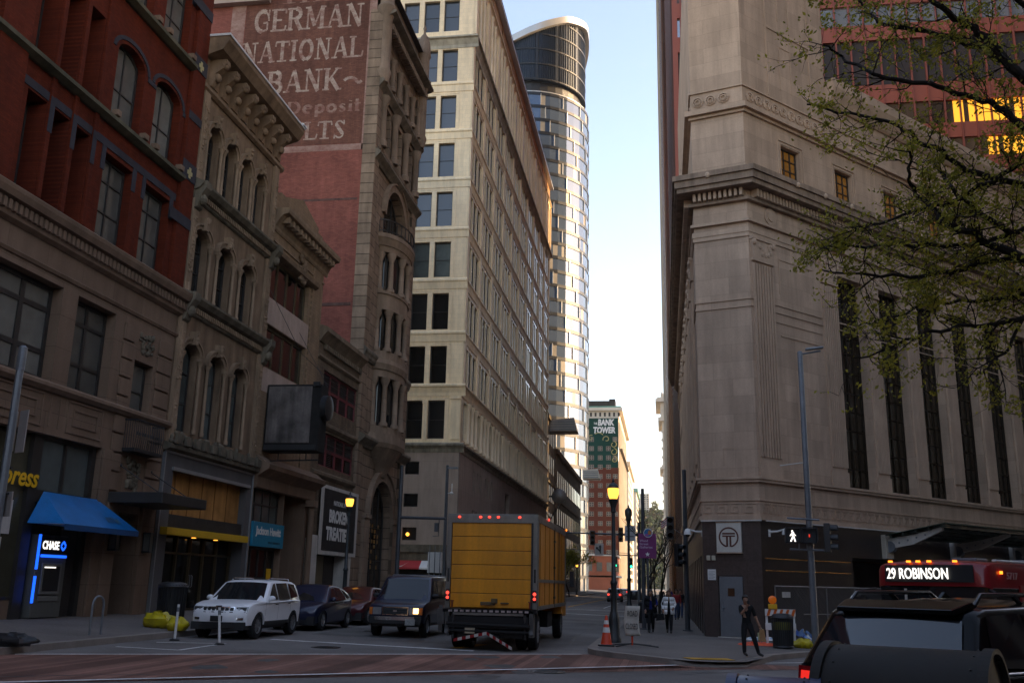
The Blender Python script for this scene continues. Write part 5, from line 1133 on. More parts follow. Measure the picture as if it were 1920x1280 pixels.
for i in range(24):
    a0,a1=2*PI*i/24+.0,2*PI*(i+1)/24; r0,r1=.36,.425
    if abs(((a0+a1)/2)%(2*PI)-1.5*PI)<.14: continue
    b.hexa([(cx+r0*math.cos(a0),-.17,cz+r0*math.sin(a0)),(cx+r1*math.cos(a0),-.17,cz+r1*math.sin(a0)),(cx+r1*math.cos(a0),-.161,cz+r1*math.sin(a0)),(cx+r0*math.cos(a0),-.161,cz+r0*math.sin(a0)),(cx+r0*math.cos(a1),-.17,cz+r0*math.sin(a1)),(cx+r1*math.cos(a1),-.17,cz+r1*math.sin(a1)),(cx+r1*math.cos(a1),-.161,cz+r1*math.sin(a1)),(cx+r0*math.cos(a1),-.161,cz+r0*math.sin(a1))])
b.box(cx-.27,cx+.27,-.17,-.161,cz+.12,cz+.19); b.box(cx-.27,cx+.27,-.17,-.161,cz+.02,cz+.08); b.box(cx-.11,cx-.03,-.1705,-.161,cz-.39,cz+.02); b.box(cx+.03,cx+.11,-.1705,-.161,cz-.39,cz+.02); b.build('emblem',tb,ts)
b=MB(HF); b.box(.62,1.72,-.17,-.003,4.5,4.54); b.box(.62,1.72,-.17,-.003,3.24,3.28); b.build('frame',lime_p,ts)
def domecam(nm_lab,F,u,z,dirx):
    r_=root('security_camera',nm_lab,'security camera',tuple(F@Vector((u,0,z))),'dome cameras on the station building')
    b=MB(F); b.tube([(u,-.003,z+.1),(u+dirx*.15,-.3,z+.12),(u+dirx*.25,-.62,z+.22)],[.05,.04,.03],8); b.box(u-.06,u+.06,-.03,-.003,z-.1,z+.2); b.build('bracket',white_paint,r_,smooth=True)
    b=MB(F); c=(u+dirx*.25,-.62,0); b.lathe([(.03,z+.24),(.1,z+.2),(.15,z+.08),(.16,z-.02),(.12,z-.03)],14,c); b.build('housing',white_paint,r_,smooth=True); b=MB(F); b.ball((c[0],c[1],z-.03),.1,10,6); b.build('lens_dome',glass_dk,r_,smooth=True)
domecam('white dome camera on the left edge of the corner above the women',SF,-.35,4.05,.3); domecam('white dome camera between the corner sign and the walk signal',RF,.55,4.05,1.2)
# glass canopy over the entrance
cp=root('station_canopy','green glass canopy on a pale steel arm over the station entrance behind the bus','canopy',tuple(RF@Vector((9,0,3.5))))
p0=RF@Vector((9.0,0,0)); dr=Vector((math.cos(AR),math.sin(AR),0)); tip=atp(1768,987,p0,dr); ti=RF.inverted()@tip; TD=-ti.y; TZ=tip.z
for k,u in enumerate((9.0,15.0,21.0,27.0,33)):
    b=MB(RF); b.box(u-.3,u+.3,-.25,-.004,3.3,4.4); b.build('wall_bracket',M('steel_cream%d'%k,(.42,.37,.29),.5,.12,1) if k==0 else white_pl,cp,bevel=.02)
    b=MB(RF); b.prism([(-.2,3.75),(-.2,4.2),(-TD*.5,TZ-.32),(-TD,TZ),(-TD,TZ-.16),(-TD*.5,TZ-.75)],u-.07,u+.07,'x'); b.build('arm',white_pl,cp)
    b=MB(RF); b.lathe([(.26,-.12),(.26,.12)],14,(u,-.32,3.85),'x')
    for i in range(4): b.lathe([(.045,-.09),(.045,.09)],8,(u,-.8-i*(TD-1.2)/4,4.02+i*(TZ-4.2)/4.4),'x')
    b.build('pivot',steel_grey,cp,smooth=True)
b=MB(RF); gz=lambda d:4.3+(TZ-4.22)*d/TD
b.hexa([(8.6,-.3,gz(.3)),(40,-.3,gz(.3)),(40,-TD-.3,gz(TD+.3)),(8.6,-TD-.3,gz(TD+.3)),(8.6,-.3,gz(.3)+.03),(40,-.3,gz(.3)+.03),(40,-TD-.3,gz(TD+.3)+.03),(8.6,-TD-.3,gz(TD+.3)+.03)]); b.build('glass_roof',M('green_glass',(.05,.085,.065),.2,.25,.8,streak=.2),cp)
b=MB(RF)
for i in range(5): d=.5+i*(TD-.4)/4; b.box(8.7,40,-d-.04,-d+.04,gz(d)-.14,gz(d)-.004)
for i in range(22): u=9+i*1.45; b.hexa([(u-.03,-.4,gz(.4)-.08),(u+.03,-.4,gz(.4)-.08),(u+.03,-TD,gz(TD)-.08),(u-.03,-TD,gz(TD)-.08),(u-.03,-.4,gz(.4)-.003),(u+.03,-.4,gz(.4)-.003),(u+.03,-TD,gz(TD)-.003),(u-.03,-TD,gz(TD)-.003)])
b.build('glazing_bar',M('bar_green',(.05,.065,.055),.5,.1,1),cp)
for k,(px,py) in enumerate(((1748,1040),(1882,1046))):
    c=atp(px,py,RF@Vector((12,1.2,0)),Vector((math.sin(AR),-math.cos(AR),0))); r_=root('ceiling_lamp','glowing flat lamp under the station canopy, '+('nearer the bus front' if k==0 else 'farther right above the bus roof'),'lamp',tuple(c),'lamps under the station canopy')
    b=MB(); b.lathe([(.05,.12),(.28,.05),(.32,0)],14,tuple(c)); b.build('shade',yellow_line,r_); b=MB(); b.lathe([(.3,-.05),(.32,-.003)],14,tuple(c)); b.build('diffuser',em_warm,r_)
# roof plant on the station
for (u,d,w_,dd,z1,lab) in ((15.0,5.5,7.5,4,30.6,'pale louvred rooftop unit on the station roof in front of the red tower'),(27,7,9,6,30.2,'pale rooftop block at the right end of the station roof')):
    r_=root('rooftop_unit',lab,'rooftop unit',tuple(RF@Vector((u,d,27.2)))); b=MB(RF); b.box(u,u+w_,d,d+dd,27.2,z1); b.build('casing',M('plant_pale_%d'%int(u),(.62,.60,.54),.5,.1,.5),r_,bevel=.05); b=MB(RF)
    for i in range(9): b.box(u+.3,u+w_-.3,d-.06,d-.002,28.0+i*.25,28.12+i*.25)
    b.build('louvre',steel_grey,r_)
# ------------------------------------------------------------------ red tower
RTW=root('red_tower','huge red metal clad tower with horizontal window bands behind the station building','tower',(30,106,0))
RD=frame(0,105,0,0); X0=2.2
redm=M('red_cladding',(.36,.085,.045),.5,.08,.08,fine=.03); redd=M('red_mullion',(.30,.07,.04),.5,.08,.2)
bands=[(49.0,51.3,'w'),(53.1,55.9,'w'),(58.2,64.0,'d'),(66.0,68.6,'p'),(70.6,73.3,'w'),(75.2,78,'w'),(80,82.7,'w'),(84.6,87.3,'w'),(89,92,'w'),(44.4,46.9,'w'),(40,42.5,'w')]
b=MB(RD); b.wall(X0,80,0,150,[(X0+.6,79.4,z0,z1,0,.35) for z0,z1,k in bands]); b.build('cladding',redm,RTW,recalc=False)
b=MB(RD); b.quad((X0,0,0),(X0,55,0),(X0,55,150),(X0,0,150)); b.quad((X0,0,150),(80,0,150),(80,55,150),(X0,55,150)); b.build('street_side',redm,RTW,recalc=False)
for kk,mm,nm in (('w',M('tower_window',(.14,.085,.05),.15,.5,.12,spec=.7),'window_band'),('d',M('tower_louvre',(.05,.032,.025),.6,.1,.2),'louvre_band'),('p',M('tower_blue_window',(.45,.47,.5),.08,.1,.1,metal=.6),'window_band')):
    b=MB(RD)
    for z0,z1,k in bands:
        if k==kk: b.quad((X0+.6,.3,z0),(79.4,.3,z0),(79.4,.3,z1),(X0+.6,.3,z1))
    b.build(nm,mm,RTW,recalc=False)
b=MB(RD)
for i in range(48): x=X0+1+i*1.62; b.box(x-.09,x+.09,-.16,.1,0,150)
b.build('mullion',redd,RTW)
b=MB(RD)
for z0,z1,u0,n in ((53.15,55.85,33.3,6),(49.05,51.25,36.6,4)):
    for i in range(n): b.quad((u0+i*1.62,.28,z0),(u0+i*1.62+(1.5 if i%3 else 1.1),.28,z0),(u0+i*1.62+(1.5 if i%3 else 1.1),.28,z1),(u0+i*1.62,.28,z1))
b.build('glint_pane',em_gold_refl,RTW,recalc=False)  # panes glow as a painted reflection, no lamp behind them
b=MB(RD)
for i in range(34): y=1+i*1.62; b.box(X0-.2,X0-.002,y-.2,y+.2,0,150)
b.build('street_fin',M('bronze_fin',(.10,.045,.03),.5,.1,.2,metal=.3),RTW)
lk=root('gap_blocker','lower dark block beside the red tower','building',(5,165,0)); b=MB(); b.box(3.2,60,160.2,168.8,0,66); b.build('wall',M('blocker_dark',(.09,.07,.06),.7,.1,.2),lk); b=MB(); b.box(2.9,60,160.1,168.9,66,67); b.build('parapet',stone_dirty,lk)  # added block: limits the sun falling on the cream building
dt=root('bronze_tower','dark bronze glass tower with a pale edge at the right of the street gap','tower',(5,200,0)); Xd=aty(1241.5,400,262).x
b=MB(); b.box(Xd+.3,24,176,263,0,220); b.build('wall',M('bronze_glass',(.10,.055,.035),.15,.25,.1,metal=.7),dt); b=MB()
for i in range(52): y=176.5+i*1.65; b.box(Xd+.05,Xd+.28,y,y+.5,0,220)
b.build('fin',M('bronze_fin_dark',(.16,.085,.05),.35,.1,.2,metal=.6),dt); b=MB(); b.box(Xd-.6,Xd+2,263.1,266,0,222); b.build('stone_edge',M('stone_edge',(.50,.42,.33),.7,.1,.2),dt)
ot=root('ornate_tower','slender ornate stone building at the right edge of the street gap','building',(8,410,0)); Xo=aty(1242.5,860,405).x; zt=aty(1241,748,405).z
b=MB(); b.box(Xo,50,402,428,0,zt-10); b.build('wall',bcream,ot); b=MB()
for z,o,h in ((zt-10,1.6,1.6),(zt-8.4,.6,6.4),(zt-2,2.6,1.2),(zt-30,1.2,1.0),(zt-.8,1.9,.8)): b.box(Xo-o,50,402-o,428+o,z,z+h-.01)
b.build('cornice',bcream,ot); b=MB()
for i in range(int((zt-12)/3.6)): b.box(Xo-.5,Xo+6,401.4,401.97,3+i*3.6,3.9+i*3.6)
for i in range(9): b.lathe([(.5,zt),(.7,zt+1.2),(.1,zt+2.6)],6,(Xo+.2+i*2.2,401.2,0))
b.build('ornament',bcream,ot)
# ------------------------------------------------------------------ unseen blocks behind and beside the viewer, added to hold off sun and sky
def plainblock(name,lab,F,u0,u1,dep,z1,mat,win):
    o=F@Vector(((u0+u1)/2,0,0)); r_=root(name,lab,'building',tuple(o)); b=MB(F); b.quad((u0,0,-1),(u1,0,-1),(u1,0,z1),(u0,0,z1)); b.quad((u0,0,-1),(u0,dep,-1),(u0,dep,z1),(u0,0,z1)); b.quad((u1,0,-1),(u1,0,z1),(u1,dep,z1),(u1,dep,-1)); b.quad((u0,dep,-1),(u1,dep,-1),(u1,dep,z1),(u0,dep,z1)); b.quad((u0,0,z1),(u1,0,z1),(u1,dep,z1),(u0,dep,z1)); b.build('wall',mat,r_,recalc=False)
    b=MB(F)
    for k in range(int((z1-6)/4)):
        for i in range(int((u1-u0-2)/3)): u=u0+1.5+i*3; b.box(u,u+1.6,-.06,-.01,5+k*4,7.4+k*4)
    b.build('window',win,r_); b=MB(F); b.box(u0,u1,-.8,.3,z1,z1+1); b.box(u0,u1,-.4,-.001,4,4.6); b.build('cornice',stone_dirty,r_)
bk1=M('blocker_brick',(.16,.075,.05),.9,.2,.5); bk2=M('blocker_stone',(.20,.16,.12),.9,.2,.5)
QF=frame(7.5,-7.0,0,AR+PI)
plainblock('corner_blocker','dark brick corner building behind the viewer',QF,-34,14,20,20,bk1,glass_dk)  # unseen block, added to cut skylight
plainblock('stone_blocker','plain stone building beside the viewer across from the station',QF,-84,-35,20,120,bk2,glass_dk)  # unseen tall block, added to block the sun
plainblock('brick_building','long brick building far along the street across from the station',QF,-270,-85,20,110,bk1,glass_dk)  # unseen long block, added to block the sun
plainblock('brick_building','plain brick building next to the red brick one, outside the view',LF,-30,13.9,16,24,bk1,glass_dk)  # unseen block, added for shade
plainblock('stone_blocker','plain stone building closing the street behind the viewer',frame(0,-45,0,PI),-4,30,20,15,bk2,glass_dk)  # unseen block, added for shade
# ------------------------------------------------------------------ street furniture
def gz(x,y): return rz(x)+.15
lampbody=M('lamp_green_black',(.03,.034,.036),.45,.2,2,metal=.3)
def lantern_post(lab,x,y,z0,h,lit,group='acorn lantern posts'):
    r_=root('street_lamp',lab,'street lamp',(x,y,z0),group)
    b=MB(); b.lathe([(.25,0),(.25,.12),(.2,.2),(.19,.75),(.15,.95),(.11,1.05),(.1,h*.36),(.125,h*.36+.03),(.125,h*.36+.1),(.085,h*.36+.16),(.06,h-.95)],14,(x,y,z0)); b.build('post',lampbody,r_,smooth=True)
    b=MB(); b.lathe([(.06,h-.95),(.1,h-.9),(.08,h-.8),(.13,h-.6),(.17,h-.52),(.17,h-.46)],14,(x,y,z0)); b.build('collar',lampbody,r_,smooth=True)
    b=MB(); b.lathe([(.13,h-.455),(.19,h-.3),(.205,h-.12),(.19,h-.08)],14,(x,y,z0)); b.build('globe',em_warm if lit else glass_grey,r_,smooth=True)
    b=MB(); b.lathe([(.205,h-.078),(.2,h-.03),(.14,h+.06),(.06,h+.12),(.035,h+.15),(.05,h+.19),(.01,h+.28)],14,(x,y,z0)); b.build('lantern_cap',lampbody,r_,smooth=True)
    return r_
lantern_post('lit amber lantern post at the kerb beside the orange cone',-1.73,34.8,gz(-1.7,0),5.35,True)
lantern_post('unlit dark lantern post behind the road closed sign',-1.88,54.5,gz(-1.9,0),6.0,False)
lantern_post('lit amber lantern post in front of the black museum poster',-15.3,46.3,.26,5.55,True)
for i,(x,y) in enumerate(((-15.2,105),(-15.2,140),(-15.2,175))): lantern_post(['lit lantern post on the left pavement just past the truck','second lit lantern post past the truck, among the small trees','farthest lit lantern post on the left pavement'][i],x,y,.24,5.2,True)
def mastpole(name,lab,x,y,z0,h,r=.11,mat=None,cat='pole',n=8,rot=0):
    r_=root(name,lab,cat,(x,y,z0)); b=MB(); b.lathe([(r*1.9,0),(r*1.9,.05),(r*1.05,.06),(r,.4),(r*.8,h),(r*.5,h+.03)],n,(x,y,z0)); b.build('shaft',mat or steel_grey,r_); return r_
# tall light pole with pedestrian signals on the right
x,y=5.36,37.4; z0=gz(x,y); P1=mastpole('light_pole','tall grey octagonal light pole carrying pedestrian signals, right of the corner',x,y,z0,10.95,.125,cat='light pole')
b=MB(); b.tube([(x,y,10.62),(x+.75,y-.15,10.72)],.035,6); b.build('lamp_arm',steel_grey,P1)
b=MB(); b.hexa([(x+.2,y-.2,10.76),(x+.85,y-.28,10.82),(x+.85,y-.02,10.82),(x+.2,y+.04,10.76),(x+.2,y-.2,10.84),(x+.85,y-.28,10.88),(x+.85,y-.02,10.88),(x+.2,y+.04,10.84)]); b.build('lamp_head',steel_grey,P1,bevel=.015)
b=MB(); b.tube([(x-.05,y,6.45),(x-.95,y,6.33)],.022,6); b.build('side_rod',white_pl,P1)
b=MB(); b.tube([(x-.8,y-.1,4.38),(x+.35,y-.1,4.32)],.035,6); b.tube([(x-.75,y-.1,3.25),(x+.55,y-.1,3.22)],.035,6); b.tube([(x-.42,y-.1,3.25),(x-.42,y-.1,3.5)],.03,6); b.tube([(x-.12,y-.1,3.25),(x-.12,y-.1,3.5)],.03,6); b.build('signal_bracket',steel_grey,P1)
for k,xx in enumerate((x-.66,x-.08)):
    rr_=root('pedestrian_signal','pedestrian signal showing a white walking figure' if k==0 else 'black pedestrian signal with a dim red hand beside the lit walking figure','pedestrian signal',(xx,y-.3,3.5)); b=MB(); b.box(xx-.27,xx+.27,y-.42,y-.14,3.46,3.98); b.build('housing',blackm,rr_,bevel=.03)
    b=MB(); b.prism([(xx-.27,3.99),(xx+.27,3.99),(xx+.25,4.03),(xx-.25,4.03)],y-.6,y-.42,'y'); b.box(xx-.28,xx-.25,y-.58,y-.42,3.5,4.0); b.box(xx+.25,xx+.28,y-.58,y-.42,3.5,4.0); b.build('visor',blackm,rr_)
    b=MB()
    if k==0:
        b.lathe([(.035,y-.432),(.035,y-.424)],10,(xx-.02,0,3.89),'y')
        F_=lambda pts: b.prism([(xx+p,3.48+q) for p,q in pts],y-.432,y-.424,'y')
        F_([(-.05,.36),(.04,.37),(.05,.2),(-.03,.19)]); F_([(-.04,.2),(.01,.2),(-.06,.03),(-.11,.04)]); F_([(.0,.2),(.05,.2),(.1,.03),(.05,.03)]); F_([(-.04,.35),(-.02,.31),(-.1,.22),(-.12,.24)]); F_([(.03,.36),(.05,.32),(.11,.25),(.09,.23)])
        b.build('walk_symbol',em_white,rr_)
    else:
        b.box(xx-.02,xx+.02,y-.43,y-.424,3.68,3.78); b.build('hand_symbol',M('dim_red',(.3,.02,.01),.5,.1,1,emit=(1,.05,.02),estr=.25),rr_)
def signal(lab,x,y,z,ang=0,lit=None,sc=1,group='traffic signals'):
    r_=root('traffic_signal',lab,'traffic signal',(x,y,z),group); F=frame(x,y,z,ang)
    b=MB(F); b.box(-.17*sc,.17*sc,-.1*sc,.12*sc,-.52*sc,.52*sc); b.build('housing',blackm,r_,bevel=.02)
    for i,zz in enumerate((.34,0,-.34)):
        b=MB(F); n=10
        for k in range(n):
            a0,a1=PI*(-.15+1.3*k/n),PI*(-.15+1.3*(k+1)/n); rr=.14*sc
            b.quad((rr*math.cos(a0),-.1*sc,zz*sc+rr*math.sin(a0)),(rr*math.cos(a1),-.1*sc,zz*sc+rr*math.sin(a1)),(rr*math.cos(a1),-.36*sc,zz*sc+rr*math.sin(a1)-.02),(rr*math.cos(a0),-.36*sc,zz*sc+rr*math.sin(a0)-.02))
        b.build('visor',blackm,r_,recalc=False)
        b=MB(F); b.lathe([(.12*sc,-.115*sc),(.12*sc,-.101*sc)],12,(0,0,zz*sc),'y'); b.build('lens',{('g',2):em_green,('r',0):em_red}.get((lit,i),glass_dk),r_)
    return r_
signal('black three light signal seen side on, right of the light pole',5.98,37.3,3.68,math.radians(75))
# fence, chain link
fr=root('chain_link_fence','chain link fence panels in front of the granite base beside the corner door','fence',tuple(RF@Vector((3,-1.2,-.2))))
FFm=MB(RF); zt=1.93; zb=-.12
for u in (-.75,1.9,2.6,4.6,7.0,8.4): FFm.tube([(u,-1.2,-.35),(u,-1.2,zt+.03)],.028,6)
FFm.tube([(-.75,-1.2,zt),(9.0,-1.2,zt)],.028,6); FFm.tube([(-.75,-1.2,zb),(9,-1.2,zb)],.02,6); FFm.tube([(1.0,-1.2,.85),(9,-1.2,.85)],.02,6); FFm.tube([(4.5,-1.2,zb),(5.1,-2.0,-.3)],.025,6); FFm.tube([(4.7,-1.2,.85),(5.2,-1.9,-.3)],.025,6)
FFm.build('frame',M('galvanised',(.28,.27,.26),.45,.15,2,metal=.6),fr)
b=MB(RF); H_=zt-zb; n=int((9.75+H_)/.11)
for i in range(n):
    u0=-.75-H_+i*.11
    for s_ in (1,-1):
        a=u0 if s_>0 else u0+H_; c=a+s_*H_; za,zc=zb,zt
        lo,hi_=-.75,9.0
        def clip(a,za,c,zc):
            pts=[]
            for t in sorted({0,1,*[ (v-a)/(c-a) for v in (lo,hi_) ]}):
                if 0<=t<=1: pts.append(t)
            pts=[t for t in pts if lo-1e-6<=a+(c-a)*t<=hi_+1e-6]
            return (pts[0],pts[-1]) if len(pts)>1 else None
        r_=clip(a,za,c,zc)
        if r_:
            t0,t1=r_; p=(a+(c-a)*t0,-1.2+.004*s_,za+(zc-za)*t0); q=(a+(c-a)*t1,-1.2+.004*s_,za+(zc-za)*t1); b.tube([p,q],.0045,3,cap=False)
b.build('wire_mesh',M('mesh_wire',(.16,.155,.15),.5,.1,2,metal=.5),fr,recalc=False)
b=MB(RF); b.box(-.35,.15,-1.24,-1.215,1.5,1.72); b.build('plate',white_pl,fr)
# litter bins
def bin_(lab,x,y,z0,h=1.05,r=.34,yellow=True,group='black slatted litter bins'):
    r_=root('litter_bin',lab,'litter bin',(x,y,z0),group); b=MB(); b.lathe([(r*.86,.02),(r*.9,.1),(r*.9,h-.1)],22,(x,y,z0)); b.build('liner',M('bin_inner',(.02,.02,.02),.6,.1,1),r_,smooth=True)
    b=MB()
    for k in range(30):
        a=2*PI*k/30; ca,sa=math.cos(a),math.sin(a); 
        b.tube([(x+r*.94*ca,y+r*.94*sa,z0+.04),(x+r*ca,y+r*sa,z0+h*.6),(x+r*1.04*ca,y+r*1.04*sa,z0+h)],.018,4)
    b.build('slat',blackm,r_); b=MB(); 
    for zz,rr in ((.06,.97),(h-.06,1.05)): b.lathe([(r*rr,zz-.04),(r*rr+.025,zz),(r*rr,zz+.04)],22,(x,y,z0))
    b.lathe([(r*1.05,h-.02),(r*.9,h+.06),(r*.45,h+.09),(r*.42,h+.02)],22,(x,y,z0),cap=False); b.build('rim',blackm,r_,smooth=True)
    if yellow:
        b=MB(); b.lathe([(r*.92,h*.58),(r*.93,h*.82)],22,(x,y,z0),cap=False); b.build('band',M('bin_olive',(.16,.15,.02),.6,.2,2),r_)
    return r_
bin_('black litter bin with a dull yellow band behind the man in black',4.12,36.5,gz(4.1,0),1.1,.36)
bin_('black litter bin on the pavement behind the two women',-.95,54.5,gz(-1,0),1.1,.42,False)
bin_('black litter bin beside the front of the white car',-15.45,29.6,.27,1.3,.42,False)
# barricade with orange lamp
ba=root('barricade','white barricade with an amber warning lamp behind the litter bin','barricade',(4.2,38.3,-.2)); z0=gz(4,0); b=MB(); b.box(3.72,3.8,38.2,38.26,z0,z0+1.3); b.box(4.7,4.78,38.2,38.26,z0,z0+1.3); b.build('post',white_paint,ba); b=MB(); b.box(3.7,4.8,38.15,38.2,z0+1.05,z0+1.3); b.box(3.7,4.8,38.15,38.2,z0+.55,z0+.8); b.build('board',white_paint,ba)
b=MB()
for i in range(5): b.hexa([(3.75+i*.22,38.14,z0+1.06),(3.85+i*.22,38.14,z0+1.06),(3.85+i*.22,38.149,z0+1.06),(3.75+i*.22,38.149,z0+1.06),(3.83+i*.22,38.14,z0+1.29),(3.93+i*.22,38.14,z0+1.29),(3.93+i*.22,38.149,z0+1.29),(3.83+i*.22,38.149,z0+1.29)])
b.build('stripe',M('orange_stripe',(.6,.12,.01),.6,.1,1),ba)
b=MB(); b.box(3.83,4.15,38.1,38.25,z0+1.301,z0+1.48); b.build('lamp_base',letter_y,ba,bevel=.02); b=MB(); b.lathe([(.1,-.07),(.15,-.05),(.15,.05),(.1,.07)],16,(3.99,38.17,z0+1.63),'y'); b.build('lamp_lens',M('amber_lens',(.7,.16,.01),.3,.1,1,emit=(1,.2,.01),estr=.03),ba,smooth=True)
# cone and folding sign
z0=gz(-1.87,0); cn=root('traffic_cone','orange traffic cone with two white collars at the kerb nose','traffic cone',(-1.87,32.6,z0)); c=(-1.87,32.6,z0)
orange=M('cone_orange',(.62,.055,.015),.55,.12,3)
b=MB(); b.box(c[0]-.26,c[0]+.26,c[1]-.26,c[1]+.26,z0,z0+.06); b.build('base',blackm,cn,bevel=.02); b=MB(); b.lathe([(.2,.06),(.175,.1),(.04,.93),(.03,.95)],18,c); b.build('body',orange,cn,smooth=True)
for a,d in ((.42,.58),(.68,.8)): b=MB(); f=lambda z:.175-.135*(z-.1)/.83+.004; b.lathe([(f(a),a),(f(d),d)],18,c,cap=False); b.build('collar',white_paint,cn,smooth=True)
z0=gz(-1.1,0); rs=root('road_closed_sign','white road closed sign on an orange folding stand next to the cone','road sign',(-1.05,32.9,z0)); b=MB(); b.tube([(-1.05,32.9,z0+.05),(-1.05,32.9,z0+.75)],.035,6); b.build('post',orange,rs); b=MB()
for dx,dy in ((.85,-.25),(-.85,.2),(.6,.5),(-.5,-.5)): b.tube([(-1.05,32.9,z0+.1),(-1.05+dx,32.9+dy,z0+.03)],.022,5)
b.build('leg',blackm,rs)
SFm=frame(-1.05,32.84,z0,math.radians(-7)); b=MB(SFm); nx,ny=8,10
for j in range(ny+1):
    for i in range(nx+1): u=-.24+.48*i/nx; v=.34+.94*j/ny; b.v.append(SFm@Vector((u+.03*math.sin(v*6),.018*math.sin(u*14)+.012*math.sin(v*9),v)))
for j in range(ny):
    for i in range(nx): a=j*(nx+1)+i; b.f.append((a,a+1,a+nx+2,a+nx+1)); b.k.append(0)
o=b.build('panel',M('sign_fabric',(.50,.46,.40),.7,.15,2),rs,smooth=True,recalc=False); mo=o.modifiers.new('t','SOLIDIFY'); mo.thickness=.012
text('ROAD',SFm,-.14,.19,.95,1.13,-.042,'lettering',sign_black,rs,bold=.0); text('CLOSED',SFm,-.2,.2,.55,.73,-.045,'lettering',sign_black,rs,bold=.0)
# purple wayfinding sign and the poles round it
yS=44.0; P2=mastpole('sign_pole','grey pole behind the purple wayfinding sign',-.93,46.5,gz(-1,0),6.4,.1,steel_dark,'pole')
pv=root('wayfinding_sign','purple wayfinding sign with a round picture on top and a white star','sign',(-.68,44,3)); b=MB(); b.prism([(-1.08,3.03),(-.3,3.03),(-.3,4.1),(-1.08,4.1)],43.98,44.02,'y'); b.build('panel',M('sign_purple',(.15,.012,.11),.5,.06,1),pv)
b=MB(); b.lathe([(.2,-.03),(.2,.03)],22,(-.66,43.97,4.13),'y'); b.build('roundel_rim',white_paint,pv); b=MB(); b.lathe([(.175,-.036),(.175,-.0305)],22,(-.66,43.97,4.13),'y'); b.build('roundel',M('roundel_blue',(.02,.13,.30),.5,.5,6),pv); b=MB(); b.prism([(-.66,4.05),(-.52,4.05),(-.5,4.16),(-.58,4.26),(-.66,4.2)],43.925,43.933,'y'); b.build('roundel_patch',M('roundel_orange',(.5,.16,.03),.5,.3,6),pv); b=MB(); b.prism([(-.8,3.98),(-.62,3.98),(-.66,4.1),(-.78,4.08)],43.926,43.9335,'y'); b.build('roundel_patch',M('roundel_violet',(.25,.08,.3),.5,.3,6),pv)
WF=frame(0,44,0,0)
for t_,z in (('Wood',3.74),('Street',3.6),('Galleries',3.46)): text(t_,WF,-1.03,-1.03+{'Wood':.36,'Street':.38,'Galleries':.56}[t_],z,z+.1,-.026,'lettering',M('lettering_pale_%s'%t_,(.5,.38,.48),.6,.05,2),pv,bold=.01)
b=MB(); st_=[]
for k in range(10): a=PI/2+k*PI/5; r_=.11 if k%2==0 else .045; st_.append((-.69+r_*math.cos(a),3.2+r_*math.sin(a)))
b.prism(st_,43.972,43.9795,'y'); b.build('star',white_paint,pv); b=MB(); b.tube([(-.69,44.06,gz(-.7,0)),(-.69,44.06,4.0)],.05,8); b.build('post',steel_dark,pv)
# signal mast across the far junction
P3=mastpole('signal_pole','dark signal pole with a mast arm reaching over the street',-1.75,72,gz(-1.7,0),6.4,.13,steel_dark,'signal pole'); b=MB(); zA=5.45; b.tube([(-1.75,72,zA),(-7.2,72,zA+.12)],[.09,.05],8); b.tube([(-1.75,72,4.1),(-7.4,72,4.4)],.02,5); b.build('mast_arm',steel_dark,P3)
signal('black signal head hanging on the mast arm, left of the lantern post',-5.1,71.8,5.2); signal('black signal head hanging on the mast arm, right of the lantern post',-3.05,71.8,5.45)
for nm,lab,x0,x1,z0_,z1_,mm in (('turn_sign','small white sign with black turn arrows under the mast arm',-4.95,-4.3,3.95,4.8,white_pl),('road_sign','pale grey sign plate on the mast arm behind the unlit lantern post',-2.75,-2.0,5.0,6.1,M('sign_pale',(.42,.43,.47),.5,.1,1))):
    r_=root(nm,lab,'road sign',(x0,71.7,z0_)); b=MB(); b.box(x0,x1,71.75,71.79,z0_,z1_); b.build('panel',mm,r_); b=MB()
    if nm=='turn_sign':
        b.tube([(x0+.42,71.74,z0_+.15),(x0+.4,71.74,z0_+.65)],.05,5); b.tube([(x0+.4,71.74,z0_+.3),(x0+.2,71.74,z0_+.5)],.05,5); b.prism([(x0+.3,z0_+.6),(x0+.5,z0_+.6),(x0+.4,z0_+.76)],71.72,71.748,'y'); b.prism([(x0+.1,z0_+.42),(x0+.28,z0_+.58),(x0+.1,z0_+.6)],71.72,71.748,'y'); b.build('arrow',sign_black,r_)
    else:
        b.box(x0+.1,x1-.1,71.73,71.748,z0_+.7,z0_+.76); b.box(x0+.1,x1-.1,71.73,71.748,z0_+.3,z0_+.36); b.build('line',steel_dark,r_)
P4=mastpole('signal_pole','distant dark signal pole carrying two green lights',-1.9,150,gz(-1.9,0),6.8,.16,steel_dark,'signal pole'); b=MB(); b.tube([(-1.9,150,6.3),(-9.5,150,6.5)],[.1,.06],6); b.build('mast_arm',steel_dark,P4)
for i,(px,py) in enumerate(((1154,1053),(1183.5,1055))): c=aty(px,py,149.6); signal(['green traffic light on the distant mast arm, left one','green traffic light on the distant mast arm, right one'][i],c.x,c.y,c.z,0,'g',1.5)
for i,(px,py,Y) in enumerate(((1199,1080,230),(1209,1087,240))): c=aty(px,py,Y); signal(['far red traffic light just left of the tree trunks','far red traffic light lowest of the two by the tree trunks'][i],c.x,c.y,c.z-.6,0,'r',1.7); b=MB(); b.tube([(c.x+.6,c.y+.3,rz(c.x)),(c.x+.6,c.y+.3,c.z)],.12,6); tag(b.build('signal_pole',steel_dark),['thin pole carrying the left far red light','thin pole carrying the lower far red light'][i],'signal pole')
P5=mastpole('signal_pole','blue grey pole close against the street side of the station building',1.05,47,gz(1,0),7.4,.12,steel_dark,'signal pole')
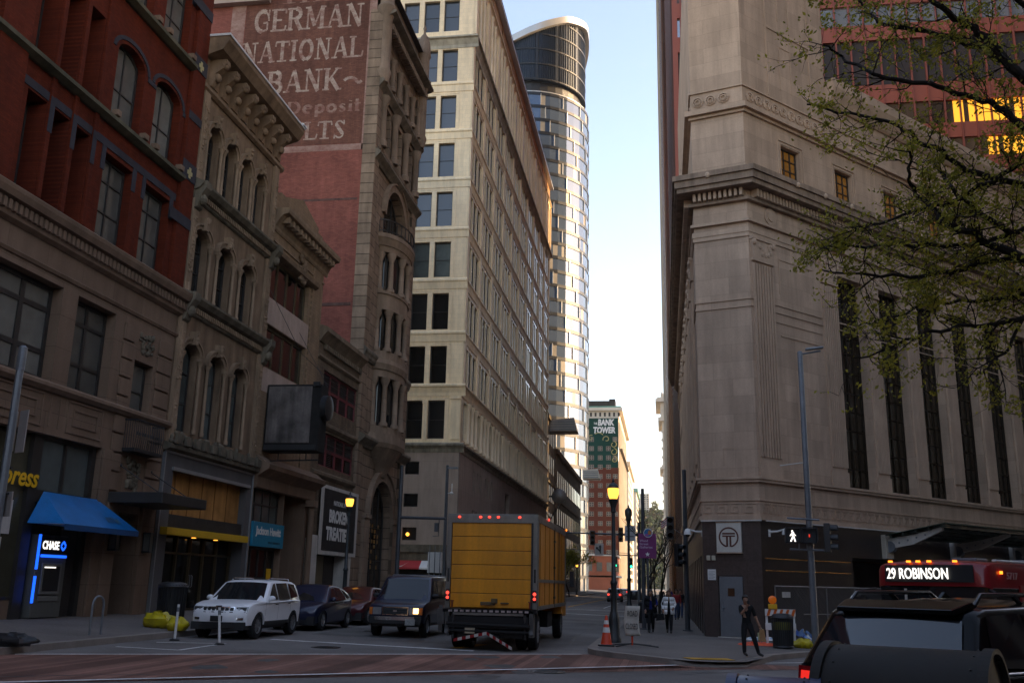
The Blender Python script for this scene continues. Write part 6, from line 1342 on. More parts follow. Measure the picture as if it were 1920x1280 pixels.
for i,(px,py) in enumerate(((1257,989),(1272,1040))): c=aty(px,py,46.4); signal(['black signal head beside the flag on the station street corner','lower black signal head on the pole by the station wall'][i],c.x,c.y,c.z,[0,.9][i])
fl=root('hanging_flag','small striped red and white flag beside the black signal head','flag',(.75,60,5)); c=aty(1246,985,60); b=MB(); F=frame(c.x,c.y,c.z,math.radians(-40))@Matrix.Scale(.55,4); b.M=F
for i in range(7):
    t=b if True else 0; b.mi=i%2
    for k in range(5): u=-.5+.2*k; b.quad((u,.06*math.sin(k),-.36+i*.11+.1*k),(u+.2,.06*math.sin(k+1),-.36+i*.11+.1*(k+1)),(u+.2,.06*math.sin(k+1),-.25+i*.11+.1*(k+1)),(u,.06*math.sin(k),-.25+i*.11+.1*k))
b.build('cloth',[M('flag_red',(.45,.03,.035),.7,.1,1),white_paint],fl,recalc=False); b=MB(); b.tube([(1.65,60,4.6),(c.x-.3,60,c.z+.35)],.025,5); b.build('pole',steel_grey,fl)
# left foreground pole with sign backs
x,y=-15.13,20.4; P6=mastpole('signal_pole','grey steel pole with sign plates seen from the back, at the left edge','%s'%'pole',x,y,.22,6.85,.105,cat='pole') if False else mastpole('signal_pole','grey steel pole with sign plates seen from the back, at the left edge',x,y,.22,6.85,.105)
b=MB(); b.lathe([(.1,6.3),(.105,6.85),(.05,6.9)],10,(x,y,.22)); b.build('cap',steel_grey,P6)
F=frame(x,y,0,math.radians(-25)); 
for u0,u1,z0_,z1_ in ((.05,.40,4.55,5.55),(-.42,-.06,4.6,5.55),(-.05,.22,3.08,3.65)):
    b=MB(F); b.box(u0,u1,.13,.16,z0_,z1_); b.build('sign_back',M('plate_back',(.30,.265,.245),.5,.12,1,metal=.2),P6,bevel=.01)
b=MB(F); b.tube([(-.5,.1,4.2),(.1,.1,4.2)],.025,6); b.tube([(-.5,.1,3.6),(.1,.1,3.6)],.025,6); b.box(-.35,-.12,-.1,.1,3.6,4.2); b.build('signal_bracket',blackm,P6)
# poles at the side street by the granite building
PA=mastpole('signal_pole','dark pole at the granite corner with a mast arm to the right',-18.15,66,.45,9.3,.16,steel_dark,'signal pole'); b=MB(); b.tube([(-18.15,66,6.15),(-14.85,66,6.1)],[.11,.09],8); b.tube([(-15.3,66,6.1),(-15.3,66,4.9),(-15.7,66,4.9)],.03,5); b.box(-15.6,-15.35,65.9,66.1,5.2,5.8); b.build('mast_arm',steel_dark,PA)
PB=mastpole('light_pole','slim dark pole with a flat lamp head just left of the yellow truck',-15.75,70,.2,10.05,.14,steel_dark,'light pole'); b=MB(); b.box(-15.7,-14.95,69.85,70.15,10.0,10.12); b.build('lamp_head',steel_grey,PB); b=MB(); b.ball((-15.35,69.9,8.2),(.14,.14,.12),10,6); b.tube([(-15.7,70,8.2),(-15.4,69.9,8.2)],.03,5); b.tube([(-15.33,69.9,8.3),(-15.33,69.9,8.9)],.03,5); b.build('camera_dome',white_paint,PB,smooth=True)
c=aty(815,1060,72); r_=root('shelter_box','white utility box and rails on the corner between the van and the truck','utility box',(c.x,c.y,.2)); b=MB(); b.box(c.x-.55,c.x+.45,72,72.5,2.5,4.0); b.build('cabinet',white_paint,r_,bevel=.02); b=MB(); 
for dx in (-.4,.0,.4): b.tube([(c.x+dx,71.95,.2),(c.x+dx,71.95,4.5)],.03,5)
b.build('rail',steel_dark,r_)
# small things on the left pavement
for i,(px,py,tilt) in enumerate(((327,1200,0.02),(411,1208,-.09))):
    p=atg(px,py); r_=root('delineator_post',['white flexible marker post by the yellow bags','leaning white flexible marker post in front of the white car'][i],'marker post',tuple(p),'flexible marker posts'); b=MB(); b.tube([p+Vector((0,0,.03)),p+Vector((tilt,0,1.0))],.038,10); b.build('post',white_paint,r_,smooth=True); b=MB(); b.lathe([(.14,0),(.14,.03),(.06,.06)],14,tuple(p)); b.build('base',blackm,r_); b=MB(); q=p+Vector((tilt*.8,0,.8)); b.tube([q,q+Vector((tilt*.12,0,.12))],.041,10); b.build('band',steel_grey,r_)
br=root('bike_rack','grey hoop bicycle rack on the left pavement','bicycle rack',(-15.7,23.5,.28)); b=MB(); c0,c1=atg(167,1190,.24),atg(188,1189,.24); mid=(c0+c1)/2; w_=(c1-c0).length; t=(c1-c0).normalized(); pts=[c0,c0+Vector((0,0,.75))]+[mid+t*(-w_/2*math.cos(a))+Vector((0,0,.75+w_/2*1.15*math.sin(a))) for a in [PI*k/10 for k in range(1,10)]]+[c1+Vector((0,0,.75)),c1]; b.tube(pts,.03,8); b.build('hoop',steel_grey,br,smooth=True)
def bag(name,lab,c,r,mat,seed,group=None,cat='rubbish bag',n=20):
    rg=random.Random(seed); b=MB(); b.ball(c,r,n,12); 
    for i,v in enumerate(b.v):
        d=v-Vector(c); k=1+.12*math.sin(d.x*23+seed)+.1*math.sin(d.y*19+d.z*17)+rg.uniform(-.05,.05); b.v[i]=Vector(c)+Vector((d.x*k,d.y*k,max(d.z*k,-r[2]*.8)))
    r0=root(name,lab,cat,(c[0],c[1],c[2]-r[2]*.8),group); b.build('sack',mat,r0,smooth=True); b=MB(); b.lathe([(.04,r[2]*.75),(.03,r[2]*.95),(.1,r[2]*1.12),(.02,r[2]*1.1)],8,c); b.build('knot',mat,r0); return r0
ymat=M('yellow_plastic',(.50,.40,.01),.35,.25,3,spec=.6,bump=.35,bscale=9)
p=atg(298,1172,.25); q=atg(326,1176,.25); bag('rubbish_bag','larger yellow rubbish bag beside the kerb',(p.x,p.y,.47),(.52,.4,.28),ymat,3,'yellow rubbish bags'); bag('rubbish_bag','smaller yellow rubbish bag next to the black bin',(q.x+.12,q.y,.40),(.34,.3,.22),ymat,5,'yellow rubbish bags')
p=atg(22,1205,.22); bag('rubbish_bag','dark bundle lying on the kerb at the lower left corner',(p.x,p.y,.34),(.55,.3,.16),blackm,8,None,'bundle')
# litter by the fence
def sheetpile(name,lab,cat,c,w_,d_,h_,mats,seed,ang=0):
    rg=random.Random(seed); r0=root(name,lab,cat,c); F=frame(*c,ang); b=MB(F); n=14
    hs=[[rg.uniform(0,h_)*(math.sin(PI*i/n)*math.sin(PI*j/n))**.5+.01 for i in range(n+1)] for j in range(n+1)]
    for j in range(n):
        for i in range(n):
            P_=lambda i,j:(-w_/2+w_*i/n+.03*math.sin(j*2.1),-d_/2+d_*j/n+.03*math.sin(i*1.7),hs[j][i])
            b.mi=rg.randrange(len(mats)) if rg.random()<.35 else (i//4+j//3)%len(mats); b.quad(P_(i,j),P_(i+1,j),P_(i+1,j+1),P_(i,j+1))
    b.build('sheet',mats,r0,recalc=False,smooth=30); return r0
p=atg(1420,1209,.15); sheetpile('plastic_sheet','crumpled bright orange sheet on the pavement beside the litter bin','sheet',(p.x,p.y,p.z),1.35,.9,.14,[M('orange_sheet',(.75,.085,.02),.5,.15,2,coat=.3)],4)
p=atg(1425,1201,.15); sheetpile('plastic_sheet','pale blue and white sheet lying by the fence behind the orange one','sheet',(p.x+.1,p.y+.6,p.z),1.4,.6,.16,[white_paint,M('sheet_blue_pale',(.3,.45,.6),.5,.1,1)],6)
p=atg(1504,1203,.15); sheetpile('plastic_sheet','blue and white bags heaped by the light pole','bags',(p.x,p.y+.2,p.z),1.5,.9,.55,[white_paint,M('sheet_blue',(.03,.12,.5),.5,.1,1),M('sheet_blue_mid',(.2,.35,.65),.5,.1,1)],7)
p=atg(1508,1214,.15); bag('rubbish_bag','yellow rubbish bag at the foot of the light pole',(p.x,p.y,p.z+.12),(.42,.35,.2),ymat,11)
p=atg(1480,1205,.15); bag('rubbish_bag','black rubbish bag between the litter bin and the yellow bag',(p.x+.15,p.y,p.z+.12),(.4,.3,.18),blackm,13)
# mailboxes in the foreground
def mailbox(lab,c,ang,rad,ln,h,mat,name='mailbox'):
    r0=root(name,lab,'mailbox',c); F=frame(*c,ang); prof=[(-rad,0.12),(-rad,h-rad)]+[(-rad*math.cos(PI*k/14),h-rad+rad*math.sin(PI*k/14)) for k in range(1,14)]+[(rad,h-rad),(rad,.12)]
    prof=[(-rad,.12),(-rad,h-rad)]+[(-rad*math.cos(PI*k/30),h-rad+rad*math.sin(PI*k/30)) for k in range(1,30)]+[(rad,h-rad),(rad,.12)]
    b=MB(F); b.prism([(p[0],p[1]) for p in prof],-ln/2,ln/2,'x') ; b.build('body',mat,r0,bevel=.012,smooth=True)
    for sx in (-1,1):
        b=MB(F); x0,x1=(sx*ln/2,sx*(ln/2+.03)); 
        o=[(p[0]*1.045,(p[1]-h+rad)*1.045+h-rad if p[1]>h-rad else p[1]) for p in prof]; i_=[(p[0]*.97,(p[1]-h+rad)*.97+h-rad if p[1]>h-rad else p[1]) for p in prof]
        n=len(o)
        for k in range(n-1): b.hexa([(min(x0,x1)-.02,o[k][0],o[k][1]),(max(x0,x1)+.0,o[k][0],o[k][1]),(max(x0,x1),o[k+1][0],o[k+1][1]),(min(x0,x1)-.02,o[k+1][0],o[k+1][1]),(min(x0,x1)-.02,i_[k][0],i_[k][1]),(max(x0,x1),i_[k][0],i_[k][1]),(max(x0,x1),i_[k+1][0],i_[k+1][1]),(min(x0,x1)-.02,i_[k+1][0],i_[k+1][1])])
        b.build('end_ring',mat,r0,smooth=35)
        b=MB(F); 
        for k in range(9):
            a=PI*(k+.5)/9; b.ball((sx*(ln/2-.05),-rad*1.0*math.cos(a),h-rad+rad*1.0*math.sin(a)),.0065,8,5)
        b.build('rivet',blackm,r0,smooth=True)
    b=MB(F)
    for sx in (-1,1):
        for sy in (-1,1): b.box(sx*ln/2*.8-.03,sx*ln/2*.8+.03,sy*rad*.85-.03,sy*rad*.85+.03,0,.12)
    b.build('leg',mat,r0)
    return r0
mbm=M('mailbox_dark',(.022,.021,.019),.65,.15,3,spec=.25,bump=.03,bscale=30); mbb=M('mailbox_blue',(.02,.035,.09),.35,.12,3,spec=.6)
c=atd(1705,1213,4.85); mailbox('dark grey round topped collection box in the right foreground',(c.x,c.y,.32),math.radians(-27),.33,.74,c.z-.32+.0,mbm)
c=atd(1455,1268,4.9); mailbox('dark blue round topped mailbox at the bottom edge in front of the black car',(c.x,c.y,.32),math.radians(-11),.20,.38,c.z-.32,mbb)
# ------------------------------------------------------------------ vehicles
tyre_m=M('tyre',(.02,.02,.021),.85,.15,3); rim_m=M('rim_alloy',(.45,.45,.46),.3,.1,3,metal=.8); rim_dk=M('rim_dark',(.07,.07,.075),.4,.1,3,metal=.6); trim_m=M('black_plastic',(.022,.022,.023),.6,.15,3); chrome=M('chrome',(.75,.75,.76),.1,.05,3,metal=1); car_glass=glassmat('car_glass',(.012,.014,.016),.04,.2,.7); lens_clear=M('headlamp_lens',(.30,.30,.30),.12,.1,3,spec=.8,metal=.3); lens_red=M('tail_lens',(.24,.008,.012),.18,.1,3,spec=.7)
def paintm(n,c,metal=.0): return M(n,c,.3,.05,1.2,coat=.45,metal=metal,fine=.0,spec=.35)
def wheel(rt,x,y,r,wd,rm=None,spokes=5):
    s=1 if y>0 else -1; F=Matrix.Translation((x,y,r))
    b=MB(F); b.lathe([(r*.62,-wd/2),(r*.9,-wd/2),(r,-wd/2+.04),(r,wd/2-.04),(r*.9,wd/2),(r*.62,wd/2)],26,(0,0,0),'y',cap=False); t=b.build('wheel',tyre_m,rt,local=True,smooth=35)
    b=MB(F); o=s*(wd/2-.03); b.lathe([(r*.64,o-s*.02),(r*.64,o+s*.02),(r*.58,o+s*.02),(r*.55,o-s*.06)],24,(0,0,0),'y',cap=False); b.lathe([(r*.14,o-.03),(r*.13,o+s*.01)],12,(0,0,0),'y')
    for k in range(spokes):
        a=2*PI*k/spokes; ca,sa=math.cos(a),math.sin(a); n=(-sa,ca)
        for d in (-.07,.07):
            p0=(r*.1*ca+n[0]*d*r*.5,r*.1*sa+n[1]*d*r*.5); p1=(r*.6*ca+n[0]*d*r*2,r*.6*sa+n[1]*d*r*2); w_=r*.045
            b.hexa([(p0[0]-n[0]*w_,o-.03,p0[1]-n[1]*w_),(p0[0]+n[0]*w_,o-.03,p0[1]+n[1]*w_),(p0[0]+n[0]*w_,o+.012,p0[1]+n[1]*w_),(p0[0]-n[0]*w_,o+.012,p0[1]-n[1]*w_),(p1[0]-n[0]*w_,o-.03,p1[1]-n[1]*w_),(p1[0]+n[0]*w_,o-.03,p1[1]+n[1]*w_),(p1[0]+n[0]*w_,o+.012,p1[1]+n[1]*w_),(p1[0]-n[0]*w_,o+.012,p1[1]-n[1]*w_)])
    b.build('rim',rm or rim_m,t,local=True); b=MB(F); b.lathe([(r*.6,o-s*.08),(.01,o-s*.08)],20,(0,0,0),'y',cap=False); b.build('brake_disc',rim_dk,t,local=True)
    return t
YS=[-1,-.985,-.93,-.8,-.6,-.35,0,.35,.6,.8,.93,.985,1]
class Car:
    def __init__(s,name,label,cat,loc,rzv,L,W,group=None,bow=.22,tap=.10,belt=1.05,roof=1.7,tum=.80,zb=.3):
        s.L,s.W,s.bow,s.tap,s.belt,s.roof,s.tum,s.zb=L,W,bow,tap,belt,roof,tum,zb
        s.r=root(name,label,cat,loc,group,rzv)
    def hw(s,x,z):
        h=s.W/2*(1-s.tap*abs(2*x/s.L)**4)
        if z>s.belt: h*=1-(1-s.tum)*(z-s.belt)/(s.roof-s.belt)
        else: h*=1-.05*((s.belt-z)/(s.belt-s.zb))**2
        return h
    def S(s,x,yn,z,out=0):
        k=max(0,(abs(x)-s.L*.28)/(s.L*.22)); xb=x-(1 if x>0 else -1)*s.bow*yn*yn*k*k
        return (xb,yn*s.hw(x,z)+(out if yn>0 else -out if yn<0 else 0),z)
    def shell(s,name,out,mat,smooth=38,crown=.035,topz=None):
        b=MB(); n=len(out); cx=sum(p[0] for p in out)/n; 
        for yn in YS:
            e=abs(yn); ins=.0 if e<.93 else (.008 if e<.98 else (.022 if e<.99 else .045))
            for x,z in out:
                zz=z-crown*yn*yn*(1 if (topz and z>topz) else 0)-(ins if z>s.zb+.15 else 0)
                b.v.append(Vector(s.S(x*(1-ins*.5),min(e,1)*(1 if yn>0 else -1) if yn else 0,zz)))
        m_=len(YS)
        for j in range(m_-1):
            for i in range(n): i2=(i+1)%n; b.f.append((j*n+i,j*n+i2,(j+1)*n+i2,(j+1)*n+i)); b.k.append(0)
        b.f.append(tuple(range(n-1,-1,-1))); b.f.append(tuple(range((m_-1)*n,m_*n))); b.k+=[0,0]
        return b.build(name,mat,s.r,local=True,smooth=smooth)
    def lower(s,top,wx,wr,mat,zb=None,name='body'):
        zb=zb or s.zb; pts=[]
        def archp(cx): return [(cx+wr*math.cos(t),max(zb,wr*.82+wr*math.sin(t))) for t in [PI*k/12 for k in range(13)] ]
        # bottom from front to rear, then the top list from rear to front
        xf,xr=top[-1][0],top[0][0]; pts.append((xf-.02,zb))
        for cx in sorted(wx,reverse=True):
            a=[q for q in archp(cx)]; pts.append((cx+wr,zb)); pts+=[q for q in a if q[1]>zb+.01]; pts.append((cx-wr,zb))
        pts.append((xr+.03,zb)); return s.shell(name,pts+top,mat)
    def side_glass(s,polys,mat=None,out=.006,name='side_window'):
        for sg in (1,-1):
            for poly in polys:
                b=MB(); b.quad(*[s.S(x,sg,z-.0,out-.028*0) for x,z in poly]); b.build(name,mat or car_glass,s.r,local=True,recalc=False)
    def cross_glass(s,A,B,y0,y1,name,mat=None,off=.012,yb=None,crown=.035):
        # A,B = (x,z) bottom and top on the outline
        d=Vector((B[0]-A[0],B[1]-A[1])).normalized(); nn=Vector((-d.y,d.x)); nn=nn if nn.x*(1 if A[0]>0 else -1)>0 else -nn
        yb=yb or (y0,y1); b=MB(); N=10
        rows=[]
        for t in (0,.33,.66,1):
            x=A[0]+(B[0]-A[0])*t+nn.x*off; z=A[1]+(B[1]-A[1])*t+nn.y*off; a0=y0+(yb[0]-y0)*t; a1=y1+(yb[1]-y1)*t
            rows.append([s.S(x,a0+(a1-a0)*k/N,z-(crown*(a0+(a1-a0)*k/N)**2)) for k in range(N+1)])
        for j in range(3):
            for k in range(N): b.quad(rows[j][k],rows[j][k+1],rows[j+1][k+1],rows[j+1][k])
        return b.build(name,mat or car_glass,s.r,local=True,smooth=60)
    def patch(s,name,mat,xs,y0,y1,z0,z1,out=.012,N=6,thick=.02,parent=None):
        # panel hugging the nose (xs>0) or tail (xs<0) between y0..y1 (normalised) and z0..z1; xs=(x at z0, x at z1)
        b=MB(); sg=1 if xs[0]>0 else -1; g=[]
        for t,z in ((0,z0),(1,z1)):
            x=xs[0]+(xs[1]-xs[0])*t
            for o in (out,out-thick):
                g.append([(lambda p:(p[0]+sg*o,p[1],p[2]))(s.S(x,y0+(y1-y0)*k/N,z)) for k in range(N+1)])
        a,a2,c,c2=g
        for k in range(N): b.quad(a[k],a[k+1],c[k+1],c[k]); b.quad(c[k],c[k+1],c2[k+1],c2[k]); b.quad(a2[k],a2[k+1],a[k+1],a[k])
        b.quad(a[0],c[0],c2[0],a2[0]); b.quad(a[N],a2[N],c2[N],c[N])
        return b.build(name,mat,parent or s.r,local=True,smooth=40)
    def mirror(s,x,z,mat,w_=.12):
        for sg in (1,-1):
            y=sg*(s.hw(x,z)+.1); b=MB(); b.ball((x,y,z),(.07,w_,.085),12,8); b.build('mirror',mat,s.r,local=True,smooth=True)
    def under(s,x0,x1,z0=None,z1=.5):
        b=MB(); b.box(x0,x1,-s.W/2*.86,s.W/2*.86,z0 or s.zb-.06,z1); b.build('underbody',trim_m,s.r,local=True)
    def wheels(s,xs,r,wd=.24,rm=None,spokes=5,inset=.03):
        for x in xs:
            for sg in (1,-1): wheel(s.r,x,sg*(s.W/2-wd/2-inset),r,wd,rm,spokes)
def handle(c,x,z,mat=None):
    for sg in (1,-1):
        y=sg*(c.hw(x,z)+.02); b=MB(); b.box(x-.1,x+.1,min(y-.015,y+.015),max(y-.015,y+.015),z-.018,z+.018); b.build('door_handle',mat or chrome,c.r,local=True,bevel=.006)
def seams(c,xs,z0,z1):
    for sg in (1,-1):
        for x in xs:
            b=MB(); y=lambda z:sg*(c.hw(x,z)+.003); b.quad((x-.006,y(z0),z0),(x+.006,y(z0),z0),(x+.006,y(z1),z1),(x-.006,y(z1),z1)); b.build('door_seam',blackm,c.r,local=True,recalc=False)
# ---- white car
white_car=paintm('paint_white',(.86,.86,.87))
c=Car('parked_car','white sport utility car parked at the left kerb, nearest in the row','car',(-13.25,30.6,.03),-A90,4.82,1.94,belt=1.08,roof=1.72,tum=.78,zb=.34,group='cars parked along the left kerb')
c.lower([(-2.34,.5),(-2.40,.72),(-2.37,.98),(-2.27,1.12),(-1.2,1.13),(.4,1.10),(1.02,1.12),(1.5,1.10),(2.0,1.03),(2.25,.95),(2.36,.82),(2.40,.65),(2.36,.5)],(1.46,-1.44),.46,white_car,zb=.40)
c.shell('cabin',[(-2.25,1.08),(-2.1,1.45),(-1.95,1.66),(-1.6,1.73),(-.6,1.76),(.1,1.74),(.32,1.69),(1.08,1.09)],white_car,topz=1.5)
c.cross_glass((1.03,1.13),(.36,1.66),-.9,.9,'windscreen',yb=(-.88,.88)); c.cross_glass((-2.2,1.17),(-2.02,1.58),-.8,.8,'rear_window')
c.side_glass([[(.02,1.14),(.78,1.14),(.2,1.61),(.02,1.64)],[(-1.0,1.15),(-.06,1.14),(-.06,1.64),(-1.0,1.65)],[(-1.9,1.22),(-1.1,1.16),(-1.1,1.64),(-1.7,1.60)]])
c.patch('lower_bumper',trim_m,(2.36,2.38),-.9,.9,.33,.43,.03); c.patch('grille',chrome,(2.35,2.28),-.57,.57,.745,.945,.012); 
for k in range(7): y=-.48+.16*k; c.patch('grille_slot',sign_black,(2.345,2.295),y-.056,y+.056,.775,.92,.022)
c.patch('number_plate',sign_black,(2.40,2.40),-.22,.22,.52,.68,.02); c.patch('lower_intake',blackm,(2.37,2.385),-.55,.55,.43,.50,.02)
for s_ in (1,-1): c.patch('headlight',lens_clear,(2.33,2.25),s_*.58,s_*.98,.76,.945,.014); c.patch('headlight_bulb',sign_black,(2.33,2.26),s_*.61,s_*.93,.785,.925,.02); c.patch('headlight_bulb',lens_clear,(2.32,2.27),s_*.66,s_*.74,.81,.9,.026); c.patch('fog_lamp',chrome,(2.385,2.37),s_*.68,s_*.9,.56,.63,.014); c.patch('indicator',em_amber if 0 else M('amber_lens_%d'%s_,(.45,.12,.02),.2,.1,2),(2.3,2.25),s_*.93,s_*.975,.8,.92,.017); c.patch('tail_light',lens_red,(-2.37,-2.32),s_*.6,s_*.97,.92,1.05,.014)
c.under(-2.3,2.3); c.wheels((1.46,-1.44),.385,rm=rim_m); c.mirror(.75,1.18,white_car); handle(c,.2,1.0); handle(c,-.85,1.02); seams(c,(.98,-.02,-1.06),.5,1.08)
for s_ in (1,-1): b=MB(); b.tube([(.1,s_*.62,1.745),(0,s_*.62,1.80),(-1.5,s_*.62,1.79),(-1.6,s_*.62,1.73)],.02,6); b.build('roof_rail',chrome,c.r,local=True,smooth=True)
for s_ in (1,-1): b=MB(); b.box(-.98,.98,s_*.945-.02,s_*.945+.02,.40,.5); b.build('side_skirt',trim_m,c.r,local=True)
for s_ in (1,-1): c.patch('emblem',blackm,(2.27,2.26),-.1,.1,.945,.975,.014)
b=MB(); b.box(-.4,.05,-.5,.5,1.768,1.775); b.build('sunroof',car_glass,c.r,local=True)
# ---- dark blue crossover
navy=paintm('paint_navy',(.012,.016,.045),.1)
def crossover(lab,loc,rot,mat,group,lit=False,L=4.75,H=1.62):
    c=Car('parked_car',lab,'car',loc,rot,L,1.92,group,belt=1.0,roof=H,tum=.70,zb=.26,bow=.3,tap=.14)
    c.lower([(-2.3,.5),(-2.36,.75),(-2.3,1.0),(-2.15,1.10),(-1.5,1.06),(.4,1.0),(1.1,1.0),(1.7,.93),(2.1,.82),(2.3,.7),(2.36,.52),(2.32,.38)],(1.45,-1.43),.42,mat,zb=.28)
    c.shell('cabin',[(-2.2,1.02),(-1.75,1.30),(-1.2,1.5),(-.5,H-.02),(0,H),(.35,H-.06),(1.2,.99)],mat,topz=1.3)
    c.cross_glass((1.13,1.03),(.36,H-.09),-.88,.88,'windscreen',yb=(-.85,.85)); c.cross_glass((-2.1,1.09),(-1.3,1.47),-.78,.78,'rear_window')
    c.side_glass([[(-.03,1.03),(.85,1.02),(.25,H-.17),(-.03,H-.12)],[(-1.1,1.06),(-.1,1.03),(-.1,H-.12),(-.7,H-.14)],[(-1.75,1.12),(-1.16,1.07),(-.85,1.42),(-1.2,1.36)]])
    for s_ in (1,-1): c.patch('headlight',lens_clear,(2.27,2.1),s_*.55,s_*.96,.68,.78,.014); c.patch('tail_light',lens_red,(-2.34,-2.3),s_*.5,s_*.97,.86,.98,.014)
    c.patch('lower_bumper',trim_m,(2.3,2.32),-.85,.85,.27,.38,.03); c.patch('number_plate',sign_black,(2.36,2.36),-.2,.2,.44,.56,.018)
    c.under(-2.2,2.2); c.wheels((1.45,-1.43),.36); c.mirror(.72,1.08,mat); seams(c,(.95,-.06,-1.1),.4,1.0); handle(c,.15,.92,mat); handle(c,-.9,.95,mat); return c
crossover('dark navy blue car parked right behind the white one','x' and (-13.25,36.5,.03),-A90,navy,'cars parked along the left kerb')
crossover('dark maroon car parked behind the navy blue one',(-13.2,42.0,.03),-A90,paintm('paint_maroon',(.07,.010,.014),.2),'cars parked along the left kerb',H=1.55)
crossover('distant dark car parked beyond the maroon one behind the van',(-13.2,48.2,.03),-A90,paintm('paint_black',(.012,.012,.013)),'cars parked along the left kerb')
# ---- dark blue van coming towards us
vblue=paintm('paint_van_blue',(.010,.014,.036),.1)
c=Car('passenger_van','dark blue passenger van with one headlight lit, facing us beside the truck','van',(-9.2,36.0,-.06),-A90,5.5,2.02,belt=1.24,roof=2.1,tum=.84,zb=.42,bow=.14,tap=.05)
c.lower([(-2.7,.5),(-2.75,.9),(-2.73,1.25),(-1,1.24),(1.2,1.24),(1.5,1.24),(2.1,1.16),(2.4,1.08),(2.5,.98),(2.52,.75),(2.5,.55)],(1.72,-1.72),.45,vblue,zb=.46)
c.shell('cabin',[(-2.73,1.22),(-2.68,1.95),(-2.5,2.08),(-1,2.12),(.6,2.1),(.8,2.04),(1.58,1.22)],vblue,topz=1.8)
c.cross_glass((1.53,1.27),(.86,1.98),-.9,.9,'windscreen',yb=(-.88,.88)); c.side_glass([[(.3,1.3),(1.2,1.3),(.75,1.9),(.3,1.92)],[(-1.1,1.3),(.2,1.3),(.2,1.92),(-1.1,1.92)],[(-2.5,1.32),(-1.2,1.3),(-1.2,1.92),(-2.45,1.9)]])
c.patch('grille',chrome,(2.5,2.48),-.48,.48,.74,1.02,.02); c.patch('grille_slot',sign_black,(2.5,2.48),-.44,.44,.78,.98,.03)
for k in range(3): c.patch('grille_bar',trim_m,(2.5,2.49),-.44,.44,.81+k*.06,.825+k*.06,.036)
c.patch('emblem',chrome,(2.49,2.49),-.07,.07,.86,.91,.045)
for s_ in (1,-1):
    c.patch('headlight',lens_clear,(2.5,2.48),s_*.52,s_*.84,.76,1.0,.02)
    c.patch('indicator',M('amber_lens_v%d'%s_,(.5,.14,.02),.2,.1,2),(2.49,2.47),s_*.85,s_*.98,.76,1.0,.02)
c.patch('headlight_bulb',em_head,(2.5,2.49),.66,.84,.8,.98,.03)
c.patch('bumper',trim_m,(2.52,2.52),-.98,.98,.46,.7,.1,thick=.12); c.patch('bumper_chrome',chrome,(2.52,2.52),-.74,.74,.58,.70,.115); c.patch('number_plate',M('plate_grey',(.35,.35,.33),.4,.3,20),(2.53,2.53),.42,.78,.42,.62,.115)
c.under(-2.6,2.4,.36,.8); c.wheels((1.72,-1.72),.37,rm=rim_m); c.mirror(1.15,1.38,trim_m,.16); seams(c,(1.3,.25,-1.15),.6,1.24)
b=MB()
for i in range(7): b.box(-2.3+i*.42,-2.2+i*.42,-.75,.75,2.08,2.125)
b.build('roof_rib',M('roof_rib',(.25,.26,.29),.25,.1,2,metal=.6),c.r,local=True,bevel=.012)
b=MB(); b.tube([(1.5,.35,1.28),(1.42,-.1,1.36)],.012,5); b.tube([(1.5,-.25,1.28),(1.42,-.6,1.36)],.012,5); b.build('wiper',blackm,c.r,local=True)
# ---- black sport utility car in the right foreground
blk=M('paint_gloss_black',(.004,.004,.0045),.16,.03,1.2,coat=0,fine=0,spec=.2)
c=Car('large_car','glossy black sport utility car seen from behind at the right edge','car',(2.17+2.55*.70,11.25+2.55*.714,-.33),AR,5.1,2.2,belt=1.3,roof=2.08,tum=.78,zb=.36,bow=.16,tap=.03)
c.lower([(-2.42,.45),(-2.52,.62),(-2.57,.8),(-2.55,1.05),(-2.50,1.33),(-1,1.33),(.6,1.30),(1.1,1.28),(2.0,1.16),(2.4,1.0),(2.52,.75),(2.48,.45)],(1.5,-1.5),.46,blk,zb=.4)
c.shell('cabin',[(-2.50,1.30),(-2.03,1.88),(-1.99,1.95),(-1.8,2.03),(-.5,2.08),(.1,2.05),(.35,2.0),(1.15,1.28)],blk,topz=1.75,crown=.05)
c.cross_glass((-2.443,1.37),(-2.062,1.84),-.86,.86,'rear_window',glassmat('rear_glass',(.02,.022,.026),.03,.0,1.0),yb=(-.84,.84),off=.014,crown=0.0)
c.side_glass([[(-2.05,1.4),(-1.15,1.37),(-1.15,1.93),(-1.85,1.9)],[(-1.05,1.37),(0,1.35),(0,1.94),(-1.05,1.93)],[(.08,1.35),(.9,1.33),(.3,1.9),(.08,1.93)]])
b=MB(); 
b.hexa([(-2.08,-.72,1.90),(-2.08,.72,1.90),(-1.8,.80,1.98),(-1.8,-.80,1.98),(-2.11,-.70,1.955),(-2.11,.70,1.955),(-1.8,.78,2.045),(-1.8,-.78,2.045)]); b.build('spoiler',blk,c.r,local=True,bevel=.018)
for s_ in (1,-1):
    c.patch('tail_light',lens_red,(-2.54,-2.48),s_*.60,s_*1.0,1.05,1.29,.03); c.patch('tail_light_strip',M('tail_glow_%d'%s_,(.5,.01,.015),.2,.05,2,emit=(1,.03,.02),estr=.22),(-2.53,-2.49),s_*.66,s_*.95,1.10,1.24,.04)
    b=MB(); b.tube([(-1.75,s_*.76,2.0),(-1.6,s_*.76,2.115),(.0,s_*.76,2.135),(.2,s_*.76,2.03)],.026,8); b.tube([(-.75,s_*.76,2.03),(-.9,s_*.76,2.12)],.03,6); b.build('roof_rail',M('rail_satin_%d'%s_,(.05,.05,.052),.2,.05,2,metal=.7),c.r,local=True,smooth=True)
b=MB(); 
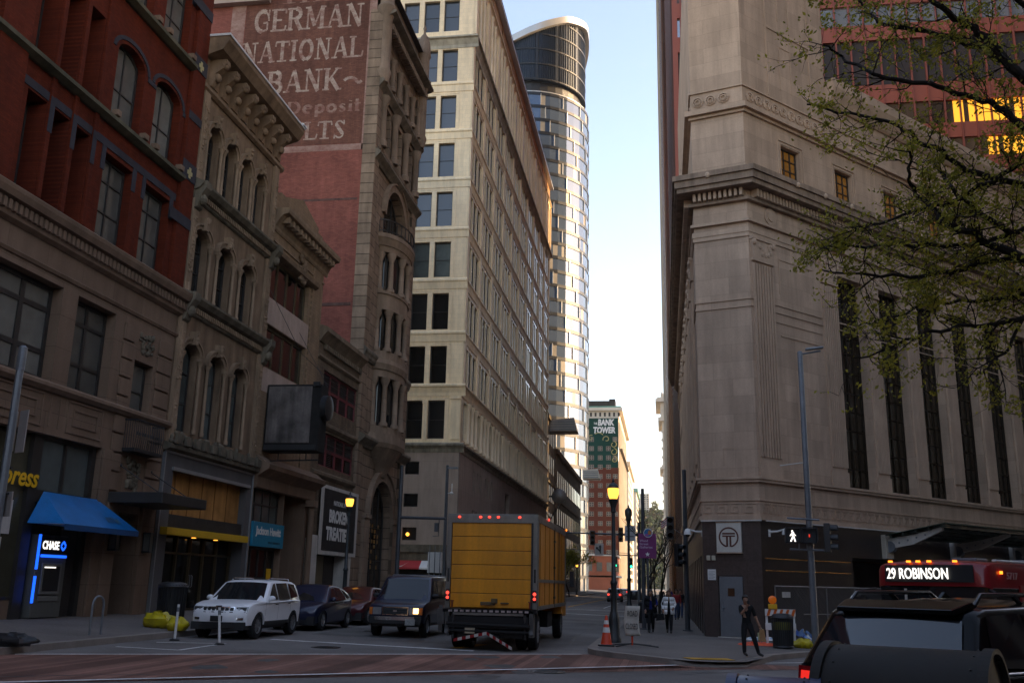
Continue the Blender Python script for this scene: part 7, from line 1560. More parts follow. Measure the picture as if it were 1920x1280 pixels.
for s_ in (-1,): b.tube([(-2.35,s_*(c.hw(-2.3,1.3)+.005),1.34),(-1,s_*(c.hw(-1,1.3)+.01),1.34),(.9,s_*(c.hw(.9,1.3)+.01),1.31)],.012,6)
b.build('chrome_strip',chrome,c.r,local=True)
c.under(-2.4,2.4); c.wheels((1.5,-1.5),.4); c.mirror(.8,1.28,blk); seams(c,(.98,.02,-1.1),.5,1.16); handle(c,.15,1.05,blk); handle(c,-.95,1.06,blk)
b=MB(); b.tube([(-2.46,.1,1.37),(-2.42,-.35,1.43)],.012,5); b.build('wiper',trim_m,c.r,local=True); b=MB(); b.prism([(-1.1,2.07),(-.85,2.07),(-1.0,2.14)],-.02,.02,'y'); b.build('aerial_fin',blk,c.r,local=True)
# ---- red bus
busred=paintm('paint_bus_red',(.24,.012,.016)); BO=(5.5+6.0*.70,22.0+6.0*.714,-.42); c=Car('city_bus','red city bus with a lit white destination display, behind the black car','bus',BO,AR+PI,12,2.6,belt=1.3,roof=2.9,tum=.97,zb=.35,bow=.10,tap=.02)
c.lower([(-5.98,.5),(-6,1.32),(6,1.32),(6,.5)],(3.6,-2.6),.52,busred,zb=.38); c.shell('roof',[(-6,2.36),(-5.98,2.82),(-5.85,2.9),(5.75,2.9),(5.93,2.86),(6.0,2.76),(6.02,2.36)],busred,topz=2.6,crown=.06)
c.shell('window_zone',[(-5.97,1.3),(-5.97,2.38),(5.96,2.38),(5.97,1.3)],M('bus_glass_dark',(.012,.013,.014),.06,.3,1,spec=.7),crown=0)
c.cross_glass((5.985,1.25),(5.985,2.33),-.93,.93,'windscreen',off=.012,crown=0)
c.patch('display_panel',sign_black,(6.02,6.01),-.80,.80,2.44,2.79,.03)
DF=Matrix.Translation((0,0,0))@Matrix.Rotation(A90,4,'Z')   # faces forward: local u runs to the bus's left
text('29 ROBINSON',DF,-.90,.50,2.50,2.73,-6.062,'lettering',em_white,c.r,bold=.005,local=True)
for y in (-.85,-.42,-.2,.05,.62): b=MB(); b.box(5.93,6.01,y-.03,y+.03,2.845,2.885); b.build('marker_lamp',em_amber,c.r,local=True)
b=MB(); b.box(5.4,5.46,1.27,1.31,2.62,2.68); b.build('marker_lamp',em_amber,c.r,local=True)
b=MB(); b.box(-5.8,5.6,1.2,1.29,2.86,2.905); b.build('roof_edge',white_paint,c.r,local=True,bevel=.02); b=MB(); b.box(3.9,4.7,1.262,1.30,.5,2.4); b.build('driver_panel',busred,c.r,local=True)
for y in (1.5,-1.5): b=MB(); b.tube([(5.9,y*.85,2.3),(6.15,y,2.25),(6.15,y,1.95)],.02,6); b.box(6.08,6.2,y-.13,y+.13,1.6,2.1); b.build('mirror',blackm,c.r,local=True); b=MB(); b.box(6.1,6.22,y-.12,y+.12,1.5,1.59); b.build('mirror_marker',letter_y,c.r,local=True)
for x in (2.6,1.0,-.6,-2.2,-3.8): b=MB(); b.box(x-.04,x+.04,1.266,1.292,1.35,2.36); b.build('window_post',trim_m,c.r,local=True)
b=MB(); b.box(-.2,.9,-.7,.7,2.9,3.05); b.box(4.0,4.5,-.3,.3,2.9,2.98); b.build('roof_unit',steel_grey,c.r,local=True,bevel=.03)
TF=Matrix.Rotation(PI,4,'Z'); text('PORT AUTHORITY',TF,-1.5,1.2,2.5,2.68,-1.286,'lettering',M('bus_lettering',(.4,.12,.11),.5,.05,1),c.r,bold=.01,local=True); text('5717',TF,-5.2,-4.75,2.52,2.66,-1.286,'lettering',M('bus_number',(.4,.2,.19),.5,.05,1),c.r,local=True)
b=MB(); b.box(5.98,6.0,-.55,-.5,1.3,2.3); b.build('pillar',white_pl,c.r,local=True)
c.wheels((3.6,-2.6),.48,.3,rim_dk); c.patch('front_bumper',trim_m,(6.02,6.02),-.98,.98,.38,.6,.06)
for s_ in (1,-1): c.patch('headlight',lens_clear,(6.0,6.0),s_*.6,s_*.92,.7,.9,.02)
# ---- yellow box truck seen from behind (x forward = away from us)
yel=M('paint_truck_yellow',(.74,.285,.003),.42,.12,.5,streak=.25,coat=.15); yel2=M('paint_truck_side',(.62,.24,.004),.45,.10,.5,streak=.12,coat=.2); alu=M('truck_aluminium',(.21,.195,.175),.38,.15,2,metal=.5,streak=.2); blkp=M('chassis_black',(.018,.017,.017),.7,.2,2)
tr=root('box_truck','yellow box truck seen from behind with a roll up door','truck',(-5.22,29.9,-.155),None,A90)
HWD=1.42; BL=8.6; zt_,zb_=4.05,1.22
b=MB(); b.box(.06,BL,-HWD+.01,HWD-.01,zb_,zt_-.03); b.build('box_body',yel2,tr,local=True)
b=MB(); b.box(0,BL+.02,-HWD,HWD,zt_-.03,zt_+.01); b.box(0.,BL+.02,HWD-.10,HWD+.015,zt_-.14,zt_-.031); b.box(0.,BL+.02,-HWD-.015,-HWD+.10,zt_-.14,zt_-.031); b.build('roof_cap',alu,tr,local=True,bevel=.01)
b=MB(); b.box(-.04,.06,-HWD,HWD,zt_-.26,zt_-.031); b.box(-.04,.06,-HWD,-HWD+.14,zb_,zt_-.26); b.box(-.04,.06,HWD-.14,HWD,zb_,zt_-.26); b.build('rear_frame',alu,tr,local=True,bevel=.012)
b=MB(); n=6; zz=[zb_+.02+(zt_-.28-zb_)*k/n for k in range(n+1)]
for k in range(n): b.box(.0,.05,-HWD+.15,HWD-.15,zz[k]+.008,zz[k+1]-.008)
b.build('roller_door',yel,tr,local=True,bevel=.012)
b=MB(); b.box(.03,.058,-HWD+.145,HWD-.145,zb_,zt_-.26); b.build('door_gap',M('door_gap',(.20,.085,.01),.7,.1,1),tr,local=True)
b=MB(); b.box(-.045,-.001,-HWD+.14,-HWD+.2,zb_+.02,zt_-.27); b.build('door_track',blackm,tr,local=True)
for y in (-.95,-.28,.0,.28,.95): b=MB(); b.ball((-.055,-y+.1,zt_-.09),(.03,.05,.035),10,6); b.build('marker_lamp',em_red,tr,local=True)
for x,y in ((2.6,-HWD-.02),(BL,-HWD-.02)): b=MB(); b.box(x-.06,x+.06,y-.03,y,zt_-.02,zt_+.05); b.build('marker_lamp',em_amber if x>3 else em_red,tr,local=True)
b=MB()
for s_ in (1,-1):
    for x0,x1,z0_,z1_ in ((0.1,BL,2.02,2.12),(0.1,BL,zb_-.02,zb_+.1),(0.1,BL,zt_-.22,zt_-.142)): b.box(x0,x1,s_*HWD-.02,s_*HWD+.022,z0_,z1_)
    for x in (.12,BL-.1): b.box(x-.1,x+.1,s_*HWD-.02,s_*HWD+.02,zb_+.1,zt_-.22)
b.build('side_rail',alu,tr,local=True)
b=MB(); b.box(4.55,4.63,-HWD-.03,-HWD+.0,zb_,zt_-.14); b.box(6.1,6.13,-HWD-.02,-HWD,zb_,zt_-.14)
for z in (1.5,2.5,3.4): b.box(4.4,4.75,-HWD-.05,-HWD,z,z+.07)
b.build('side_door_track',blackm,tr,local=True)
b=MB()
for i in range(6): b.box(.6+i*1.3,.62+i*1.3,-HWD-.008,HWD+.008,zb_,zt_-.2)
b.build('panel_joint',M('joint_yellow',(.34,.14,.01),.5,.1,1),tr,local=True)
for y in (HWD-.075,-HWD+.075):
    b=MB(); b.box(-.07,-.041,y-.055,y+.055,1.42,1.78); b.build('tail_light',sign_black,tr,local=True,bevel=.015); b=MB(); b.lathe([(.05,-.085),(.05,-.071)],14,(0,y,1.67),'x'); b.lathe([(.045,-.085),(.045,-.071)],14,(0,y,1.53),'x'); b.build('lamp_lens',em_red,tr,local=True)
    b=MB(); b.box(-.05,-.041,y-.03,y+.03,2.0,2.4); b.build('marking',sign_black,tr,local=True)
b=MB(); b.box(-.06,-.001,-.12,.32,zb_+.1,zb_+.2); b.box(-.1,-.001,-.2,-.02,zb_+.16,zb_+.3); b.box(-.06,-.001,-.55,-.3,zb_+.15,zb_+.19); b.build('door_latch',M('latch_steel',(.14,.10,.05),.5,.15,2,metal=.5),tr,local=True,bevel=.01)
for y in (-1.2,1.2): b=MB(); b.tube([(-.03,y,zb_+.02),(-.05,y,zb_+.22)],.02,6); b.box(-.06,-.02,y-.05,y+.05,zb_+.2,zb_+.23); b.build('door_stop',M('rust_red',(.2,.03,.02),.6,.1,2),tr,local=True)
# tail lift and chassis
b=MB(); b.box(-.3,.1,-HWD-.02,HWD+.02,zb_-.12,zb_-.02); b.build('rear_sill',blkp,tr,local=True,bevel=.01)
b=MB(); b.box(-.36,-.31,-1.05,1.1,zb_-.19,zb_-.125); b.build('lift_edge',alu,tr,local=True); b=MB()
for i in range(14): b.box(-.315,-.302,-1.2+i*.18,-1.2+i*.18+.11,zb_-.10,zb_-.04)
b.build('reflector_strip',M('strip_mix',(.38,.30,.28),.4,.5,9),tr,local=True)
b=MB(); b.box(-.34,-.22,-1.2,1.25,.66,1.0); b.tube([(-.32,-1.25,.72),(-.32,1.3,.78)],.06,8); b.tube([(-.3,-1.2,.55),(-.3,1.2,.58)],.05,8); b.build('lift_platform',blkp,tr,local=True,bevel=.01)
b=MB()
for s_ in (1,-1): b.box(-.3,.2,s_*1.28-.06,s_*1.28+.06,.42,zb_-.02); b.hexa([(-.34,s_*1.3-.05,.5),(-.2,s_*1.3-.05,.45),(-.2,s_*1.3+.05,.45),(-.34,s_*1.3+.05,.5),(-.1,s_*1.3-.05,1.15),(.1,s_*1.3-.05,1.15),(.1,s_*1.3+.05,1.15),(-.1,s_*1.3+.05,1.15)]); b.tube([(-.2,s_*1.1,.35),(-.35,s_*1.1,1.05)],.04,6)
b.box(-.3,-.2,HWD-.05,HWD+.18,.75,1.2); b.box(-.26,-.2,HWD+.02,HWD+.14,.55,1.3); b.build('lift_arm',M('arm_steel',(.085,.082,.08),.5,.3,3,metal=.5),tr,local=True)
b=MB(); b.box(0,9.4,-.55,.55,.6,1.0); b.box(.4,1.0,-1.0,1.05,.5,.95); b.box(1.3,2.0,-1.2,1.2,.7,zb_); b.box(4.2,5.6,-1.25,-.7,.55,1.05); b.box(.2,9.2,-.3,.3,.45,.62); b.build('chassis',blkp,tr,local=True)
b=MB(); b.quad((-.12,.35,.95),(-.12,1.0,.95),(-.1,1.0,.38),(-.1,.35,.38)); b.quad((-.12,-1.0,.9),(-.12,-.3,.9),(-.1,-.3,.38),(-.1,-1.0,.38)); b.build('mud_flap',trim_m,tr,local=True,recalc=False)
b=MB(); b.box(-.34,-.3,.42,.72,.5,.66); b.build('number_plate',M('plate_tan',(.35,.29,.2),.5,.3,25),tr,local=True)
for p,q in (((-.36,1.05,.3),(-.36,.05,.52)),((-.36,.05,.52),(-.36,-.72,.1))):
    P_,Q_=Vector(p),Vector(q); n=8
    for k in range(n):
        b=MB(); a=P_+(Q_-P_)*k/n; e=P_+(Q_-P_)*(k+1)/n; u=Vector((0,0,.045)); b.hexa([a-u,e-u,e-u+Vector((.03,0,0)),a-u+Vector((.03,0,0)),a+u,e+u,e+u+Vector((.03,0,0)),a+u+Vector((.03,0,0))]); b.build('safety_bar',M('bar_red',(.25,.02,.02),.6,.2,3) if k%2==0 and False else (lens_red if k%2==0 else white_pl),tr,local=True)
for y,inn in ((1.18,1),(.83,1),(-1.18,1),(-.83,1)): wheel(tr,1.05,y,.53,.30,rim_dk if abs(y)<1 else rim_m,8)
for y in (1.15,-1.15): wheel(tr,8.3,y,.53,.30,rim_m,8)
b=MB(); b.prism([(8.75,.75),(8.75,2.3),(9.0,2.75),(9.5,2.75),(10.1,1.95),(10.9,1.7),(11.0,.75)],-1.22,1.22,'y'); b.build('cab',yel2,tr,local=True,bevel=.05); b=MB()
for s_ in (1,-1): b.box(9.05,9.85,s_*1.225-.006,s_*1.225+.006,1.95,2.6)
b.build('cab_window',car_glass,tr,local=True); b=MB(); b.hexa([(7.6,-1.42,.9),(8.95,-1.42,.9),(8.95,-1.05,.9),(7.6,-1.05,.9),(7.7,-1.38,1.16),(8.85,-1.38,1.16),(8.85,-1.05,1.16),(7.7,-1.05,1.16)]); b.build('mudguard',yel2,tr,local=True,bevel=.03); b=MB(); b.tube([(9.6,-1.25,2.0),(9.7,-1.55,2.1)],.02,6); b.box(9.6,9.7,-1.66,-1.5,1.9,2.5); b.build('mirror',trim_m,tr,local=True)
# ---- cars far down the street
def farcar(lab,x,y,rot,mat,tall=1.7):
    c=Car('far_car',lab,'car',(x,y,rz(x)+.01),rot,4.8,1.95,'cars far down the street',belt=1.05,roof=tall,tum=.8,zb=.3)
    c.lower([(-2.35,.5),(-2.4,.75),(-2.36,1.05),(-1,1.08),(1.0,1.05),(2.1,.95),(2.38,.75),(2.36,.45)],(1.45,-1.45),.42,mat,zb=.32); c.shell('cabin',[(-2.32,1.03),(-2.1,tall-.1),(-1.8,tall),(0,tall),(.35,tall-.07),(1.1,1.03)],mat,topz=1.5); c.cross_glass((-2.28,1.12),(-2.14,tall-.18),-.8,.8,'rear_window'); c.cross_glass((1.05,1.08),(.42,tall-.1),-.85,.85,'windscreen'); c.side_glass([[(-1.9,1.12),(.75,1.1),(.25,tall-.12),(-1.7,tall-.1)]])
    for s_ in (1,-1): c.patch('tail_light',em_red if rot>0 else em_head,(-2.4,-2.38) if rot>0 else (2.38,2.3),s_*.7,s_*.97,.8,1.0,.02)
    c.under(-2.3,2.3); c.wheels((1.45,-1.45),.36)
farcar('silver sport utility car with red tail lights far down the street',-6.2,128,A90,paintm('paint_silver',(.3,.3,.31),.4)); farcar('dark car with bright red brake lights just right of the silver one',-4.0,138,A90,paintm('paint_dark_grey',(.03,.03,.032)),1.5); farcar('distant pale taxi far behind the silver car',-7.6,190,A90,white_car,1.5)
# ------------------------------------------------------------------ people
skin_m=M('skin',(.30,.16,.10),.6,.08,6); hair_d=M('hair_dark',(.014,.011,.010),.6,.2,20); hair_b=M('hair_auburn',(.09,.035,.018),.6,.25,20); hair_g=M('hair_grey',(.05,.045,.042),.6,.25,20)
cl_black=M('cloth_black',(.012,.012,.013),.85,.15,4); cl_char=M('cloth_charcoal',(.02,.02,.022),.85,.15,4); cl_white=M('cloth_white',(.78,.76,.74),.8,.08,5); cl_blue=M('cloth_blue',(.012,.018,.14),.8,.1,4); cl_denim=M('cloth_denim',(.04,.06,.12),.85,.15,4); cl_red=M('cloth_red',(.28,.03,.03),.85,.2,4); shoe_m=M('shoe_black',(.01,.01,.01),.5,.1,4)
def person(lab,loc,J,mats,rot=0,sc=1.0,hair=None,hairlong=0,group=None,extra=None):
    # J: joint name -> (x,y,z); one skinned skeleton grown into one surface
    r0=root('person',lab,'person',loc,group,rot)
    rad={'pelvis':(.15,.115),'waist':(.135,.105),'chest':(.19,.125),'neck':(.055,.055),'jaw':(.062,.072),'head':(.078,.095),'crown':(.06,.07),
     'shL':.075,'elL':.054,'wrL':.032,'paL':.036,'shR':.075,'elR':.054,'wrR':.032,'paR':.036,'hipL':.105,'knL':.08,'anL':.056,'heL':.04,'toL':.036,'hipR':.105,'knR':.08,'anR':.056,'heR':.04,'toR':.036,'nose':.016}
    E=[('pelvis','waist',1),('waist','chest',1),('chest','neck',3),('neck','jaw',3),('jaw','head',3),('head','crown',3),('jaw','nose',3),('pelvis','hipL',2),('hipL','knL',2),('knL','anL',2),('anL','toL',4),('pelvis','hipR',2),('hipR','knR',2),('knR','anR',2),('anR','toR',4)]
    for s in 'LR': E+=[('chest','sh'+s,1),('sh'+s,'el'+s,1),('el'+s,'wr'+s,mats.get('fore',1)),('wr'+s,'pa'+s,3)]
    J=dict(J); J['jaw']=tuple(Vector(J['neck'])*.35+Vector(J['head'])*.65+Vector((0,-.012,0))); h=Vector(J['head']); J['crown']=tuple(h+Vector((0,.01,.07))); f=Vector(J.get('face',(0,-1,0))).normalized(); J['nose']=tuple(h+f*.105+Vector((0,0,-.03)))
    J.pop('face',None)
    for s in 'LR':
        w=Vector(J['wr'+s]); d=(w-Vector(J['el'+s])).normalized(); J['pa'+s]=tuple(w+d*.075); sd=d.cross(Vector((0,1,.2))).normalized()
        for k in range(4):
            b_=w+d*.1+sd*(.027-.018*k); ln=(.07,.08,.075,.06)[k]; J['f%d%sa'%(k,s)]=tuple(b_+d*ln*.5); J['f%d%sb'%(k,s)]=tuple(b_+d*ln*.85+Vector((0,-.03,0))); E+=[('pa'+s,'f%d%sa'%(k,s),3),('f%d%sa'%(k,s),'f%d%sb'%(k,s),3)]
        t=w+d*.05+sd*.04; J['f4%sa'%s]=tuple(t); J['f4%sb'%s]=tuple(t+d*.04+sd*.01+Vector((0,-.02,0))); E+=[('wr'+s,'f4%sa'%s,3),('f4%sa'%s,'f4%sb'%s,3)]
    names=['pelvis']+[n for n in J if n!='pelvis']; ix={n:i for i,n in enumerate(names)}
    me=bpy.data.meshes.new('body'); me.from_pydata([tuple(Vector(J[n])*sc) for n in names],[(ix[a],ix[b]) for a,b,_ in E],[])
    o=bpy.data.objects.new('tmp',me); COL.objects.link(o); mo=o.modifiers.new('s','SKIN'); mo.use_smooth_shade=True; su=o.modifiers.new('u','SUBSURF'); su.levels=1; su.render_levels=1
    for n in names:
        r=rad.get(n,.0095); r=r if isinstance(r,tuple) else (r,r); sv=me.skin_vertices[0].data[ix[n]]; sv.radius=(r[0]*sc,r[1]*sc); sv.use_root=(n=='pelvis')
    dg=bpy.context.evaluated_depsgraph_get(); dg.update(); m2=bpy.data.meshes.new_from_object(o.evaluated_get(dg)); bpy.data.objects.remove(o); m2.name='body'
    slots=[skin_m,mats['top'],mats['leg'],skin_m,mats.get('shoe',shoe_m)]; m2.materials.clear()
    for m in slots: m2.materials.append(m)
    segs=[(Vector(J[a])*sc,Vector(J[b])*sc,k) for a,b,k in E]
    for p in m2.polygons:
        c=p.center; best=None
        for a,b,k in segs:
            d=b-a; t=max(0,min(1,(c-a).dot(d)/max(1e-9,d.dot(d)))); q=(c-a-d*t).length
            if best is None or q<best[0]: best=(q,k)
        p.material_index=best[1]; p.use_smooth=True
    bo=bpy.data.objects.new('body',m2); COL.objects.link(bo); bo.parent=r0
    h=h*sc; b=MB(); b.ball((h.x,h.y+.018*sc,h.z+.03*sc),(.098*sc,.105*sc,.112*sc),12,8)
    # hair keeps clear of the face
    b.v=[v if not (v.y<h.y-.03 and v.z<h.z+.05) else Vector((v.x,h.y+.0,v.z)) for v in b.v]
    if hairlong: b.ball((h.x,h.y+.05*sc,h.z-.07*sc),(.115*sc,.075*sc,hairlong*sc),12,8)
    b.build('hair',hair or hair_d,r0,local=True,smooth=True)
    b=MB()
    for sx in (-1,1): b.ball(tuple(h+f*.088*sc+Vector((sx*.033*sc,0,.0))),(.013*sc,.01*sc,.009*sc),6,4)
    b.box(h.x-.025*sc,h.x+.025*sc,h.y-.1*sc,h.y-.075*sc,h.z-.076*sc,h.z-.066*sc); b.build('face_features',M('face_dark_%d'%len(bpy.data.objects),(.05,.02,.015),.6,.1,3),r0,local=True)
    return r0
# man in black, one hand at his mouth, a paper bag in the other
p=atg(1403,1230,.16)
MJ={'pelvis':(0,0,.93),'waist':(-.01,0,1.1),'chest':(-.02,0,1.33),'neck':(-.02,0,1.5),'head':(-.03,-.02,1.655),'face':(.35,-1,-.15),'hipL':(-.09,0,.88),'knL':(-.11,-.03,.50),'anL':(-.10,.05,.09),'heL':(-.1,.07,.04),'toL':(-.03,-.12,.035),'hipR':(.09,0,.88),'knR':(.20,-.06,.49),'anR':(.31,.02,.09),'heR':(.3,.05,.04),'toR':(.44,-.10,.035),
 'shL':(-.19,0,1.43),'elL':(-.17,-.17,1.22),'wrL':(-.02,-.25,1.43),'shR':(.16,0,1.43),'elR':(.25,.02,1.17),'wrR':(.33,-.05,.95)}
for k in ('heL','heR'): MJ.pop(k)
man=person('man in black at the corner holding a phone to his mouth',(p.x,p.y,p.z),MJ,{'top':cl_black,'leg':cl_char,'fore':3})
b=MB(); b.box(p.x+.0,p.x+.075,p.y-.36,p.y-.33,p.z+1.52,p.z+1.62); tag(b.build('phone',sign_black,bevel=.006),'black phone in the raised hand of the man in black','phone')
bg=root('paper_bag','brown paper bag in the lowered hand of the man in black','paper bag',(p.x+.4,p.y-.08,p.z+.45)); b=MB(); c=(p.x+.41,p.y-.08); b.hexa([(c[0]-.11,c[1]-.06,p.z+.46),(c[0]+.13,c[1]-.06,p.z+.44),(c[0]+.13,c[1]+.06,p.z+.44),(c[0]-.11,c[1]+.06,p.z+.46),(c[0]-.06,c[1]-.03,p.z+.78),(c[0]+.07,c[1]-.03,p.z+.8),(c[0]+.07,c[1]+.03,p.z+.8),(c[0]-.06,c[1]+.03,p.z+.78)]); b.build('sack',M('kraft_paper',(.36,.20,.09),.8,.2,6,bump=.3),bg,bevel=.015); b=MB(); b.tube([(c[0]-.03,c[1],p.z+.78),(c[0]-.05,c[1],p.z+.86),(c[0]-.02,c[1],p.z+.86),(c[0]+.03,c[1],p.z+.79)],.01,5); b.box(c[0]-.12,c[0]-.08,c[1]-.07,c[1]-.02,p.z+.5,p.z+.7); b.build('handle',M('bag_pale',(.45,.46,.25),.7,.1,4),bg)
def walker(ph,lean=0,armR=None,armL=None):
    s=1 if ph else -1
    J={'pelvis':(0,0,.9),'waist':(0,0,1.06),'chest':(0,-.01,1.27),'neck':(0,-.01,1.43),'head':(0,-.03,1.57),'face':(0,-1,-.05),'hipL':(-.085,0,.86),'hipR':(.085,0,.86),'knL':(-.08,-.16*s,.47),'anL':(-.07,-.22*s+(.06 if s<0 else 0),.10+(.05 if s<0 else 0)),'toL':(-.07,-.22*s-.14,.04),'knR':(.08,.10*s-.04,.47),'anR':(.07,.24*s,.10+(.05 if s>0 else 0)),'toR':(.07,.24*s-.14,.04),
    'shL':(-.17,0,1.37),'elL':(-.23,.03,1.10),'wrL':(-.22,-.10,.90),'shR':(.17,0,1.37),'elR':(.23,.03,1.10),'wrR':(.22,-.10,.90)}
    if armR: J.update(armR)
    if armL: J.update(armL)
    return J
def coat(r0,mat,z0,z1,w0,w1,d0,d1,gap=.5,name='jacket',sc=1):
    b=MB(); n=18; rows=[]
    for t in (0,.25,.5,.75,1):
        z=z0+(z1-z0)*t; w_=w0+(w1-w0)*t; d_=d0+(d1-d0)*t; 
        rows.append([(w_*math.sin(a),-d_*math.cos(a),z) for a in [gap*(.3+.7*(1-t))+(2*PI-2*gap*(.3+.7*(1-t)))*k/n for k in range(n+1)]])
    for j in range(4):
        for k in range(n): b.quad(rows[j][k],rows[j][k+1],rows[j+1][k+1],rows[j+1][k])
    o=b.build(name,mat,r0,local=True,smooth=60,recalc=False); mo=o.modifiers.new('t','SOLIDIFY'); mo.thickness=.02; return o
p=atg(1221,1186,.15); w1=person('woman in a dark coat and blue top walking, left of the pair',tuple(p),walker(True,armR={'shR':(.17,0,1.37),'elR':(.25,.0,1.12),'wrR':(.20,-.2,1.08)}),{'top':cl_blue,'leg':cl_black,'fore':1},0,1.06,hair_g,.09,'pair of women walking')
coat(w1,cl_black,.62,1.53,.27,.22,.22,.165,.42)
for s_ in (-1,1): b=MB(); b.tube([(s_*.185,0,1.46),(s_*.25,.03,1.16),(s_*.235 if s_<0 else .22,-.11 if s_<0 else -.2,.98 if s_<0 else 1.12)],[.075,.06,.05],10); b.build('sleeve',cl_black,w1,local=True,smooth=True)
b=MB(); q=(p.x+.40,p.y-.12); b.prism([(q[0]-.19,p.z+.52),(q[0]+.19,p.z+.56),(q[0]+.14,p.z+.82),(q[0]-.14,p.z+.8)],q[1]-.06,q[1]+.06,'y'); hb=root('handbag','dark handbag hanging from the arm of the woman in the dark coat','handbag',(q[0],q[1],p.z+.5)); b.build('bag',cl_black,hb,bevel=.03); b=MB(); b.tube([(q[0]-.12,q[1],p.z+.8),(q[0]-.17,q[1],p.z+1.1),(q[0]-.1,q[1],p.z+1.14),(q[0]+.1,q[1],p.z+.82)],.012,6); b.build('strap',cl_black,hb)
p=atg(1255,1187,.15); w2=person('woman in a white jacket and black trousers walking, right of the pair',tuple(p),walker(False,armR={'elR':(.27,.05,1.14),'wrR':(.18,-.14,1.0)},armL={'elL':(-.25,.02,1.14),'wrL':(-.24,-.1,.93)}),{'top':cl_black,'leg':cl_black,'fore':1},0,1.06,hair_b,.13,'pair of women walking')
coat(w2,cl_white,.80,1.52,.26,.225,.215,.165,.34)
for s_ in (-1,1): b=MB(); b.tube([(s_*.185,0,1.46),(s_*.275,.04,1.21),(-.25 if s_<0 else .2,-.1 if s_<0 else -.14,1.0 if s_<0 else 1.06)],[.075,.062,.052],10); b.build('sleeve',cl_white,w2,local=True,smooth=True)
for i,(x,y,top,leg,lab,ph) in enumerate(((.75,62,cl_red,cl_denim,'distant person in a dark red plaid shirt and jeans behind the white jacket',True),(1.05,66,cl_char,cl_denim,'distant person in grey top and jeans next to the red shirt',False),(-.2,96,cl_char,cl_black,'far dark figure on the right pavement beyond the women',True),(.6,104,cl_blue,cl_black,'farthest figure in blue on the right pavement',False))):
    person(lab,(x,y,gz(x,0)+.0),walker(ph),{'top':top,'leg':leg,'fore':1},0,1.08,hair_d,0)
# ------------------------------------------------------------------ foreground tree reaching in from the right
rt_=random.Random(21)
bark=M('bark',(.028,.022,.017),.9,.3,6,bump=.4,bscale=20)
leafA=M('spring_leaf',(.42,.38,.05),.6,.3,3,fine=.1,spec=.3); leafB=M('spring_leaf_dark',(.26,.25,.04),.6,.3,3,fine=.1,spec=.3)
for m_ in (leafA,leafB):
    n_=m_.node_tree; p_=n_.nodes['Principled BSDF']; t_=n_.nodes.new('ShaderNodeBsdfTranslucent'); x_=n_.nodes.new('ShaderNodeMixShader'); x_.inputs[0].default_value=.45; n_.links.new(p_.inputs['Base Color'].links[0].from_socket,t_.inputs[0]); n_.links.new(p_.outputs[0],x_.inputs[1]); n_.links.new(t_.outputs[0],x_.inputs[2]); n_.links.new(x_.outputs[0],n_.nodes['Material Output'].inputs[0])
TB=atd(2330,1100,8.3); TB=Vector((TB.x,TB.y,.32)); CR=atd(2260,380,8.3)
ft=root('street_tree','budding street tree whose bare leafy branches reach in from the right','tree',tuple(TB))
limbs=[ # photo path of each limb, distance, base thickness
 ([(2240,330),(2050,240),(1920,148),(1844,69),(1802,38),(1768,14),(1725,-20),(1660,-70)],8.2,.075),
 ([(2240,330),(2060,230),(1920,144),(1844,89),(1782,72),(1692,52),(1648,45),(1620,14),(1590,-20)],8.6,.05),
 ([(2240,370),(2050,300),(1920,240),(1878,199),(1809,179),(1740,155),(1637,141),(1575,103),(1545,85)],8.0,.05),
 ([(2240,420),(2050,380),(1920,347),(1809,320),(1768,285),(1706,254),(1665,227),(1569,210),(1514,196)],8.4,.045),
 ([(2240,520),(2060,500),(1920,482),(1864,462),(1823,438),(1792,427),(1768,414),(1720,364),(1703,330),(1706,285)],7.9,.06),
 ([(2240,530),(2060,500),(1920,482),(1844,493),(1792,506),(1706,520),(1640,515),(1541,506)],8.3,.045),
 ([(2240,640),(2060,590),(1920,594),(1871,606),(1820,613),(1740,620),(1686,647),(1613,671)],8.1,.04),
 ([(2060,420),(1920,430),(1840,455),(1754,458),(1672,458),(1569,465),(1545,470)],8.5,.035),
 ([(2060,300),(1930,290),(1880,330),(1800,372),(1730,392),(1650,420),(1600,432)],8.2,.035),
 ([(2060,90),(1960,40),(1900,-10),(1850,-60)],8.5,.06),
 ([(2060,520),(1960,540),(1880,560),(1800,565),(1730,570),(1660,600),(1610,612)],8.6,.03),
 ([(1920,594),(1890,650),(1850,690),(1830,705)],8.1,.016),
 ([(1900,440),(1840,400),(1780,350),(1750,300)],8.0,.03)]
wood=MB(); LA=MB(); LBm=MB(); 
def rnd(s=1): return Vector((rt_.gauss(0,s),rt_.gauss(0,s),rt_.gauss(0,s)))
def leafclump(c,n,r):
    for k in range(n):
        q=c+rnd(r); a=rnd().normalized(); b_=a.orthogonal().normalized(); s=rt_.uniform(.013,.027); t=LA if rt_.random()<.62 else LBm
        d=a.cross(b_); t.quad(q-b_*s,q-d*s*.5+a*.004,q+b_*s,q+d*s*.5+a*.004)
def twig(p,d,ln,r,dep):
    pts=[p]; n=5 if dep>1 else 4
    for k in range(n): d=(d+rnd(.22)+Vector((0,0,.03))).normalized(); pts.append(pts[-1]+d*ln/n)
    wood.tube(pts,[r*(1-.75*k/n) for k in range(n+1)],4 if r<.006 else 5,cap=False)
    if dep>0:
        for k in range(1,n+1):
            if rt_.random()<.85: twig(pts[k],(d+rnd(.75)).normalized(),ln*rt_.uniform(.35,.65),r*.55,dep-1)
    if dep<=1:
        for k in range(2,n+1):
            if rt_.random()<.38: leafclump(pts[k],rt_.randint(1,4),.024)
    if dep==0 and rt_.random()<.72: leafclump(pts[-1],rt_.randint(4,7),.03)
lefts=-RT
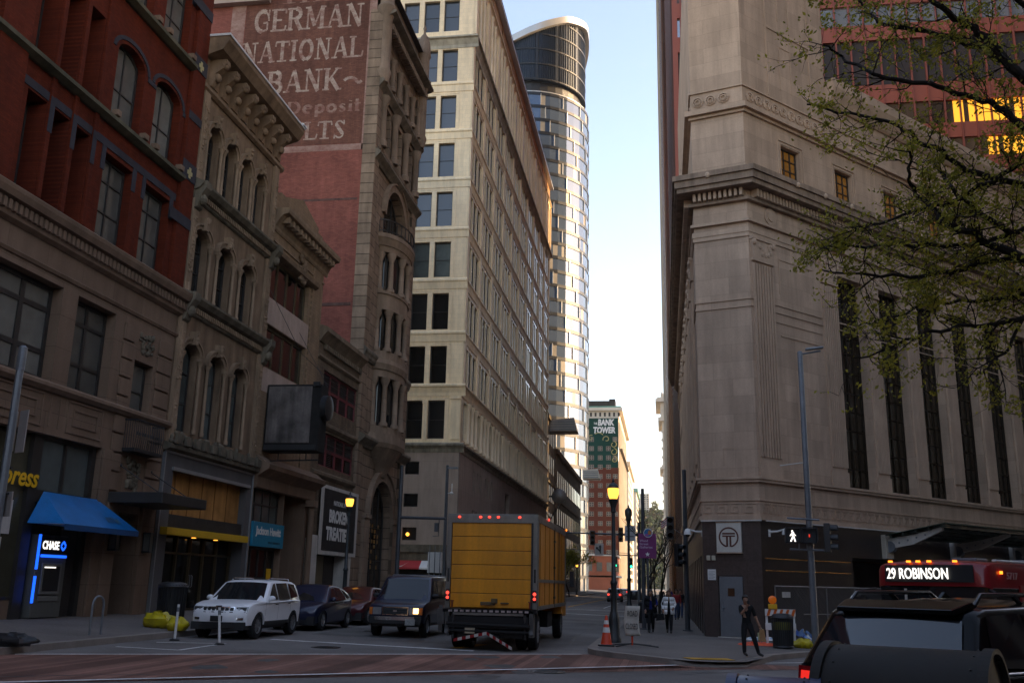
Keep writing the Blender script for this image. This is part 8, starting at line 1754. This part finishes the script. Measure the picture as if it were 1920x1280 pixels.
for path,D,r0_ in limbs:
    pts=[]; 
    for i,(px,py) in enumerate(path): t=i/(len(path)-1); pts.append(atd(px,py,8.3+(D-8.3)*min(1,t*2.2)+.5*math.sin(i*1.7+D)*t))
    if path[0][0]==2060: pts=[CR+Vector((0,0,(-.9 if path[0][1]>400 else -.1)))]+pts
    if path[0][0]==2240: pts=[CR+Vector((0,0,(-1.3 if path[0][1]>500 else -.3)))]+pts
    # finer, slightly crooked path
    fine=[]
    for i in range(len(pts)-1):
        for k in range(4): fine.append(pts[i]+(pts[i+1]-pts[i])*k/4+(rnd(.012) if 0<i else Vector()))
    fine.append(pts[-1]); n=len(fine); wood.tube(fine,[.75*r0_*(1-.9*(k/n))+.004 for k in range(n)],7,cap=False)
    for k in range(4,n):
        tdir=(fine[k]-fine[k-1]).normalized(); f=k/n
        for rep in range(2):
            if rt_.random()<.42: twig(fine[k],(tdir*.7+rnd(.55)+lefts*.12).normalized(),rt_.uniform(.28,.62)*(1.05-.35*f),.009*(1.1-.5*f),2 if rt_.random()<.55 else 1)
wood.tube([TB,TB+(CR-TB)*.35+Vector((.04,.02,0)),TB+(CR-TB)*.7+Vector((-.03,0,0)),CR],[.19,.15,.14,.11],12)
wood.build('trunk',bark,ft,smooth=True,recalc=False); LA.build('foliage',leafA,ft,recalc=False); LBm.build('foliage',leafB,ft,recalc=False)
# smaller street trees along the street
def smalltree(lab,x,y,h,r,leafy,seed,mat=None,group='small street trees'):
    rg=random.Random(seed); z=gz(x,0) if x>-5 else .22; r0=root('street_tree',lab,'tree',(x,y,z),group); w_=MB(); lf=MB(); base=Vector((x,y,z))
    def br(p,d,ln,rr,dep):
        pts=[p]
        for k in range(4): d=(d+Vector((rg.gauss(0,.14),rg.gauss(0,.14),rg.gauss(0,.1)+.06))).normalized(); pts.append(pts[-1]+d*ln/4)
        w_.tube(pts,[rr*(1-.14*k) for k in range(5)],6 if rr>.03 else 4,cap=False)
        if dep>0:
            for k in (2,3,4,4): br(pts[k],(d+Vector((rg.gauss(0,.6),rg.gauss(0,.6),rg.uniform(-.1,.5)))).normalized(),ln*rg.uniform(.5,.75),rr*.55,dep-1)
        elif leafy: clump(lf,tuple(pts[-1]),r*.28,leafy,.11,rg); 
    br(base,Vector((0,0,1)),h*.42,.11,3); w_.build('trunk',bark,r0,smooth=True,recalc=False)
    if leafy: lf.build('crown',mat or leafB,r0,recalc=False)
for i,(x,y) in enumerate(((-13.6,98),(-13.7,112),(-13.6,127),(-13.8,146))): smalltree(['leafy small tree just right of the yellow truck','second leafy small tree right of the truck','third leafy small tree along the left kerb','farthest leafy small tree along the left kerb'][i],x,y,7.4,2.2,26,30+i)
for i,(x,y,h) in enumerate(((-.72,66,8.2),(-.35,74,8.5),(-.8,92,8))): smalltree(['dark bare trunked tree right behind the purple sign','second bare tree behind the purple sign','farther bare tree on the right pavement'][i],x,y,h,2,0,50+i)
# ------------------------------------------------------------------ every separate piece of these parts becomes a part of its own
SPLIT={'pilaster','relief','ledge','architrave','louvre','parapet','round_bay','capital','key_pattern','column','capital','bracket','corner_bracket','bay_column','pier','sill_block','arch_moulding','rusticated_block','arch_pier','quoin_pier','base_column','tile_ornament','stay_rod','notice','downlight','post','light_strip','lamp_lens','roof_rib','wiper','pivot','shop_glass','slat','door','mud_flap','side_pilaster','corner_turret','side_door_track','roof_unit','leg','frame_post','balcony','penthouse','rail','pillar','lantern_frame','wall_bracket','belt','window','base_window','street_window','copper_strip','light_box','panel_moulding','collar','roof_rail','downlights','face_features','glint_pane','attic_window','ornament','floor_band','string_course'}
def pieces(me):
    n=len(me.vertices); par=list(range(n))
    def find(a):
        while par[a]!=a: par[a]=par[par[a]]; a=par[a]
        return a
    for p in me.polygons:
        v=p.vertices; a=find(v[0])
        for q in v[1:]:
            b_=find(q)
            if b_!=a: par[b_]=a
    g={}
    for i in range(n): g.setdefault(find(i),[]).append(i)
    box=[]
    for k,vs in g.items():
        xs=[me.vertices[i].co for i in vs]; box.append([[min(c[j] for c in xs)-.012 for j in range(3)],[max(c[j] for c in xs)+.012 for j in range(3)],vs])
    m=len(box); pr=list(range(m))
    def fd(a):
        while pr[a]!=a: pr[a]=pr[pr[a]]; a=pr[a]
        return a
    for i in range(m):
        for j in range(i+1,m):
            if all(box[i][0][k]<=box[j][1][k] and box[j][0][k]<=box[i][1][k] for k in range(3)): pr[fd(j)]=fd(i)
    out={}
    for i in range(m): out.setdefault(fd(i),[]).extend(box[i][2])
    return list(out.values())
def split_parts():
    cnt={}
    for o in list(bpy.data.objects):
        if o.type!='MESH' or o.parent is None or o.children or o.get('kind')=='stuff' or o.data.users>1: continue
        nm=o.name.split('.')[0]
        if nm not in SPLIT or len(o.data.vertices)>9000: continue
        me=o.data; groups=pieces(me)
        if len(groups)<2: continue
        t=o
        while t.parent: t=t.parent
        key=(t.name,nm); c=cnt.get(key,sum(1 for x in o.parent.children if x.name.split('.')[0]==nm)-1)
        if c+len(groups)>98: o['kind']='stuff'; continue
        cnt[key]=c+len(groups)
        vi={}
        for gi,vs in enumerate(groups):
            for v in vs: vi[v]=gi
        fl=[[] for _ in groups]
        for p in me.polygons: fl[vi[p.vertices[0]]].append(p)
        sm=me.polygons[0].use_smooth if len(me.polygons) else False
        for gi,vs in enumerate(groups):
            idx={v:k for k,v in enumerate(vs)}; nme=bpy.data.meshes.new(nm); nme.from_pydata([me.vertices[v].co[:] for v in vs],[],[[idx[v] for v in p.vertices] for p in fl[gi]])
            for m_ in me.materials: nme.materials.append(m_)
            for q,p in zip(nme.polygons,fl[gi]): q.material_index=p.material_index; q.use_smooth=p.use_smooth
            if sm: nme.set_sharp_from_angle(angle=math.radians(40))
            if gi==0: first=nme
            else: n2=bpy.data.objects.new(nm,nme); COL.objects.link(n2); n2.parent=o.parent; n2.matrix_local=o.matrix_local.copy()
        o.data=first; bpy.data.meshes.remove(me)
# ------------------------------------------------------------------ air
hzm=bpy.data.materials.new('haze'); hzm.use_nodes=True; hn=hzm.node_tree; hn.nodes.remove(hn.nodes['Principled BSDF']); pv_=hn.nodes.new('ShaderNodeVolumePrincipled'); pv_.inputs['Color'].default_value=(.92,.93,.95,1); pv_.inputs['Density'].default_value=.00005; pv_.inputs['Anisotropy'].default_value=.35
hn.links.new(pv_.outputs[0],hn.nodes['Material Output'].inputs['Volume'])
b=MB(); b.box(-520,520,-140,1640,-24,252); hz_=b.build('haze',hzm); hz_['kind']='stuff'; tag(hz_,'pale evening haze filling the street out to the far hill','haze')
split_parts()
